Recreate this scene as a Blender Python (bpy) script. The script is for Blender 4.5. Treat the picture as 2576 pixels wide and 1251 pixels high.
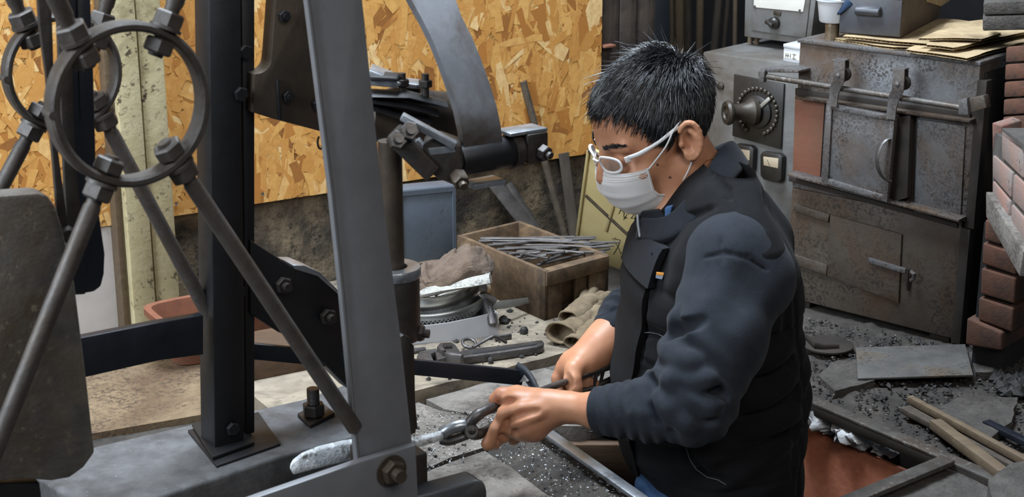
import bpy, bmesh, math, random
import numpy as np
from mathutils import Vector as V, Matrix, noise as mnoise

for _o in list(bpy.data.objects):
    bpy.data.objects.remove(_o, do_unlink=True)
scene = bpy.context.scene
COL = scene.collection
random.seed(7)
RNG = np.random.default_rng(7)

# ------------------------------------------------------------------ camera
FPX = 3900.0
PITCH = math.radians(17.0)
CAMH = 1.03
cp, sp = math.cos(PITCH), math.sin(PITCH)
CAM = V((0, 0, CAMH))
cam_data = bpy.data.cameras.new('camera')
cam_data.sensor_fit = 'HORIZONTAL'
cam_data.sensor_width = 36.0
cam_data.lens = 36.0 * FPX / 2576.0
cam_data.clip_start = 0.05
cam_data.dof.use_dof = True
cam_data.dof.focus_distance = 2.62
cam_data.dof.aperture_fstop = 9.5
cam = bpy.data.objects.new('camera', cam_data)
cam.location = CAM
cam.rotation_euler = (math.pi / 2 - PITCH, 0, 0)
COL.objects.link(cam)
scene.camera = cam

# ------------------------------------------------------------------ light
world = bpy.data.worlds.new('world')
scene.world = world
world.use_nodes = True
bg = world.node_tree.nodes['Background']
bg.inputs[0].default_value = (0.62, 0.80, 1.0, 1)
bg.inputs[1].default_value = 0.07

def area(name, loc, target, sx, sy, power, color):
    d = bpy.data.lights.new(name, 'AREA')
    d.shape = 'RECTANGLE'
    d.size, d.size_y = sx, sy
    d.energy = power
    d.color = color
    o = bpy.data.objects.new(name, d)
    o.location = loc
    o.rotation_euler = (V(target) - V(loc)).to_track_quat('-Z', 'Y').to_euler()
    COL.objects.link(o)
    return o

# tall workshop window on the left, a skylight overhead, an added fill lamp high behind the camera
area('window_daylight', (-2.2, 0.75, 1.75), (0.15, 2.6, 0.35), 1.5, 1.4, 115, (0.83, 0.92, 1.0))
area('skylight_daylight', (-0.25, 2.62, 2.7), (0.0, 2.5, 0.0), 1.3, 0.8, 165, (0.78, 0.89, 1.0))
area('camera_side_fill', (1.0, -0.7, 2.7), (0.3, 2.5, 0.1), 1.7, 1.2, 44, (1.0, 0.95, 0.88))

scene.view_settings.view_transform = 'Standard'
scene.view_settings.look = 'None'
scene.view_settings.exposure = 0.0
scene.view_settings.gamma = 1.0
scene.view_settings.use_curve_mapping = False

# ------------------------------------------------------------------ photo geometry helpers
def ray(px, py):
    a = (px - 1288.0) / FPX
    b = -(py - 625.5) / FPX
    return V((a, cp + b * sp, -sp + b * cp))
def P(px, py, d):
    return CAM + ray(px, py) * d
def PY(px, py, y):
    r = ray(px, py)
    return CAM + r * (y / r.y)
def onz(px, py, z=0.0):
    r = ray(px, py)
    return CAM + r * ((z - CAMH) / r.z)
def onpl(px, py, pt, n):
    r = ray(px, py)
    return CAM + r * ((V(pt) - CAM).dot(n) / r.dot(n))
def wdir(deg):
    t = math.radians(deg)
    return V((math.cos(t), math.sin(t), 0))
Z = V((0, 0, 1))

# ------------------------------------------------------------------ mesh builder
class MB:
    def __init__(s):
        s.v, s.f = [], []
    def add(s, vs, fs):
        o = len(s.v)
        s.v += [tuple(x) for x in vs]
        s.f += [tuple(i + o for i in f) for f in fs]
        return s
    def bm(s, b):
        b.verts.index_update()
        s.add([x.co.copy() for x in b.verts], [[x.index for x in f.verts] for f in b.faces])
        b.free()
        return s
    def box(s, c, size, ax=None, bev=0.0, seg=2):
        """box centred at c; ax = three axis vectors"""
        b = bmesh.new()
        bmesh.ops.create_cube(b, size=1.0)
        for x in b.verts:
            x.co = V((x.co.x * size[0], x.co.y * size[1], x.co.z * size[2]))
        if bev > 0:
            bmesh.ops.bevel(b, geom=list(b.edges), offset=bev, segments=seg, profile=0.5, affect='EDGES')
        c = V(c)
        if ax:
            X, Y_, Z_ = ax
            for x in b.verts:
                x.co = c + X * x.co.x + Y_ * x.co.y + Z_ * x.co.z
        else:
            for x in b.verts:
                x.co = c + x.co
        return s.bm(b)
    def prism(s, pts, ext, bev=0.0, seg=2):
        """polygon (world points) extruded by vector ext"""
        b = bmesh.new()
        ext = V(ext)
        n = len(pts)
        v0 = [b.verts.new(V(p)) for p in pts]
        v1 = [b.verts.new(V(p) + ext) for p in pts]
        b.faces.new(v0); b.faces.new(v1[::-1])
        for i in range(n):
            j = (i + 1) % n
            b.faces.new((v0[j], v0[i], v1[i], v1[j]))
        bmesh.ops.recalc_face_normals(b, faces=list(b.faces))
        if bev > 0:
            bmesh.ops.bevel(b, geom=list(b.edges), offset=bev, segments=seg, profile=0.5, affect='EDGES', clamp_overlap=True)
        return s.bm(b)
    def tube(s, path, r, n=10, caps=True, flat=None):
        path = [V(p) for p in path]
        m = len(path)
        rs = r if isinstance(r, (list, tuple)) else [r] * m
        rings = []
        t0 = (path[1] - path[0]).normalized()
        u = t0.orthogonal().normalized() if flat is None else (V(flat) - t0 * t0.dot(V(flat))).normalized()
        for i in range(m):
            if i == 0: t = (path[1] - path[0])
            elif i == m - 1: t = (path[-1] - path[-2])
            else: t = (path[i + 1] - path[i]).normalized() + (path[i] - path[i - 1]).normalized()
            t.normalize()
            u = (u - t * t.dot(u)).normalized()
            w = t.cross(u)
            rr = rs[i]
            ra, rb = rr if isinstance(rr, tuple) else (rr, rr)
            rings.append([path[i] + u * (ra * math.cos(2 * math.pi * k / n)) + w * (rb * math.sin(2 * math.pi * k / n)) for k in range(n)])
        vs = [p for q in rings for p in q]
        fs = []
        for i in range(m - 1):
            for k in range(n):
                k2 = (k + 1) % n
                fs.append((i * n + k, i * n + k2, (i + 1) * n + k2, (i + 1) * n + k))
        if caps:
            fs.append(tuple(range(n))[::-1])
            fs.append(tuple((m - 1) * n + k for k in range(n)))
        return s.add(vs, fs)
    def lathe(s, prof, c, axis, n=32, closed=False, arc=None):
        """prof = [(radius, height along axis)]"""
        axis = V(axis).normalized()
        u = axis.orthogonal().normalized()
        w = axis.cross(u)
        c = V(c)
        m = len(prof)
        vs = []
        for r, h in prof:
            for k in range(n):
                a = 2 * math.pi * k / n
                vs.append(c + axis * h + u * (r * math.cos(a)) + w * (r * math.sin(a)))
        fs = []
        for i in range(m if closed else m - 1):
            j = (i + 1) % m
            for k in range(n):
                k2 = (k + 1) % n
                fs.append((i * n + k, i * n + k2, j * n + k2, j * n + k))
        if not closed:
            if prof[0][0] > 1e-6: fs.append(tuple(range(n))[::-1])
            if prof[-1][0] > 1e-6: fs.append(tuple((m - 1) * n + k for k in range(n)))
        return s.add(vs, fs)
    def hexnut(s, c, axis, r, h, hole=0.0):
        axis = V(axis).normalized()
        return s.lathe([(r * 0.86, -h / 2), (r, -h / 2 + h * 0.12), (r, h / 2 - h * 0.12), (r * 0.86, h / 2)], c, axis, n=6)
    def quadgrid(s, pts):
        """pts[i][j] grid of points"""
        m, n = len(pts), len(pts[0])
        return s.add([p for q in pts for p in q], [(i * n + j, i * n + j + 1, (i + 1) * n + j + 1, (i + 1) * n + j) for i in range(m - 1) for j in range(n - 1)])
    def sweep(s, secs, caps=True):
        """closed cross-sections (same count) lofted"""
        n = len(secs[0]); m = len(secs)
        fs = []
        for i in range(m - 1):
            for k in range(n):
                k2 = (k + 1) % n
                fs.append((i * n + k, i * n + k2, (i + 1) * n + k2, (i + 1) * n + k))
        if caps:
            fs.append(tuple(range(n))[::-1]); fs.append(tuple((m - 1) * n + k for k in range(n)))
        return s.add([p for q in secs for p in q], fs)

ORG = {}
def obj(name, mb, mat, parent=None, smooth=35, origin=None, label=None):
    """link the builder's world-space shape as one mesh object"""
    me = bpy.data.meshes.new(name)
    if isinstance(mb, MB):
        vs = np.array(mb.v, dtype=float)
        fs = mb.f
    else:
        vs, fs = mb
        vs = np.asarray(vs, dtype=float)
    if origin is None:
        lo, hi = vs.min(0), vs.max(0)
        origin = V(((lo[0] + hi[0]) / 2, (lo[1] + hi[1]) / 2, lo[2]))
    origin = V(origin)
    vv = vs - np.array(origin)
    me.from_pydata(vv.tolist(), [], fs if isinstance(fs, list) else fs.tolist())
    b = bmesh.new(); b.from_mesh(me)
    bmesh.ops.recalc_face_normals(b, faces=list(b.faces)); b.to_mesh(me); b.free()
    me.update()
    if smooth:
        me.shade_smooth()
        if smooth < 180:
            me.set_sharp_from_angle(angle=math.radians(smooth))
    if mat: me.materials.append(mat)
    o = bpy.data.objects.new(name, me)
    COL.objects.link(o)
    ORG[o] = origin
    if parent is not None:
        o.parent = parent
        o.location = origin - ORG[parent]
    else:
        o.location = origin
    if label: o['label'] = label
    return o
def tag(o, label, cat, group=None, kind=None):
    if label: o['label'] = label
    if cat: o['category'] = cat
    if group: o['group'] = group
    if kind: o['kind'] = kind
    return o
def thing(name, label, cat, loc, group=None):
    o = bpy.data.objects.new(name, None)
    o.empty_display_size = 0.05
    COL.objects.link(o)
    o.location = V(loc)
    ORG[o] = V(loc)
    return tag(o, label, cat, group)
def struct(name, mb, mat, label=None, smooth=35):
    o = obj(name, mb, mat, smooth=smooth)
    o['kind'] = 'structure'
    if label: o['label'] = label
    return o

# ------------------------------------------------------------------ materials
def rgb(r, g, b):
    f = lambda c: ((c / 255.0) / 12.92) if c / 255.0 <= 0.04045 else (((c / 255.0) + 0.055) / 1.055) ** 2.4
    return (f(r), f(g), f(b), 1.0)
class NT:
    def __init__(s, name):
        s.m = bpy.data.materials.new(name)
        s.m.use_nodes = True
        s.t = s.m.node_tree
        s.bsdf = s.t.nodes['Principled BSDF']
        s.tc = s.t.nodes.new('ShaderNodeTexCoord')
        s.co = s.tc.outputs['Object']
    def n(s, typ, **kw):
        x = s.t.nodes.new(typ)
        for k, v in kw.items(): setattr(x, k, v)
        return x
    def l(s, a, b): s.t.links.new(a, b)
    def scale(s, sc, src=None, rot=(0, 0, 0)):
        mp = s.n('ShaderNodeMapping')
        mp.inputs['Scale'].default_value = sc if isinstance(sc, (tuple, list)) else (sc,) * 3
        mp.inputs['Rotation'].default_value = rot
        s.l(src or s.co, mp.inputs[0])
        return mp.outputs[0]
    def noise(s, sc, detail=6, rough=0.6, dist=0.0, src=None):
        x = s.n('ShaderNodeTexNoise')
        x.inputs['Detail'].default_value = detail
        x.inputs['Roughness'].default_value = rough
        x.inputs['Distortion'].default_value = dist
        if isinstance(sc, (tuple, list)):
            x.inputs['Scale'].default_value = 1.0
            s.l(s.scale(sc, src), x.inputs['Vector'])
        else:
            x.inputs['Scale'].default_value = sc
            s.l(src or s.co, x.inputs['Vector'])
        return x.outputs['Fac']
    def ramp(s, fac, stops, interp='LINEAR'):
        r = s.n('ShaderNodeValToRGB')
        r.color_ramp.interpolation = interp
        e = r.color_ramp.elements
        while len(e) < len(stops): e.new(0.5)
        for x, (p, c) in zip(e, stops):
            x.position = p
            x.color = c if len(c) == 4 else (*c, 1)
        s.l(fac, r.inputs[0])
        return r.outputs[0]
    def mix(s, fac, a, b, mode='MIX'):
        m = s.n('ShaderNodeMix', data_type='RGBA', blend_type=mode)
        for sock, val in ((m.inputs[0], fac), (m.inputs[6], a), (m.inputs[7], b)):
            if hasattr(val, 'links') or isinstance(val, bpy.types.NodeSocket): s.l(val, sock)
            else: sock.default_value = val
        return m.outputs[2]
    def bump(s, h, strength=0.3, dist=0.002, prev=None):
        b = s.n('ShaderNodeBump')
        b.inputs['Strength'].default_value = strength
        b.inputs['Distance'].default_value = dist
        s.l(h, b.inputs['Height'])
        if prev: s.l(prev, b.inputs['Normal'])
        s.l(b.outputs[0], s.bsdf.inputs['Normal'])
        return b.outputs[0]
    def set(s, **kw):
        for k, v in kw.items():
            k = {'color': 'Base Color', 'rough': 'Roughness', 'metal': 'Metallic', 'spec': 'Specular IOR Level'}.get(k, k)
            if isinstance(v, bpy.types.NodeSocket): s.l(v, s.bsdf.inputs[k])
            else: s.bsdf.inputs[k].default_value = v
        return s
g1 = lambda x: (x, x, x, 1)

def surf(name, c1, c2, sc=20, rough=0.6, metal=0.0, bump=0.3, bdist=0.002, bsc=None, spots=None, spot_sc=60, spot_lo=0.58, spot_hi=0.66,
         big=None, big_sc=4, big_lo=0.45, big_hi=0.65, rvar=0.12, detail=8):
    """two-tone noisy surface with optional speckles and large stains"""
    t = NT(name)
    n1 = t.noise(sc, detail, 0.62)
    col = t.mix(t.ramp(n1, [(0.3, g1(0)), (0.7, g1(1))]), c1, c2)
    if big:
        col = t.mix(t.ramp(t.noise(big_sc, 6, 0.65, 0.4), [(big_lo, g1(0)), (big_hi, g1(1))]), col, big)
    if spots:
        sf = t.ramp(t.noise(spot_sc, 5, 0.7), [(spot_lo, g1(0)), (spot_hi, g1(1))])
        cl = t.ramp(t.noise(spot_sc * 0.06 + 2, 4, 0.6, 0.6), [(0.40, g1(0.05)), (0.62, g1(1))])
        mm = t.n('ShaderNodeMath', operation='MULTIPLY')
        t.l(sf, mm.inputs[0]); t.l(cl, mm.inputs[1])
        col = t.mix(mm.outputs[0], col, spots)
    t.set(color=col, metal=metal)
    r = t.n('ShaderNodeMapRange')
    r.inputs[3].default_value = max(0.02, rough - rvar); r.inputs[4].default_value = min(1, rough + rvar)
    t.l(t.noise(sc * 1.7, 5, 0.6), r.inputs[0])
    t.set(rough=r.outputs[0])
    if bump: t.bump(t.noise(bsc or sc * 3, 6, 0.65), bump, bdist)
    return t.m

def wood(name, c1, c2, axis=0, sc=6, stretch=14, rough=0.7, bump=0.35, dirt=None, knots=False):
    t = NT(name)
    s3 = [sc * stretch] * 3
    s3[axis] = sc
    g = t.noise(tuple(s3), 8, 0.65, 0.3)
    col = t.mix(t.ramp(g, [(0.32, g1(0)), (0.68, g1(1))]), c1, c2)
    if dirt:
        col = t.mix(t.ramp(t.noise(9, 7, 0.7, 0.5), [(0.42, g1(0)), (0.62, g1(1))]), col, dirt)
    t.set(color=col, rough=rough)
    t.bump(g, bump, 0.0025)
    return t.m
# ------------------------------------------------------------------ material set
M = {}
M['osb_base'] = surf('osb_board', rgb(196, 146, 84), rgb(222, 176, 110), 40, 0.72, bump=0.2)
def osb_strands():
    t = NT('osb_strands')
    a = t.n('ShaderNodeAttribute', attribute_name='tone')
    col = t.ramp(a.outputs['Fac'], [(0.0, rgb(132, 84, 40)), (0.16, rgb(176, 116, 52)), (0.45, rgb(206, 150, 78)), (0.75, rgb(222, 172, 98)), (1.0, rgb(240, 208, 150))])
    g = t.noise((60, 60, 60), 7, 0.7, 0.6)
    col = t.mix(t.ramp(g, [(0.35, g1(0.0)), (0.7, g1(0.55))]), col, rgb(176, 116, 54))
    col = t.mix(t.ramp(t.noise(120, 3, 0.6), [(0.68, g1(0)), (0.74, g1(1))]), col, rgb(96, 58, 28))
    t.set(color=col, rough=0.62)
    t.bump(t.noise(220, 5, 0.7), 0.25, 0.001)
    return t.m
M['osb'] = osb_strands()
M['concrete_wall'] = surf('grimy_concrete', rgb(78, 69, 58), rgb(138, 122, 98), 13, 0.88, bump=1.0, bdist=0.006, bsc=40, big=rgb(48, 43, 39), big_sc=7, big_lo=0.42, big_hi=0.62, spots=rgb(36, 32, 29), spot_sc=90, spot_lo=0.52, spot_hi=0.62)
M['white_wall'] = surf('dingy_white_wall', rgb(178, 172, 168), rgb(196, 190, 184), 14, 0.85, bump=0.15, spots=rgb(120, 110, 104), spot_sc=120, spot_lo=0.7, spot_hi=0.75)
M['cream_paint'] = surf('peeling_cream_paint', rgb(206, 196, 160), rgb(184, 172, 132), 14, 0.62, bump=0.45, bsc=80, spots=rgb(64, 53, 42), spot_sc=75, spot_lo=0.56, spot_hi=0.62, big=rgb(120, 104, 76), big_sc=6, big_lo=0.52, big_hi=0.70)
M['dark_boards'] = wood('sooty_wall_boards', rgb(58, 50, 46), rgb(96, 84, 74), 2, 5, 14, 0.8, 0.4, rgb(40, 36, 36))
M['soot'] = surf('soot_black', rgb(20, 20, 23), rgb(34, 32, 34), 8, 0.9, bump=0.3)
M['soil'] = surf('sooty_ground', rgb(42, 38, 35), rgb(76, 70, 64), 22, 0.92, bump=1.0, bdist=0.006, bsc=70, big=rgb(38, 34, 32), big_sc=8, spots=rgb(134, 128, 122), spot_sc=220, spot_lo=0.66, spot_hi=0.71)
M['stone'] = surf('worn_stone_slab', rgb(104, 99, 94), rgb(138, 131, 123), 20, 0.88, bump=0.8, bdist=0.004, bsc=120, big=rgb(78, 71, 65), big_sc=9, big_lo=0.42, big_hi=0.64, spots=rgb(52, 48, 46), spot_sc=150, spot_lo=0.50, spot_hi=0.60)
M['ledge'] = surf('dusty_concrete_ledge', rgb(118, 107, 92), rgb(156, 144, 126), 18, 0.9, bump=0.8, bsc=90, big=rgb(76, 68, 60), big_sc=9, big_lo=0.48, big_hi=0.68, spots=rgb(44, 40, 38), spot_sc=120, spot_lo=0.63, spot_hi=0.69)
M['floor_brown'] = surf('worn_brown_floor', rgb(104, 87, 66), rgb(142, 122, 94), 22, 0.85, bump=0.6, bsc=90, big=rgb(92, 71, 50), big_sc=5, big_lo=0.42, big_hi=0.66, spots=rgb(66, 51, 38), spot_sc=130, spot_lo=0.48, spot_hi=0.58)
M['pit_wall'] = surf('pit_wall', rgb(38, 34, 31), rgb(60, 52, 46), 10, 0.92, bump=0.6)
M['black_steel'] = surf('black_painted_steel', rgb(15, 15, 18), rgb(24, 24, 27), 25, 0.5, 0.0, bump=0.12, bsc=160, spots=rgb(46, 43, 41), spot_sc=140, spot_lo=0.68, spot_hi=0.74)
M['navy_steel'] = surf('dark_blue_black_steel', rgb(17, 20, 28), rgb(30, 33, 42), 25, 0.42, 0.1, bump=0.15, bsc=160)
M['grey_steel'] = surf('grey_painted_steel', rgb(106, 107, 111), rgb(122, 123, 127), 14, 0.5, 0.05, bump=0.08, bsc=220, big=rgb(82, 77, 74), big_sc=5, big_lo=0.6, big_hi=0.78, spots=rgb(74, 70, 68), spot_sc=160, spot_lo=0.68, spot_hi=0.73)
M['iron'] = surf('oiled_dark_iron', rgb(44, 41, 40), rgb(66, 61, 58), 40, 0.46, 0.35, bump=0.3, bsc=140, big=rgb(58, 47, 38), big_sc=12, spots=rgb(96, 92, 90), spot_sc=180, spot_lo=0.70, spot_hi=0.75)
M['rod_iron'] = surf('worn_rod_iron', rgb(58, 54, 52), rgb(80, 74, 70), 40, 0.5, 0.2, bump=0.3, bsc=160, big=rgb(64, 54, 45), big_sc=14, spots=rgb(104, 98, 92), spot_sc=150, spot_lo=0.70, spot_hi=0.76)
M['brown_iron'] = surf('brown_stained_cast_iron', rgb(58, 50, 43), rgb(84, 71, 58), 14, 0.5, 0.35, bump=0.2, bsc=90, big=rgb(40, 36, 34), big_sc=6)
M['bright_steel'] = surf('bright_worn_steel', rgb(140, 144, 150), rgb(176, 180, 186), 30, 0.32, 0.75, bump=0.15, bsc=120, big=rgb(86, 86, 90), big_sc=16, big_lo=0.55, big_hi=0.7)
M['spring_steel'] = surf('spring_steel', rgb(92, 93, 97), rgb(112, 113, 117), 16, 0.42, 0.3, bump=0.08, bsc=160, big=rgb(72, 64, 58), big_sc=8)
M['slab'] = surf('weathered_dark_slab', rgb(66, 64, 64), rgb(104, 99, 92), 24, 0.78, bump=0.7, bsc=100, big=rgb(80, 66, 52), big_sc=6, big_lo=0.42, big_hi=0.62, spots=rgb(136, 124, 108), spot_sc=70, spot_lo=0.58, spot_hi=0.66)
M['timber'] = surf('oil_soaked_timber', rgb(64, 64, 66), rgb(98, 98, 100), 26, 0.62, 0.0, bump=0.6, bsc=110, big=rgb(50, 48, 47), big_sc=7, big_lo=0.5, big_hi=0.68, spots=rgb(150, 152, 156), spot_sc=170, spot_lo=0.66, spot_hi=0.70)
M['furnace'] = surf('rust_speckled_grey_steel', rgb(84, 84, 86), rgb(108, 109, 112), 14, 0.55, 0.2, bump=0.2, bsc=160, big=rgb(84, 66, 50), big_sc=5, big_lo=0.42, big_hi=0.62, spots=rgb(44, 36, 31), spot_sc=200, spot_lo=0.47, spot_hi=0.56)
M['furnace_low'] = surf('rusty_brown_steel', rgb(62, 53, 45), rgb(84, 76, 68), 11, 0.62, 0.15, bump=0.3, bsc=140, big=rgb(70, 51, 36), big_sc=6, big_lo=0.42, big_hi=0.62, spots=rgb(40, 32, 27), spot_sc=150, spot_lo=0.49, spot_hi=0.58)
M['furnace_dark'] = surf('dark_rust_and_shade', rgb(34, 30, 28), rgb(54, 46, 40), 12, 0.75, 0.2, bump=0.3)  # dark rust; also puts the shadow into the furnace's right side
M['rust_red'] = surf('orange_rust_sheet', rgb(112, 70, 54), rgb(132, 84, 64), 14, 0.75, bump=0.25, bsc=90, big=rgb(110, 84, 66), big_sc=6)
M['cabinet'] = surf('aged_grey_cabinet', rgb(92, 91, 90), rgb(110, 109, 107), 14, 0.58, 0.05, bump=0.15, bsc=160, big=rgb(76, 68, 60), big_sc=5, spots=rgb(56, 52, 48), spot_sc=150, spot_lo=0.64, spot_hi=0.71)
M['bakelite'] = surf('black_bakelite', rgb(28, 26, 25), rgb(44, 40, 37), 20, 0.4, bump=0.1)
M['bronze'] = surf('dull_bronze', rgb(46, 40, 34), rgb(68, 60, 50), 24, 0.48, 0.3, bump=0.2)
M['meter_face'] = surf('meter_face', rgb(164, 148, 126), rgb(182, 166, 142), 20, 0.5, bump=0)
M['panel_white'] = surf('white_plate', rgb(206, 204, 196), rgb(220, 218, 210), 20, 0.5, bump=0.03, spots=rgb(60, 56, 54), spot_sc=300, spot_lo=0.72, spot_hi=0.74)
M['cardboard'] = surf('worn_cardboard', rgb(158, 136, 104), rgb(186, 164, 128), 14, 0.85, bump=0.3, bsc=70, big=rgb(124, 104, 78), big_sc=7)
M['drawer'] = surf('dark_grey_drawer', rgb(62, 64, 70), rgb(80, 82, 88), 14, 0.5, 0.2, bump=0.08, bsc=120, big=rgb(62, 54, 48), big_sc=5)
M['drawer_side'] = surf('brown_drawer_side', rgb(76, 64, 54), rgb(96, 84, 72), 16, 0.65, bump=0.15)
def brick_mat(name, c1, c2, c3):
    t = NT(name)
    oi = t.n('ShaderNodeObjectInfo')
    col = t.mix(oi.outputs['Random'], c1, c2)
    col = t.mix(t.ramp(t.noise(14, 7, 0.65), [(0.36, g1(0)), (0.62, g1(0.95))]), col, c3)
    col = t.mix(t.ramp(t.noise(60, 4, 0.6), [(0.62, g1(0)), (0.7, g1(1))]), col, rgb(60, 46, 40))
    t.set(color=col, rough=0.9)
    t.bump(t.noise(90, 6, 0.7), 0.5, 0.003)
    return t.m
M['brick_pink'] = brick_mat('pink_firebrick', rgb(150, 104, 90), rgb(138, 112, 102), rgb(122, 115, 110))
M['brick_red'] = brick_mat('sooty_red_brick', rgb(102, 65, 49), rgb(88, 58, 44), rgb(54, 43, 37))
M['mortar'] = surf('dark_mortar', rgb(58, 54, 52), rgb(80, 75, 71), 30, 0.92, bump=0.6)
M['slate'] = surf('slate_plate', rgb(70, 68, 66), rgb(94, 92, 89), 18, 0.62, 0.1, bump=0.35, bsc=160, big=rgb(96, 78, 60), big_sc=8, big_lo=0.52, big_hi=0.68, spots=rgb(58, 54, 50), spot_sc=140, spot_lo=0.5, spot_hi=0.6)
M['lath'] = wood('brown_wood_lath', rgb(82, 69, 53), rgb(108, 93, 72), 0, 6, 12, 0.75, 0.4, rgb(92, 76, 60))
M['crate_wood'] = wood('dark_crate_wood', rgb(84, 66, 48), rgb(122, 98, 72), 0, 5, 10, 0.75, 0.5, rgb(60, 48, 38))
M['pale_wood'] = wood('grey_brown_stick', rgb(52, 46, 40), rgb(76, 67, 57), 2, 6, 10, 0.85, 0.4)
M['red_board'] = wood('red_brown_board', rgb(176, 108, 84), rgb(200, 130, 102), 0, 7, 12, 0.72, 0.3)
M['ash'] = surf('white_ash', rgb(186, 188, 192), rgb(216, 218, 222), 30, 0.9, bump=0.8, bdist=0.006, bsc=70, spots=rgb(110, 108, 108), spot_sc=60, spot_lo=0.6, spot_hi=0.68)
M['coal'] = surf('coal', rgb(26, 25, 25), rgb(48, 45, 43), 30, 0.75, bump=0.6, bsc=80)
M['flake'] = surf('mill_scale_flakes', rgb(150, 155, 162), rgb(196, 200, 206), 60, 0.4, 0.4, bump=0)
M['blue_sheet'] = surf('blue_grey_painted_sheet', rgb(76, 84, 94), rgb(88, 96, 107), 12, 0.48, 0.05, bump=0.06, spots=rgb(60, 62, 66), spot_sc=120, spot_lo=0.55, spot_hi=0.65)
M['stainless'] = surf('stainless_steel', rgb(166, 164, 160), rgb(190, 188, 182), 8, 0.24, 0.95, bump=0.05)
M['aluminium'] = surf('dull_aluminium', rgb(148, 146, 140), rgb(172, 170, 162), 18, 0.42, 0.8, bump=0.1)
M['paper'] = surf('newsprint', rgb(148, 146, 140), rgb(170, 168, 161), 20, 0.85, bump=0.2, spots=rgb(84, 84, 84), spot_sc=260, spot_lo=0.48, spot_hi=0.56)
M['white_card'] = surf('white_card_box', rgb(158, 158, 161), rgb(176, 176, 179), 10, 0.75, bump=0.03)
def cloth(name, c1, c2, sc=30, fine=500, rough=0.95, bump=0.5, bd=0.001, sheen=0.0, big_sc=6):
    t = NT(name)
    col = t.mix(t.ramp(t.noise(sc, 6, 0.7), [(0.3, g1(0)), (0.7, g1(1))]), c1, c2)
    t.set(color=col, rough=rough, spec=0.2)
    t.bsdf.inputs['Sheen Weight'].default_value = sheen
    t.bsdf.inputs['Sheen Roughness'].default_value = 0.45
    n = t.bump(t.noise(fine, 4, 0.7), bump, bd)
    t.bump(t.noise(40, 4, 0.6), 0.2, 0.002, n)
    return t.m
M['towel'] = cloth('brown_towel', rgb(84, 70, 60), rgb(122, 104, 90), 30, 260, bump=1.0, bd=0.004, sheen=0.1)
M['glove'] = cloth('stained_cotton_glove', rgb(92, 78, 62), rgb(146, 130, 106), 14, 380, bump=0.9, bd=0.002)
M['cream_sheet'] = surf('cream_painted_sheet', rgb(186, 168, 116), rgb(204, 186, 136), 10, 0.5, bump=0.06, spots=rgb(96, 84, 60), spot_sc=110, spot_lo=0.69, spot_hi=0.72, big=rgb(164, 148, 104), big_sc=5, big_lo=0.55, big_hi=0.75)
M['ink'] = surf('black_brush_ink', rgb(22, 20, 20), rgb(34, 31, 30), 20, 0.6, bump=0)
M['rust_rod'] = surf('rusty_rod', rgb(60, 52, 44), rgb(88, 77, 64), 60, 0.75, 0.1, bump=0.5)
M['stock'] = surf('forged_steel_stock', rgb(66, 63, 63), rgb(104, 101, 100), 30, 0.42, 0.65, bump=0.25)
M['terracotta'] = surf('terracotta', rgb(112, 66, 46), rgb(132, 82, 58), 18, 0.8, bump=0.25, big=rgb(86, 58, 44), big_sc=8)
M['brown_box'] = wood('brown_wood_box', rgb(62, 46, 33), rgb(90, 67, 47), 0, 6, 8, 0.75, 0.4)
M['plastic_clear'] = surf('milky_plastic', rgb(178, 180, 184), rgb(200, 202, 206), 10, 0.35, bump=0.02)
M['blue_cloth'] = cloth('dark_blue_cloth', rgb(36, 50, 72), rgb(50, 66, 90), 20)
M['tin'] = surf('rusty_tin', rgb(112, 100, 84), rgb(140, 126, 106), 20, 0.45, 0.5, bump=0.2, big=rgb(92, 74, 56), big_sc=20)
# the worker
def skin_mat():
    t = NT('skin')
    c = t.mix(t.ramp(t.noise(22, 5, 0.6), [(0.35, g1(0)), (0.7, g1(1))]), rgb(192, 140, 108), rgb(176, 120, 92))
    t.set(color=c, rough=0.46, spec=0.4)
    t.bsdf.inputs['Subsurface Weight'].default_value = 0.06
    t.bsdf.inputs['Subsurface Radius'].default_value = (0.01, 0.004, 0.002)
    t.bsdf.inputs['Subsurface Scale'].default_value = 0.3
    t.bump(t.noise(420, 4, 0.6), 0.15, 0.0006)
    return t.m
M['skin'] = skin_mat()
M['vest'] = cloth('black_quilted_cotton', rgb(13, 13, 15), rgb(20, 20, 23), 24, 700, bump=0.4, sheen=0.02)
M['sweat'] = cloth('dark_slate_fleece', rgb(31, 34, 40), rgb(41, 45, 52), 26, 520, bump=0.6, sheen=0.05)
M['corduroy'] = cloth('dark_navy_collar', rgb(15, 17, 22), rgb(24, 27, 34), 30, 500, bump=0.5, sheen=0.06)
M['denim'] = cloth('blue_denim', rgb(44, 66, 98), rgb(66, 92, 128), 30, 800, bump=0.5)
def hair_mat():
    t = NT('black_hair')
    a = t.n('ShaderNodeAttribute', attribute_name='tone')
    t.set(color=t.ramp(a.outputs['Fac'], [(0, rgb(16, 16, 19)), (0.7, rgb(34, 34, 38)), (1.0, rgb(96, 98, 104))]), rough=0.30, spec=1.0)
    return t.m
M['hair'] = hair_mat()
M['scalp'] = surf('scalp_hair', rgb(16, 16, 18), rgb(26, 26, 29), 60, 0.7, bump=0.8, bsc=200)
def mask_mat():
    t = NT('white_mask_fabric')
    t.set(color=rgb(226, 223, 222), rough=0.85)
    t.bsdf.inputs['Subsurface Weight'].default_value = 0.12
    t.bsdf.inputs['Subsurface Scale'].default_value = 0.2
    t.bump(t.noise(900, 3, 0.6), 0.2, 0.0006)
    return t.m
M['mask'] = mask_mat()
M['white_plastic'] = surf('white_plastic', rgb(228, 228, 230), rgb(236, 236, 238), 10, 0.3, bump=0)
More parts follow.
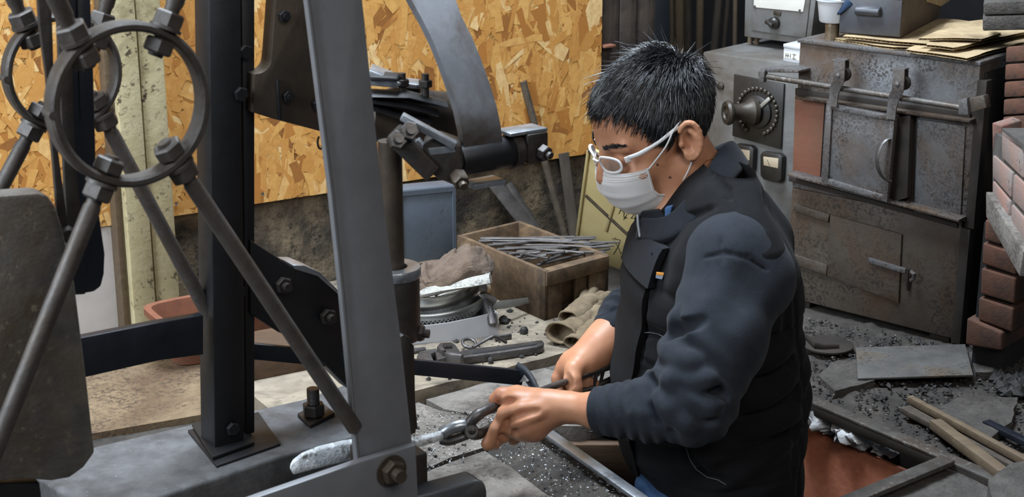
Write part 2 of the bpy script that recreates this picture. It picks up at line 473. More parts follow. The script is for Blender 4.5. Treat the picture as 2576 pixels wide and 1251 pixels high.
def glass_mat():
    t = NT('clear_lens')
    t.set(color=(0.97, 0.98, 0.99, 1), rough=0.03)
    t.bsdf.inputs['Transmission Weight'].default_value = 0.95
    t.bsdf.inputs['IOR'].default_value = 1.25
    return t.m
M['lens'] = glass_mat()
M['snap'] = surf('dark_snap', rgb(40, 42, 48), rgb(58, 60, 66), 20, 0.25, 0.8, bump=0)
M['zip'] = surf('zip_teeth', rgb(150, 154, 160), rgb(176, 180, 186), 20, 0.35, 0.7, bump=0)
M['tag_orange'] = surf('orange_tag', rgb(196, 130, 52), rgb(208, 142, 60), 20, 0.8, bump=0)
M['tag_blue'] = surf('grey_blue_tag', rgb(116, 128, 146), rgb(130, 142, 160), 20, 0.8, bump=0)
M['mole'] = surf('mole', rgb(60, 36, 28), rgb(72, 44, 34), 20, 0.6, bump=0)

M['hot_bar'] = surf('scaly_bright_bar', rgb(150, 152, 155), rgb(222, 225, 228), 90, 0.5, 0.2, bump=0.9, bdist=0.003, bsc=120, big=rgb(92, 90, 88), big_sc=60, big_lo=0.52, big_hi=0.64)

M['dirty_steel'] = surf('dirty_floor_steel', rgb(60, 56, 53), rgb(88, 84, 80), 24, 0.5, 0.25, bump=0.35, bsc=140, big=rgb(74, 62, 52), big_sc=10, spots=rgb(128, 124, 120), spot_sc=120, spot_lo=0.55, spot_hi=0.65)

M['stone_dark'] = surf('sooty_stone', rgb(62, 58, 55), rgb(92, 87, 82), 24, 0.9, bump=1.0, bdist=0.005, bsc=110, big=rgb(58, 53, 49), big_sc=9, big_lo=0.42, big_hi=0.62, spots=rgb(44, 40, 38), spot_sc=150, spot_lo=0.5, spot_hi=0.6)

M['thread'] = surf('grey_thread', rgb(74, 76, 80), rgb(90, 92, 96), 30, 0.8, bump=0)
# ------------------------------------------------------------------ the setting
WD = wdir(32.0)                       # direction along the left wall
WN = V((WD.y, -WD.x, 0))              # its normal, into the room
W0 = onz(390, 825)                    # foot of the wall beside the cream post
def wall_pt(px, py, off=0.0):
    return onpl(px, py, W0 + WN * off, WN)
def wall_s(px, py, off=0.0):
    p = wall_pt(px, py, off) - W0
    return p.dot(WD), p.z
AXW = (WD, WN, Z)

def roughen(v, amp, sc, seed=0.0):
    return amp * mnoise.fractal(V((v[0] * sc + seed, v[1] * sc, v[2] * sc)), 0.8, 2.1, 5)

OSB_Z = 0.222
s_end = wall_s(1500, 385)[0]
mb = MB()
s_wend = wall_s(1650, 150)[0]
mb.box(W0 + WD * ((s_wend - 1.5) / 2) - WN * 0.085 + Z * 0.95, (s_wend + 1.5, 0.12, 2.3), AXW)
mb.box(W0 + WD * ((s_end - 1.5) / 2) - WN * 0.012 + Z * 0.95, (s_end + 1.5, 0.024, 2.3), AXW)
wall = struct('wall_left', mb, M['concrete_wall'], 'grimy concrete wall behind the workbench ledge')
# dingy white stretch of wall left of the post
sL = wall_s(323, 700)[0]
mb = MB().box(W0 + WD * (sL - 0.6) + WN * 0.004 + Z * (OSB_Z / 2), (1.2, 0.008, OSB_Z), AXW)
obj('white_wall_panel', mb, M['white_wall'], wall, label='dingy white lower wall left of the cream post')

def osb_panel(s0, s1, z0, z1, count, seed):
    rng = np.random.default_rng(seed)
    base = MB().box(W0 + WD * ((s0 + s1) / 2) + WN * 0.006 + Z * ((z0 + z1) / 2), (s1 - s0, 0.011, z1 - z0), AXW)
    o = obj('osb_panel', base, M['osb_base'], wall, smooth=0)
    vs, fs, tone = [], [], []
    for i in range(count):
        L = rng.uniform(0.028, 0.105)
        Wd = rng.uniform(0.006, 0.027)
        if rng.random() < 0.18: L, Wd = rng.uniform(0.012, 0.04), rng.uniform(0.003, 0.010)
        ang = math.pi / 2 + rng.normal(0, 0.42) if rng.random() < 0.78 else rng.uniform(0, math.pi)
        cs, cz = rng.uniform(s0, s1), rng.uniform(z0, z1)
        ca, sa = math.cos(ang), math.sin(ang)
        k = 6
        pts = [(-L / 2, -Wd / 2), (-L * 0.1, -Wd / 2), (L / 2, -Wd / 2), (L / 2, Wd / 2), (L * 0.1, Wd / 2), (-L / 2, Wd / 2)]
        off = 0.0118 + 0.0022 * i / count
        b0 = len(vs)
        tl = rng.normal(0, 0.010)
        for (a, b) in pts:
            a += rng.normal(0, L * 0.07); b += rng.normal(0, Wd * 0.16)
            ss = min(max(cs + a * ca - b * sa, s0), s1)
            zz = min(max(cz + a * sa + b * ca, z0), z1)
            vs.append(W0 + WD * ss + WN * (off + tl * b) + Z * zz)
        fs.append(tuple(range(b0, b0 + k)))
        r = rng.random()
        tone.append(rng.uniform(0.0, 0.22) if r < 0.12 else (rng.uniform(0.85, 1.0) if r > 0.93 else rng.uniform(0.35, 0.82)))
    mb = MB(); mb.v = [tuple(p) for p in vs]; mb.f = fs
    st = obj('wood_strand', mb, M['osb'], o, smooth=0)
    st['kind'] = 'stuff'
    at = st.data.attributes.new('tone', 'FLOAT', 'FACE')
    at.data.foreach_set('value', np.array(tone, dtype=np.float32))
    return o
sPL = wall_s(275, 0)[0]
sPR = wall_s(455, 790)[0]
osb_panel(wall_s(60, 300)[0] - 0.35, sL + 0.01, OSB_Z, 0.95, 2000, 3)
osb_panel(sPR - 0.05, s_end, OSB_Z, 0.95, 6200, 5)
# screws at the panel foot
for (x, y) in ((660, 488), (283, 545), (443, 512)):
    c = wall_pt(x, y, 0.016)
    obj('screw_head', MB().lathe([(0.0035, 0), (0.0033, 0.0012), (0.001, 0.0016)], c, WN, 10), M['stainless'], wall)

# cream post of two boards
sa0, sa1, sa2 = wall_s(330, 815, 0.05)[0], wall_s(392, 815, 0.05)[0], wall_s(455, 800, 0.05)[0]
mb = MB().box(W0 + WD * ((sa0 + sa2) / 2) + WN * 0.02 + Z * 0.9, (sa2 - sa0, 0.04, 1.9), AXW)
post = struct('trim_1', mb, M['cream_paint'], 'cream painted post with peeling paint on the left wall')
for (a, b, th) in ((sa0 + 0.002, sa1 - 0.002, 0.026), (sa1 + 0.002, sa2 - 0.002, 0.018)):
    mb = MB().box(W0 + WD * ((a + b) / 2) + WN * (0.04 + th / 2) + Z * 0.9, (b - a, th, 1.9), AXW, 0.003)
    obj('post_board', mb, M['cream_paint'], post)
mb = MB().box(W0 + WD * (sa0 - 0.006) + WN * 0.026 + Z * 0.9, (0.012, 0.04, 1.9), AXW, 0.002)
obj('edge_strip', mb, M['lath'], post)

# sooty boards past the end of the panel, then a dark recess
bw = struct('wall_back', MB().box(V((0.9, 4.75, 1.0)), (5.0, 0.1, 2.6)), M['soot'], 'soot blackened back wall')
s = s_end + 0.004
for i, x1 in enumerate((1558, 1600, 1648)):
    e = wall_s(x1, 150, 0.0)[0]
    c = (s + e) / 2
    mb = MB().box(W0 + WD * c + WN * (-0.012 + 0.004 * (i % 2)) + Z * 0.95, (e - s - 0.003, 0.02, 2.3), AXW, 0.002)
    obj('wall_board', mb, M['dark_boards'], wall)
    s = e
mb = MB().box(W0 + WD * (s_end + 0.02) + WN * 0.004 + Z * (wall_s(1505, 116)[1]), (0.03, 0.03, 0.006), AXW, 0.001)
obj('nail_plate', mb, M['rust_red'], wall)
# pale pipes and sticks standing in the dark recess
for k, (x0, y0, x1, y1, rr) in enumerate(((1708, -60, 1712, 300, .012), (1728, -60, 1732, 300, .011), (1762, -60, 1756, 300, .010), (1812, -60, 1780, 320, .010), (1690, -60, 1694, 300, .007), (1836, -60, 1800, 320, .007), (1850, -60, 1846, 300, .006))):
    a, b = PY(x0, y0, 4.05 + 0.03 * (k % 3)), PY(x1, y1, 3.95 + 0.03 * (k % 3))
    d = (b - a).normalized()
    b = a + d * ((a.z + 0.0) / -d.z)
    o = obj('leaning_pipe', MB().tube([a, b], rr, 10), M['lath'] if k % 2 == 0 else M['pale_wood'])
    tag(o, ['thick pale pipe leftmost of the pair standing in the dark recess', 'pale pipe right of the thick one in the dark recess', 'lone upright grey stick in the middle of the dark recess', 'slanting pale pole at the right of the dark recess', 'thin dark stick beside the bluish gap of the recess', 'thin slanting stick nearest the instrument box', 'thinnest upright stick at the right end of the recess'][k], 'pole', 'poles in the dark recess')
mb = MB().box(PY(1662, 90, 4.2), (0.055, 0.02, 1.6), None, 0.002)  # added strip, its colour stands in for the dim bluish gap
tag(obj('blue_gap_strip', mb, M['blue_sheet']), 'dark bluish strip coloured as the dim gap beside the sooty boards', 'plank')

# ---------------- floor with the standing pit
pit_px = [(1360, 1080), (1600, 1082), (1800, 912), (2030, 1003), (2392, 1160), (2150, 1256), (1960, 1400), (1760, 1390), (1605, 1254)]
PIT = [onz(*q) for q in pit_px]
def in_poly(x, y, poly):
    c = False
    n = len(poly)
    for i in range(n):
        a, b = poly[i], poly[i - 1]
        if (a.y > y) != (b.y > y) and x < (b.x - a.x) * (y - a.y) / (b.y - a.y) + a.x:
            c = not c
    return c
def near_poly(x, y, poly):
    best = None
    for i in range(len(poly)):
        a, b = poly[i - 1], poly[i]
        ab = V((b.x - a.x, b.y - a.y)); ap = V((x - a.x, y - a.y))
        t = max(0, min(1, ap.dot(ab) / ab.length_squared))
        q = V((a.x + ab.x * t, a.y + ab.y * t))
        d = (q - V((x, y))).length
        if best is None or d < best[0]: best = (d, q)
    return best
x0, x1, y0, y1, st = -1.75, 1.75, 1.15, 4.7, 0.0135
nx, ny = int((x1 - x0) / st) + 1, int((y1 - y0) / st) + 1
rub = [onz(*q) for q in ((1215, 1135), (1300, 1060), (1365, 1085), (1600, 1260), (1400, 1275))]
rubR = [onz(*q) for q in ((2020, 780), (2390, 850), (2576, 860), (2700, 1150), (2500, 1190), (2020, 985))]
pts, ins, snapped = [], [], []
for j in range(ny):
    for i in range(nx):
        x, y = x0 + i * st, y0 + j * st
        r1, r2 = in_poly(x, y, rub), in_poly(x, y, rubR)
        amp = 0.013 if r1 else (0.009 if r2 else 0.0025)
        z = -0.004 + (abs(roughen((x, y, 0), amp, 26)) if (r1 or r2) else roughen((x, y, 0), amp, 12))
        if r1: z += 0.004
        isin = in_poly(x, y, PIT)
        sn = False
        if isin or abs(x - 0.4) < 0.5:
            d, q = near_poly(x, y, PIT)
            if isin and d < st * 1.5:
                x, y, sn = q.x, q.y, True
        pts.append((x, y, z)); ins.append(isin); snapped.append(sn)
fs = []
for j in range(ny - 1):
    for i in range(nx - 1):
        q = (j * nx + i, j * nx + i + 1, (j + 1) * nx + i + 1, (j + 1) * nx + i)
        if all(ins[k] for k in q): continue
        if any(ins[k] and not snapped[k] for k in q): continue
        fs.append(q)
floor = struct('floor', (np.array(pts), fs), M['soil'], 'sooty workshop floor with a standing pit', smooth=180)
mb = MB().box(V((0.0, 2.9, -0.88)), (3.6, 3.7, 0.06))
obj('pit_floor', mb, M['pit_wall'], floor)
n = len(PIT)
for i in range(n):
    a, b = PIT[i], PIT[(i + 1) % n]
    d = (b - a); L = d.length; d.normalize(); nn = V((-d.y, d.x, 0))
    c = (a + b) / 2
    if in_poly(c.x + nn.x * 0.01, c.y + nn.y * 0.01, PIT): nn = -nn
    mb = MB().box(c + nn * 0.03 - Z * 0.435, (L + 0.03, 0.056, 0.83), (d, nn, Z))
    obj('pit_wall', mb, M['pit_wall'], floor)

def stone_slab(px, z, th, mat, name='stone_slab', amp=0.0018, parent=floor, seed=0, jag=0.004):
    """slab from photo outline: subdivided rim, gently uneven top"""
    poly = [onz(x, y, z) for x, y in px]
    out = []
    for i in range(len(poly)):
        a, b = poly[i], poly[(i + 1) % len(poly)]
        m = max(2, int((b - a).length / 0.018))
        for k in range(m):
            p = a.lerp(b, k / m)
            nz = mnoise.noise_vector(V((p.x * 40 + seed, p.y * 40, 3))) * jag if k else V()
            out.append(V((p.x + nz.x, p.y + nz.y, z)))
    b = bmesh.new()
    top = [b.verts.new(p) for p in out]
    f = b.faces.new(top)
    bmesh.ops.triangulate(b, faces=[f])
    for _ in range(2):
        bmesh.ops.subdivide_edges(b, edges=[e for e in b.edges if e.calc_length() > 0.05], cuts=1, use_grid_fill=True)
    bmesh.ops.triangulate(b, faces=list(b.faces))
    for v in b.verts:
        v.co.z += roughen(v.co, amp, 14, seed)
    edges = [e for e in b.edges if e.is_boundary]
    r = bmesh.ops.extrude_edge_only(b, edges=edges)
    nv = [g for g in r['geom'] if isinstance(g, bmesh.types.BMVert)]
    for v in nv: v.co.z = z - th
    mb = MB().bm(b)
    return obj(name, mb, mat, parent, smooth=40)
stone_slab([(1072, 1006), (1250, 955), (1400, 912), (1480, 890), (1520, 930), (1420, 985), (1360, 1005), (1250, 1034), (1190, 1042), (1118, 1030)], 0.012, 0.03, M['stone'], seed=1)
stone_slab([(900, 1075), (1052, 1014), (1108, 1034), (1185, 1049), (1250, 1042), (1350, 1020), (1352, 1062), (1285, 1090), (1216, 1128), (1130, 1152), (1042, 1192), (900, 1235)], 0.010, 0.03, M['stone'], seed=2)
stone_slab([(900, 1245), (1042, 1200), (1140, 1160), (1220, 1136), (1300, 1188), (1400, 1262), (1390, 1340), (900, 1380)], 0.014, 0.03, M['stone'], seed=3)
stone_slab([(1460, 1075), (1620, 1040), (1700, 900), (1560, 905), (1440, 960), (1395, 1030), (1380, 1070)], 0.006, 0.03, M['stone'], seed=4)
stone_slab([(2095, 912), (2165, 902), (2200, 958), (2100, 985), (2060, 945)], 0.012, 0.03, M['stone_dark'], amp=0.004, seed=5)
stone_slab([(2330, 1035), (2430, 990), (2560, 1002), (2545, 1060), (2480, 1110), (2420, 1100), (2350, 1070)], 0.016, 0.03, M['stone_dark'], amp=0.004, seed=6)
stone_slab([(2438, 885), (2495, 876), (2500, 935), (2455, 935)], 0.018, 0.03, M['stone_dark'], amp=0.004, seed=7)
stone_slab([(2160, 1262), (2400, 1172), (2510, 1212), (2620, 1300), (2200, 1340)], 0.004, 0.03, M['stone_dark'], amp=0.004, seed=8)
# dusty ledge carrying the crate and tools
LZ = 0.030
ledge_front = [onz(740, 1080, LZ), onz(1050, 982, LZ), onz(1230, 937, LZ), onz(1400, 893, LZ), onz(1560, 848, LZ)]
a, b = ledge_front[0], ledge_front[-1]
back_l = W0 + WD * ((a - W0).dot(WD)) + WN * 0.002
back_r = W0 + WD * ((b - W0).dot(WD)) + WN * 0.002
mbp = []
for i in range(len(ledge_front) - 1):
    p, q = ledge_front[i], ledge_front[i + 1]
    m = max(2, int((q - p).length / 0.025))
    for k in range(m):
        c = p.lerp(q, k / m)
        mbp.append(V((c.x, c.y + 0.006 * mnoise.noise(V((c.x * 30, 0, 0))), LZ)))
mbp += [ledge_front[-1], V((back_r.x, back_r.y, LZ)), V((back_l.x, back_l.y, LZ))]
ledge = obj('ledge_slab', MB().prism(mbp, (0, 0, -0.036), 0.0), M['ledge'], floor)
# worn brown boards behind the machine
for k, (yy0, yy1) in enumerate(((2.20, 3.0),)):
    quad = [V((-1.45, yy0 - 0.25, 0.008)), V((-0.40, yy0 + 0.25, 0.008)), V((-0.40, yy1 + 0.25, 0.008)), V((-1.45, yy1 - 0.25, 0.008))]
    obj('floor_board', MB().prism(quad, (0, 0, -0.02), 0.0), M['floor_brown'], floor)

# loose ground: coal crumbs and bright scale flakes (nobody could count them)
def crumbs(n, poly, zf, size, mat, name, label, cat, seed, flat=1.0):
    rng = np.random.default_rng(seed)
    mb = MB()
    lo = V((min(p.x for p in poly), min(p.y for p in poly))); hi = V((max(p.x for p in poly), max(p.y for p in poly)))
    base = [V(v) for v in ((1, 0, 0), (-1, 0, 0), (0, 1, 0), (0, -1, 0), (0, 0, 1), (0, 0, -1))]
    faces = [(0, 2, 4), (2, 1, 4), (1, 3, 4), (3, 0, 4), (2, 0, 5), (1, 2, 5), (3, 1, 5), (0, 3, 5)]
    c = 0
    while c < n:
        x, y = rng.uniform(lo.x, hi.x), rng.uniform(lo.y, hi.y)
        if not in_poly(x, y, poly) or in_poly(x, y, PIT): continue
        s_ = size * rng.uniform(0.35, 1.0) ** 2 * 1.6
        R = Matrix.Rotation(rng.uniform(0, 6.28), 3, 'Z') @ Matrix.Rotation(rng.uniform(-0.5, 0.5), 3, 'X')
        vs = []
        for v in base:
            q = V((v.x * s_ * rng.uniform(.6, 1.2), v.y * s_ * rng.uniform(.5, 1.0), v.z * s_ * flat * rng.uniform(.6, 1.1)))
            vs.append(R @ q + V((x, y, zf + s_ * flat * 0.5)))
        mb.add(vs, faces)
        c += 1
    o = obj(name, mb, mat, smooth=0)
    tag(o, label, cat, kind='stuff')
    return o
polyL = [onz(*q) for q in ((1040, 1060), (1340, 1040), (1600, 1262), (1560, 1340), (1000, 1340))]
crumbs(1500, polyL, 0.012, 0.0015, M['flake'], 'scale_flakes', 'bright mill scale flakes scattered over the stone slabs by the hammer', 'flakes', 11, 0.4)
crumbs(420, polyL, 0.011, 0.0028, M['coal'], 'ground_grit', 'dark grit scattered over the stone slabs by the hammer', 'grit', 12, 0.7)
polyR = [onz(*q) for q in ((2020, 800), (2400, 870), (2620, 880), (2700, 1200), (2520, 1200), (2030, 985))]
crumbs(1500, polyR, 0.002, 0.0042, M['coal'], 'coal_crumbs', 'black coal crumbs over the ground before the furnace', 'coal', 13, 0.8)
crumbs(220, polyR, 0.004, 0.0026, M['stone'], 'pale_grit', 'pale grit specks over the ground before the furnace', 'grit', 14, 0.6)
polyH = [onz(*q) for q in ((2500, 860), (2640, 850), (2680, 1010), (2520, 1010), (2480, 930))]
crumbs(1600, polyH, 0.008, 0.009, M['coal'], 'coal_heap', 'heap of black coal lumps beside the brick pillar', 'coal', 15, 0.9)
polyB = [onz(*q, LZ) for q in ((1050, 980), (1400, 890), (1540, 850), (1500, 720), (1250, 740), (1100, 880))]
crumbs(130, polyB, LZ, 0.005, M['coal'], 'ledge_crumbs', 'dark crumbs on the dusty ledge around the pipe wrench', 'crumbs', 16, 0.8)

# pit rims
def flat_bar(a, b, w, h, mat, name, label, cat, up=Z, bev=0.0012, group=None):
    d = (b - a); L = d.length; d.normalize()
    side = up.cross(d).normalized()
    o = obj(name, MB().box((a + b) / 2, (L, w, h), (d, side, d.cross(side)), bev), mat)
    return tag(o, label, cat, group)
a, b = onz(1358, 1078, 0.022), onz(1660, 1292, 0.022)
sd = Z.cross((b - a).normalized())
flat_bar(a + sd * 0.002, b + sd * 0.002, 0.019, 0.007, M['bright_steel'], 'rim_bar', 'bright steel bar edging the pit in front of the worker', 'bar')
mb = MB().box(onz(1470, 1100, 0.0) + V((0.0, 0.03, -0.07)), (0.22, 0.03, 0.10), None, 0.004)
tag(obj('pit_plank', mb, M['brown_box']), 'brown plank lining the pit under the worker\'s forearm', 'plank')
a, b = onz(1990, 985, 0.014), onz(2512, 1208, 0.014)
flat_bar(a, b, 0.026, 0.006, M['dirty_steel'], 'rim_angle', 'long dark steel angle edging the pit before the furnace', 'bar')
d_r = (b - a).normalized()
nr_ = V((-d_r.y, d_r.x, 0))
if nr_.y > 0: nr_ = -nr_
rl = obj('rim_web', MB().box((a + b) / 2 + nr_ * 0.011 - Z * 0.011, ((b - a).length, 0.004, 0.016), (d_r, nr_, Z), 0.0005), M['furnace_dark'])
tag(rl, 'dark upright web of the pit rim angle above the ash', 'bar')
a2, b2 = onz(2385, 1158, 0.02), onz(2120, 1268, 0.02)
flat_bar(a2, b2, 0.026, 0.008, M['dirty_steel'], 'rim_strip', 'short worn steel strip meeting the angle at the pit corner', 'bar')
# red-brown board against the pit wall
p0, p1 = onz(1990, 1040, -0.045), onz(2300, 1178, -0.045)
p1b, p0b = p1 - Z * 0.5, p0 - Z * 0.5
nrm = (p1 - p0).cross(Z).normalized()
p0, p1, p1b, p0b = [q + nrm * 0.012 for q in (p0, p1, p1b, p0b)]
tag(obj('red_board', MB().prism([p0, p1, p1b, p0b], nrm * 0.014, 0.002), M['red_board']), 'red-brown board lining the pit behind the worker\'s hip', 'board')
# white ash lumps behind the board
for k, (x, y, r) in enumerate(((2048, 1040, .024), (2078, 1058, .022), (2092, 1074, .014), (2130, 1083, .020), (2158, 1097, .022), (2180, 1110, .013), (2218, 1130, .012), (2240, 1139, .009))):
    c = onpl(x, y, PIT[3] + nrm * (0.004 + r * 0.5), nrm)
    b = bmesh.new(); bmesh.ops.create_icosphere(b, subdivisions=3, radius=1.0)
    for v in b.verts:
        f = 1 + 0.55 * mnoise.fractal(v.co * 1.6 + V((k * 7, 0, 0)), 0.8, 2.0, 4)
        v.co = V((v.co.x * r * 1.25, v.co.y * r * 0.9, v.co.z * r * 0.9)) * f + c
    o = obj('ash_lump', MB().bm(b), M['ash'], smooth=50)
    tag(o, ['big white ash lump nearest the worker\'s back in the pit rim', 'second white ash lump from the worker along the pit rim', 'small ash lump third from the worker along the rim', 'fourth ash lump from the worker, right of the dark gap', 'large jagged ash lump at the middle of the rim', 'small ash lump sixth from the worker along the rim', 'low ash lump seventh along the rim', 'last small ash lump toward the pit corner'][k], 'ash lump', 'ash lumps on the pit rim')
# ------------------------------------------------------------------ spring power hammer
TM = 35.0
MD = wdir(TM)                          # long axis of the hammer frame
MN = V((MD.y, -MD.x, 0))               # towards the camera
AXM = (MD, MN, Z)
RC = PY(325, 262, 1.62)                # front brace ring
BEAM_Z = 0.12
PB0 = onz(580, 1110, BEAM_Z)           # foot of the black post
def mf(px, py, off=0.0): return onpl(px, py, RC + MN * off, MN)
def mk(px, py, off=0.0): return onpl(px, py, PB0 + MN * off, MN)
hammer = thing('power_hammer', 'tall black and grey spring power hammer frame with ring braces', 'power hammer', V((PB0.x, PB0.y, 0.0)))

def fprism(px, plane, off, th, bev=0.002, seg=2):
    """outline read on a plane of the frame, given thickness away from the camera"""
    return MB().prism([plane(x, y, off) for x, y in px], -MN * th, bev, seg)

# black post: two channels side by side
for (xa, xb, off, th) in ((524, 606, 0.03, 0.048), (606, 642, 0.012, 0.045)):
    a0, a1 = mk(xa, -160, off), mk(xb, -160, off)
    ya = 1110 if xa < 600 else 1130
    b0, b1 = mk(xa + 14, 1100, off), mk(xb + 2 if xb > 620 else xb + 10, 1128, off)
    for q in (b0, b1): q.z = BEAM_Z + 0.008
    obj('post_channel', MB().prism([a0, a1, b1, b0], -MN * th, 0.003), M['black_steel'], hammer)
# bolts on the post
def bolt(parent, c, ax, r, h, mat, shank=0.0, name='bolt'):
    mb = MB().hexnut(c + V(ax).normalized() * h / 2, ax, r, h)
    if shank: mb.tube([c, c + V(ax).normalized() * (h + shank)], r * 0.5, 10)
    return obj(name, mb, mat, parent, smooth=30)
for (x, y, off) in ((604, 236, 0.032), (584, 1078, 0.032), (616, 130, 0.014), (600, 735, 0.014)):
    bolt(hammer, mk(x, y, off), MN, 0.010, 0.007, M['black_steel'])
# base plates under the post
q = [onz(472, 1082, BEAM_Z + .004), onz(650, 1036, BEAM_Z + .004), onz(706, 1116, BEAM_Z + .004), onz(545, 1172, BEAM_Z + .004)]
obj('base_plate', MB().prism(q, (0, 0, -0.006), 0.001), M['black_steel'], hammer)
q = [onz(482, 1066, BEAM_Z + .010), onz(610, 1030, BEAM_Z + .010), onz(640, 1112, BEAM_Z + .010), onz(534, 1150, BEAM_Z + .010)]
obj('base_plate', MB().prism(q, (0, 0, -0.005), 0.001), M['black_steel'], hammer)

# grey front leg (flat face with a thin left lip) and its rear flange
obj('front_leg', fprism([(762, -160), (906, -160), (912, 0), (962, 480), (1010, 860), (1044, 1175), (1052, 1300), (918, 1300), (905, 1160), (868, 750), (840, 480), (780, 0)], mf, 0.0, 0.014, 0.0015), M['grey_steel'], hammer)
obj('leg_lip', fprism([(754, -160), (762, -160), (780, 0), (840, 480), (868, 750), (905, 1160), (918, 1300), (911, 1300), (898, 1160), (860, 750), (832, 480), (772, 0)], mf, 0.002, 0.010, 0.001), M['grey_steel'], hammer)
obj('guide_strip', fprism([(1004, 850), (1016, 842), (1032, 850), (1036, 905), (1052, 1080), (1028, 1092), (1012, 1000)], mf, -0.02, 0.03, 0.0015), M['iron'], hammer)
# lower rail bolted over the leg
obj('lower_rail', fprism([(560, 1285), (660, 1248), (905, 1163), (1046, 1120), (1056, 1330), (560, 1400)], mf, 0.014, 0.012, 0.0015), M['grey_steel'], hammer)
cb = mf(985, 1185, 0.0155)
nb = MB().hexnut(cb + MN * 0.006, MN, 0.0165, 0.012).tube([cb, cb + MN * 0.024], 0.0085, 12)
obj('rail_bolt', nb, M['brown_iron'], hammer, smooth=30)
obj('washer', MB().lathe([(0.021, -0.001), (0.021, 0.0015)], cb, MN, 24), M['brown_iron'], hammer)

# upper casting behind the leg, with filleted corner
fil = [(683 - 40 * (1 - math.cos(t)), 148 + 38 * math.sin(t)) for t in [i * math.pi / 2 / 6 for i in range(7)]]
obj('upper_casting', fprism([(712, -160), (694, 0)] + fil + [(640, 188), (636, 283), (690, 300), (835, 338), (900, 330), (850, -160)], mk, 0.035, 0.03, 0.002), M['brown_iron'], hammer)
for (x, y) in ((712, 40), (722, 242), (796, 262)):
    bolt(hammer, mk(x, y, 0.036), MN, 0.0085, 0.008, M['black_steel'], 0.004)
obj('casting_rib', fprism([(697, 200), (704, 200), (710, 305), (703, 303)], mk, 0.041, 0.006, 0.001), M['black_steel'], hammer)
hk = [mk(806 + 7 * math.cos(t), 358 + 17 * math.sin(t), 0.02) for t in [math.radians(a) for a in range(-60, 260, 30)]]
obj('wire_hook', MB().tube(hk, 0.0015, 6), M['iron'], hammer)
# lower diagonal casting
obj('lower_casting', fprism([(630, 604), (742, 676), (800, 694), (864, 752), (905, 800), (930, 1000), (885, 985), (760, 860), (700, 836), (630, 790)], mk, 0.02, 0.04, 0.002), M['black_steel'], hammer)
top = [mk(630, 606, 0.0), mk(742, 676, 0.0), mk(800, 694, 0.0), mk(866, 752, 0.0)]
obj('casting_highlight', MB().prism([mk(738, 668, 0.022), mk(765, 668, 0.022), mk(805, 685, 0.022), mk(868, 748, 0.022), mk(868, 756, 0.022), mk(800, 696, 0.022), mk(742, 678, 0.022)], -MN * 0.05, 0.001), M['bright_steel'], hammer)  # bright strip painted as the highlight along the casting's top edge
for (x, y) in ((710, 716), (822, 795)):
    c = mk(x, y, 0.021)
    obj('bolt', MB().hexnut(c + MN * 0.005, MN, 0.0125, 0.010).tube([c, c + MN * 0.02], 0.006, 12), M['iron'], hammer, smooth=30)

# ram: shaft, guide cylinder with bright annular top
RY = 1.94
rc = PY(988, 672, RY)
obj('ram_shaft', MB().lathe([(0.0155, -0.03), (0.0155, 0.17)], rc, Z, 24), M['brown_iron'], hammer)
gh = rc.z - PY(990, 850, RY).z
obj('ram_guide', MB().lathe([(0.034, -gh), (0.035, -gh + 0.004), (0.035, -0.014), (0.035, -0.002), (0.0335, 0.0), (0.02, 0.0), (0.0185, -0.004), (0.0185, -0.05)], rc, Z, 36), M['iron'], hammer)
obj('guide_collar', MB().lathe([(0.0365, -0.012), (0.037, -0.010), (0.037, -0.001), (0.036, 0.001), (0.0195, 0.001), (0.0195, -0.012)], rc, Z, 36, closed=True), M['bright_steel'], hammer)
c = PY(1046, 838, RY)
obj('guide_bolt', MB().hexnut(c, (1, -0.2, 0), 0.012, 0.022).tube([c, c + V((0.018, -0.004, 0))], 0.006, 10), M['iron'], hammer, smooth=30)
# ram head and lower die under the guide
hb = PY(975, 1085, RY)
zt, zb = PY(990, 862, RY).z, PY(975, 1085, RY).z
obj('ram_head', MB().box(V((rc.x - 0.012, RY, (zt + zb) / 2)), (0.055, 0.06, zt - zb), AXM, 0.003), M['iron'], hammer)
obj('anvil_die', MB().box(V((rc.x - 0.012, RY, (zb - 0.025) / 2)), (0.075, 0.085, zb - 0.025), AXM, 0.004), M['iron'], hammer)

# bow spring
WV = MD * 0.060
Q0 = PY(1166, 380, 1.93)
def arm_curve(p):  # read on the near edge plane of the bow
    return onpl(p[0], p[1], Q0, MD)
outer = [arm_curve(p) for p in ((968, -160), (1003, -60), (1035, 0), (1062, 48), (1090, 105), (1112, 160), (1133, 220), (1150, 275), (1161, 325), (1167, 372), (1164, 395))]
mb = MB()
secs = []
for i, p in enumerate(outer):
    a = outer[max(0, i - 1)]; b = outer[min(len(outer) - 1, i + 1)]
    t = (b - a).normalized()
    nin = t.cross(MD).normalized()
    if nin.dot(V((-0.57, 0.82, 0))) < 0: nin = -nin
    th = 0.011
    w = WV * (1.12 if i < 3 else 1.0)
    secs.append([p, p + w, p + w + nin * th, p + nin * th])
bow = MB().sweep(secs)
obj('bow_spring', bow, M['spring_steel'], hammer, smooth=30)
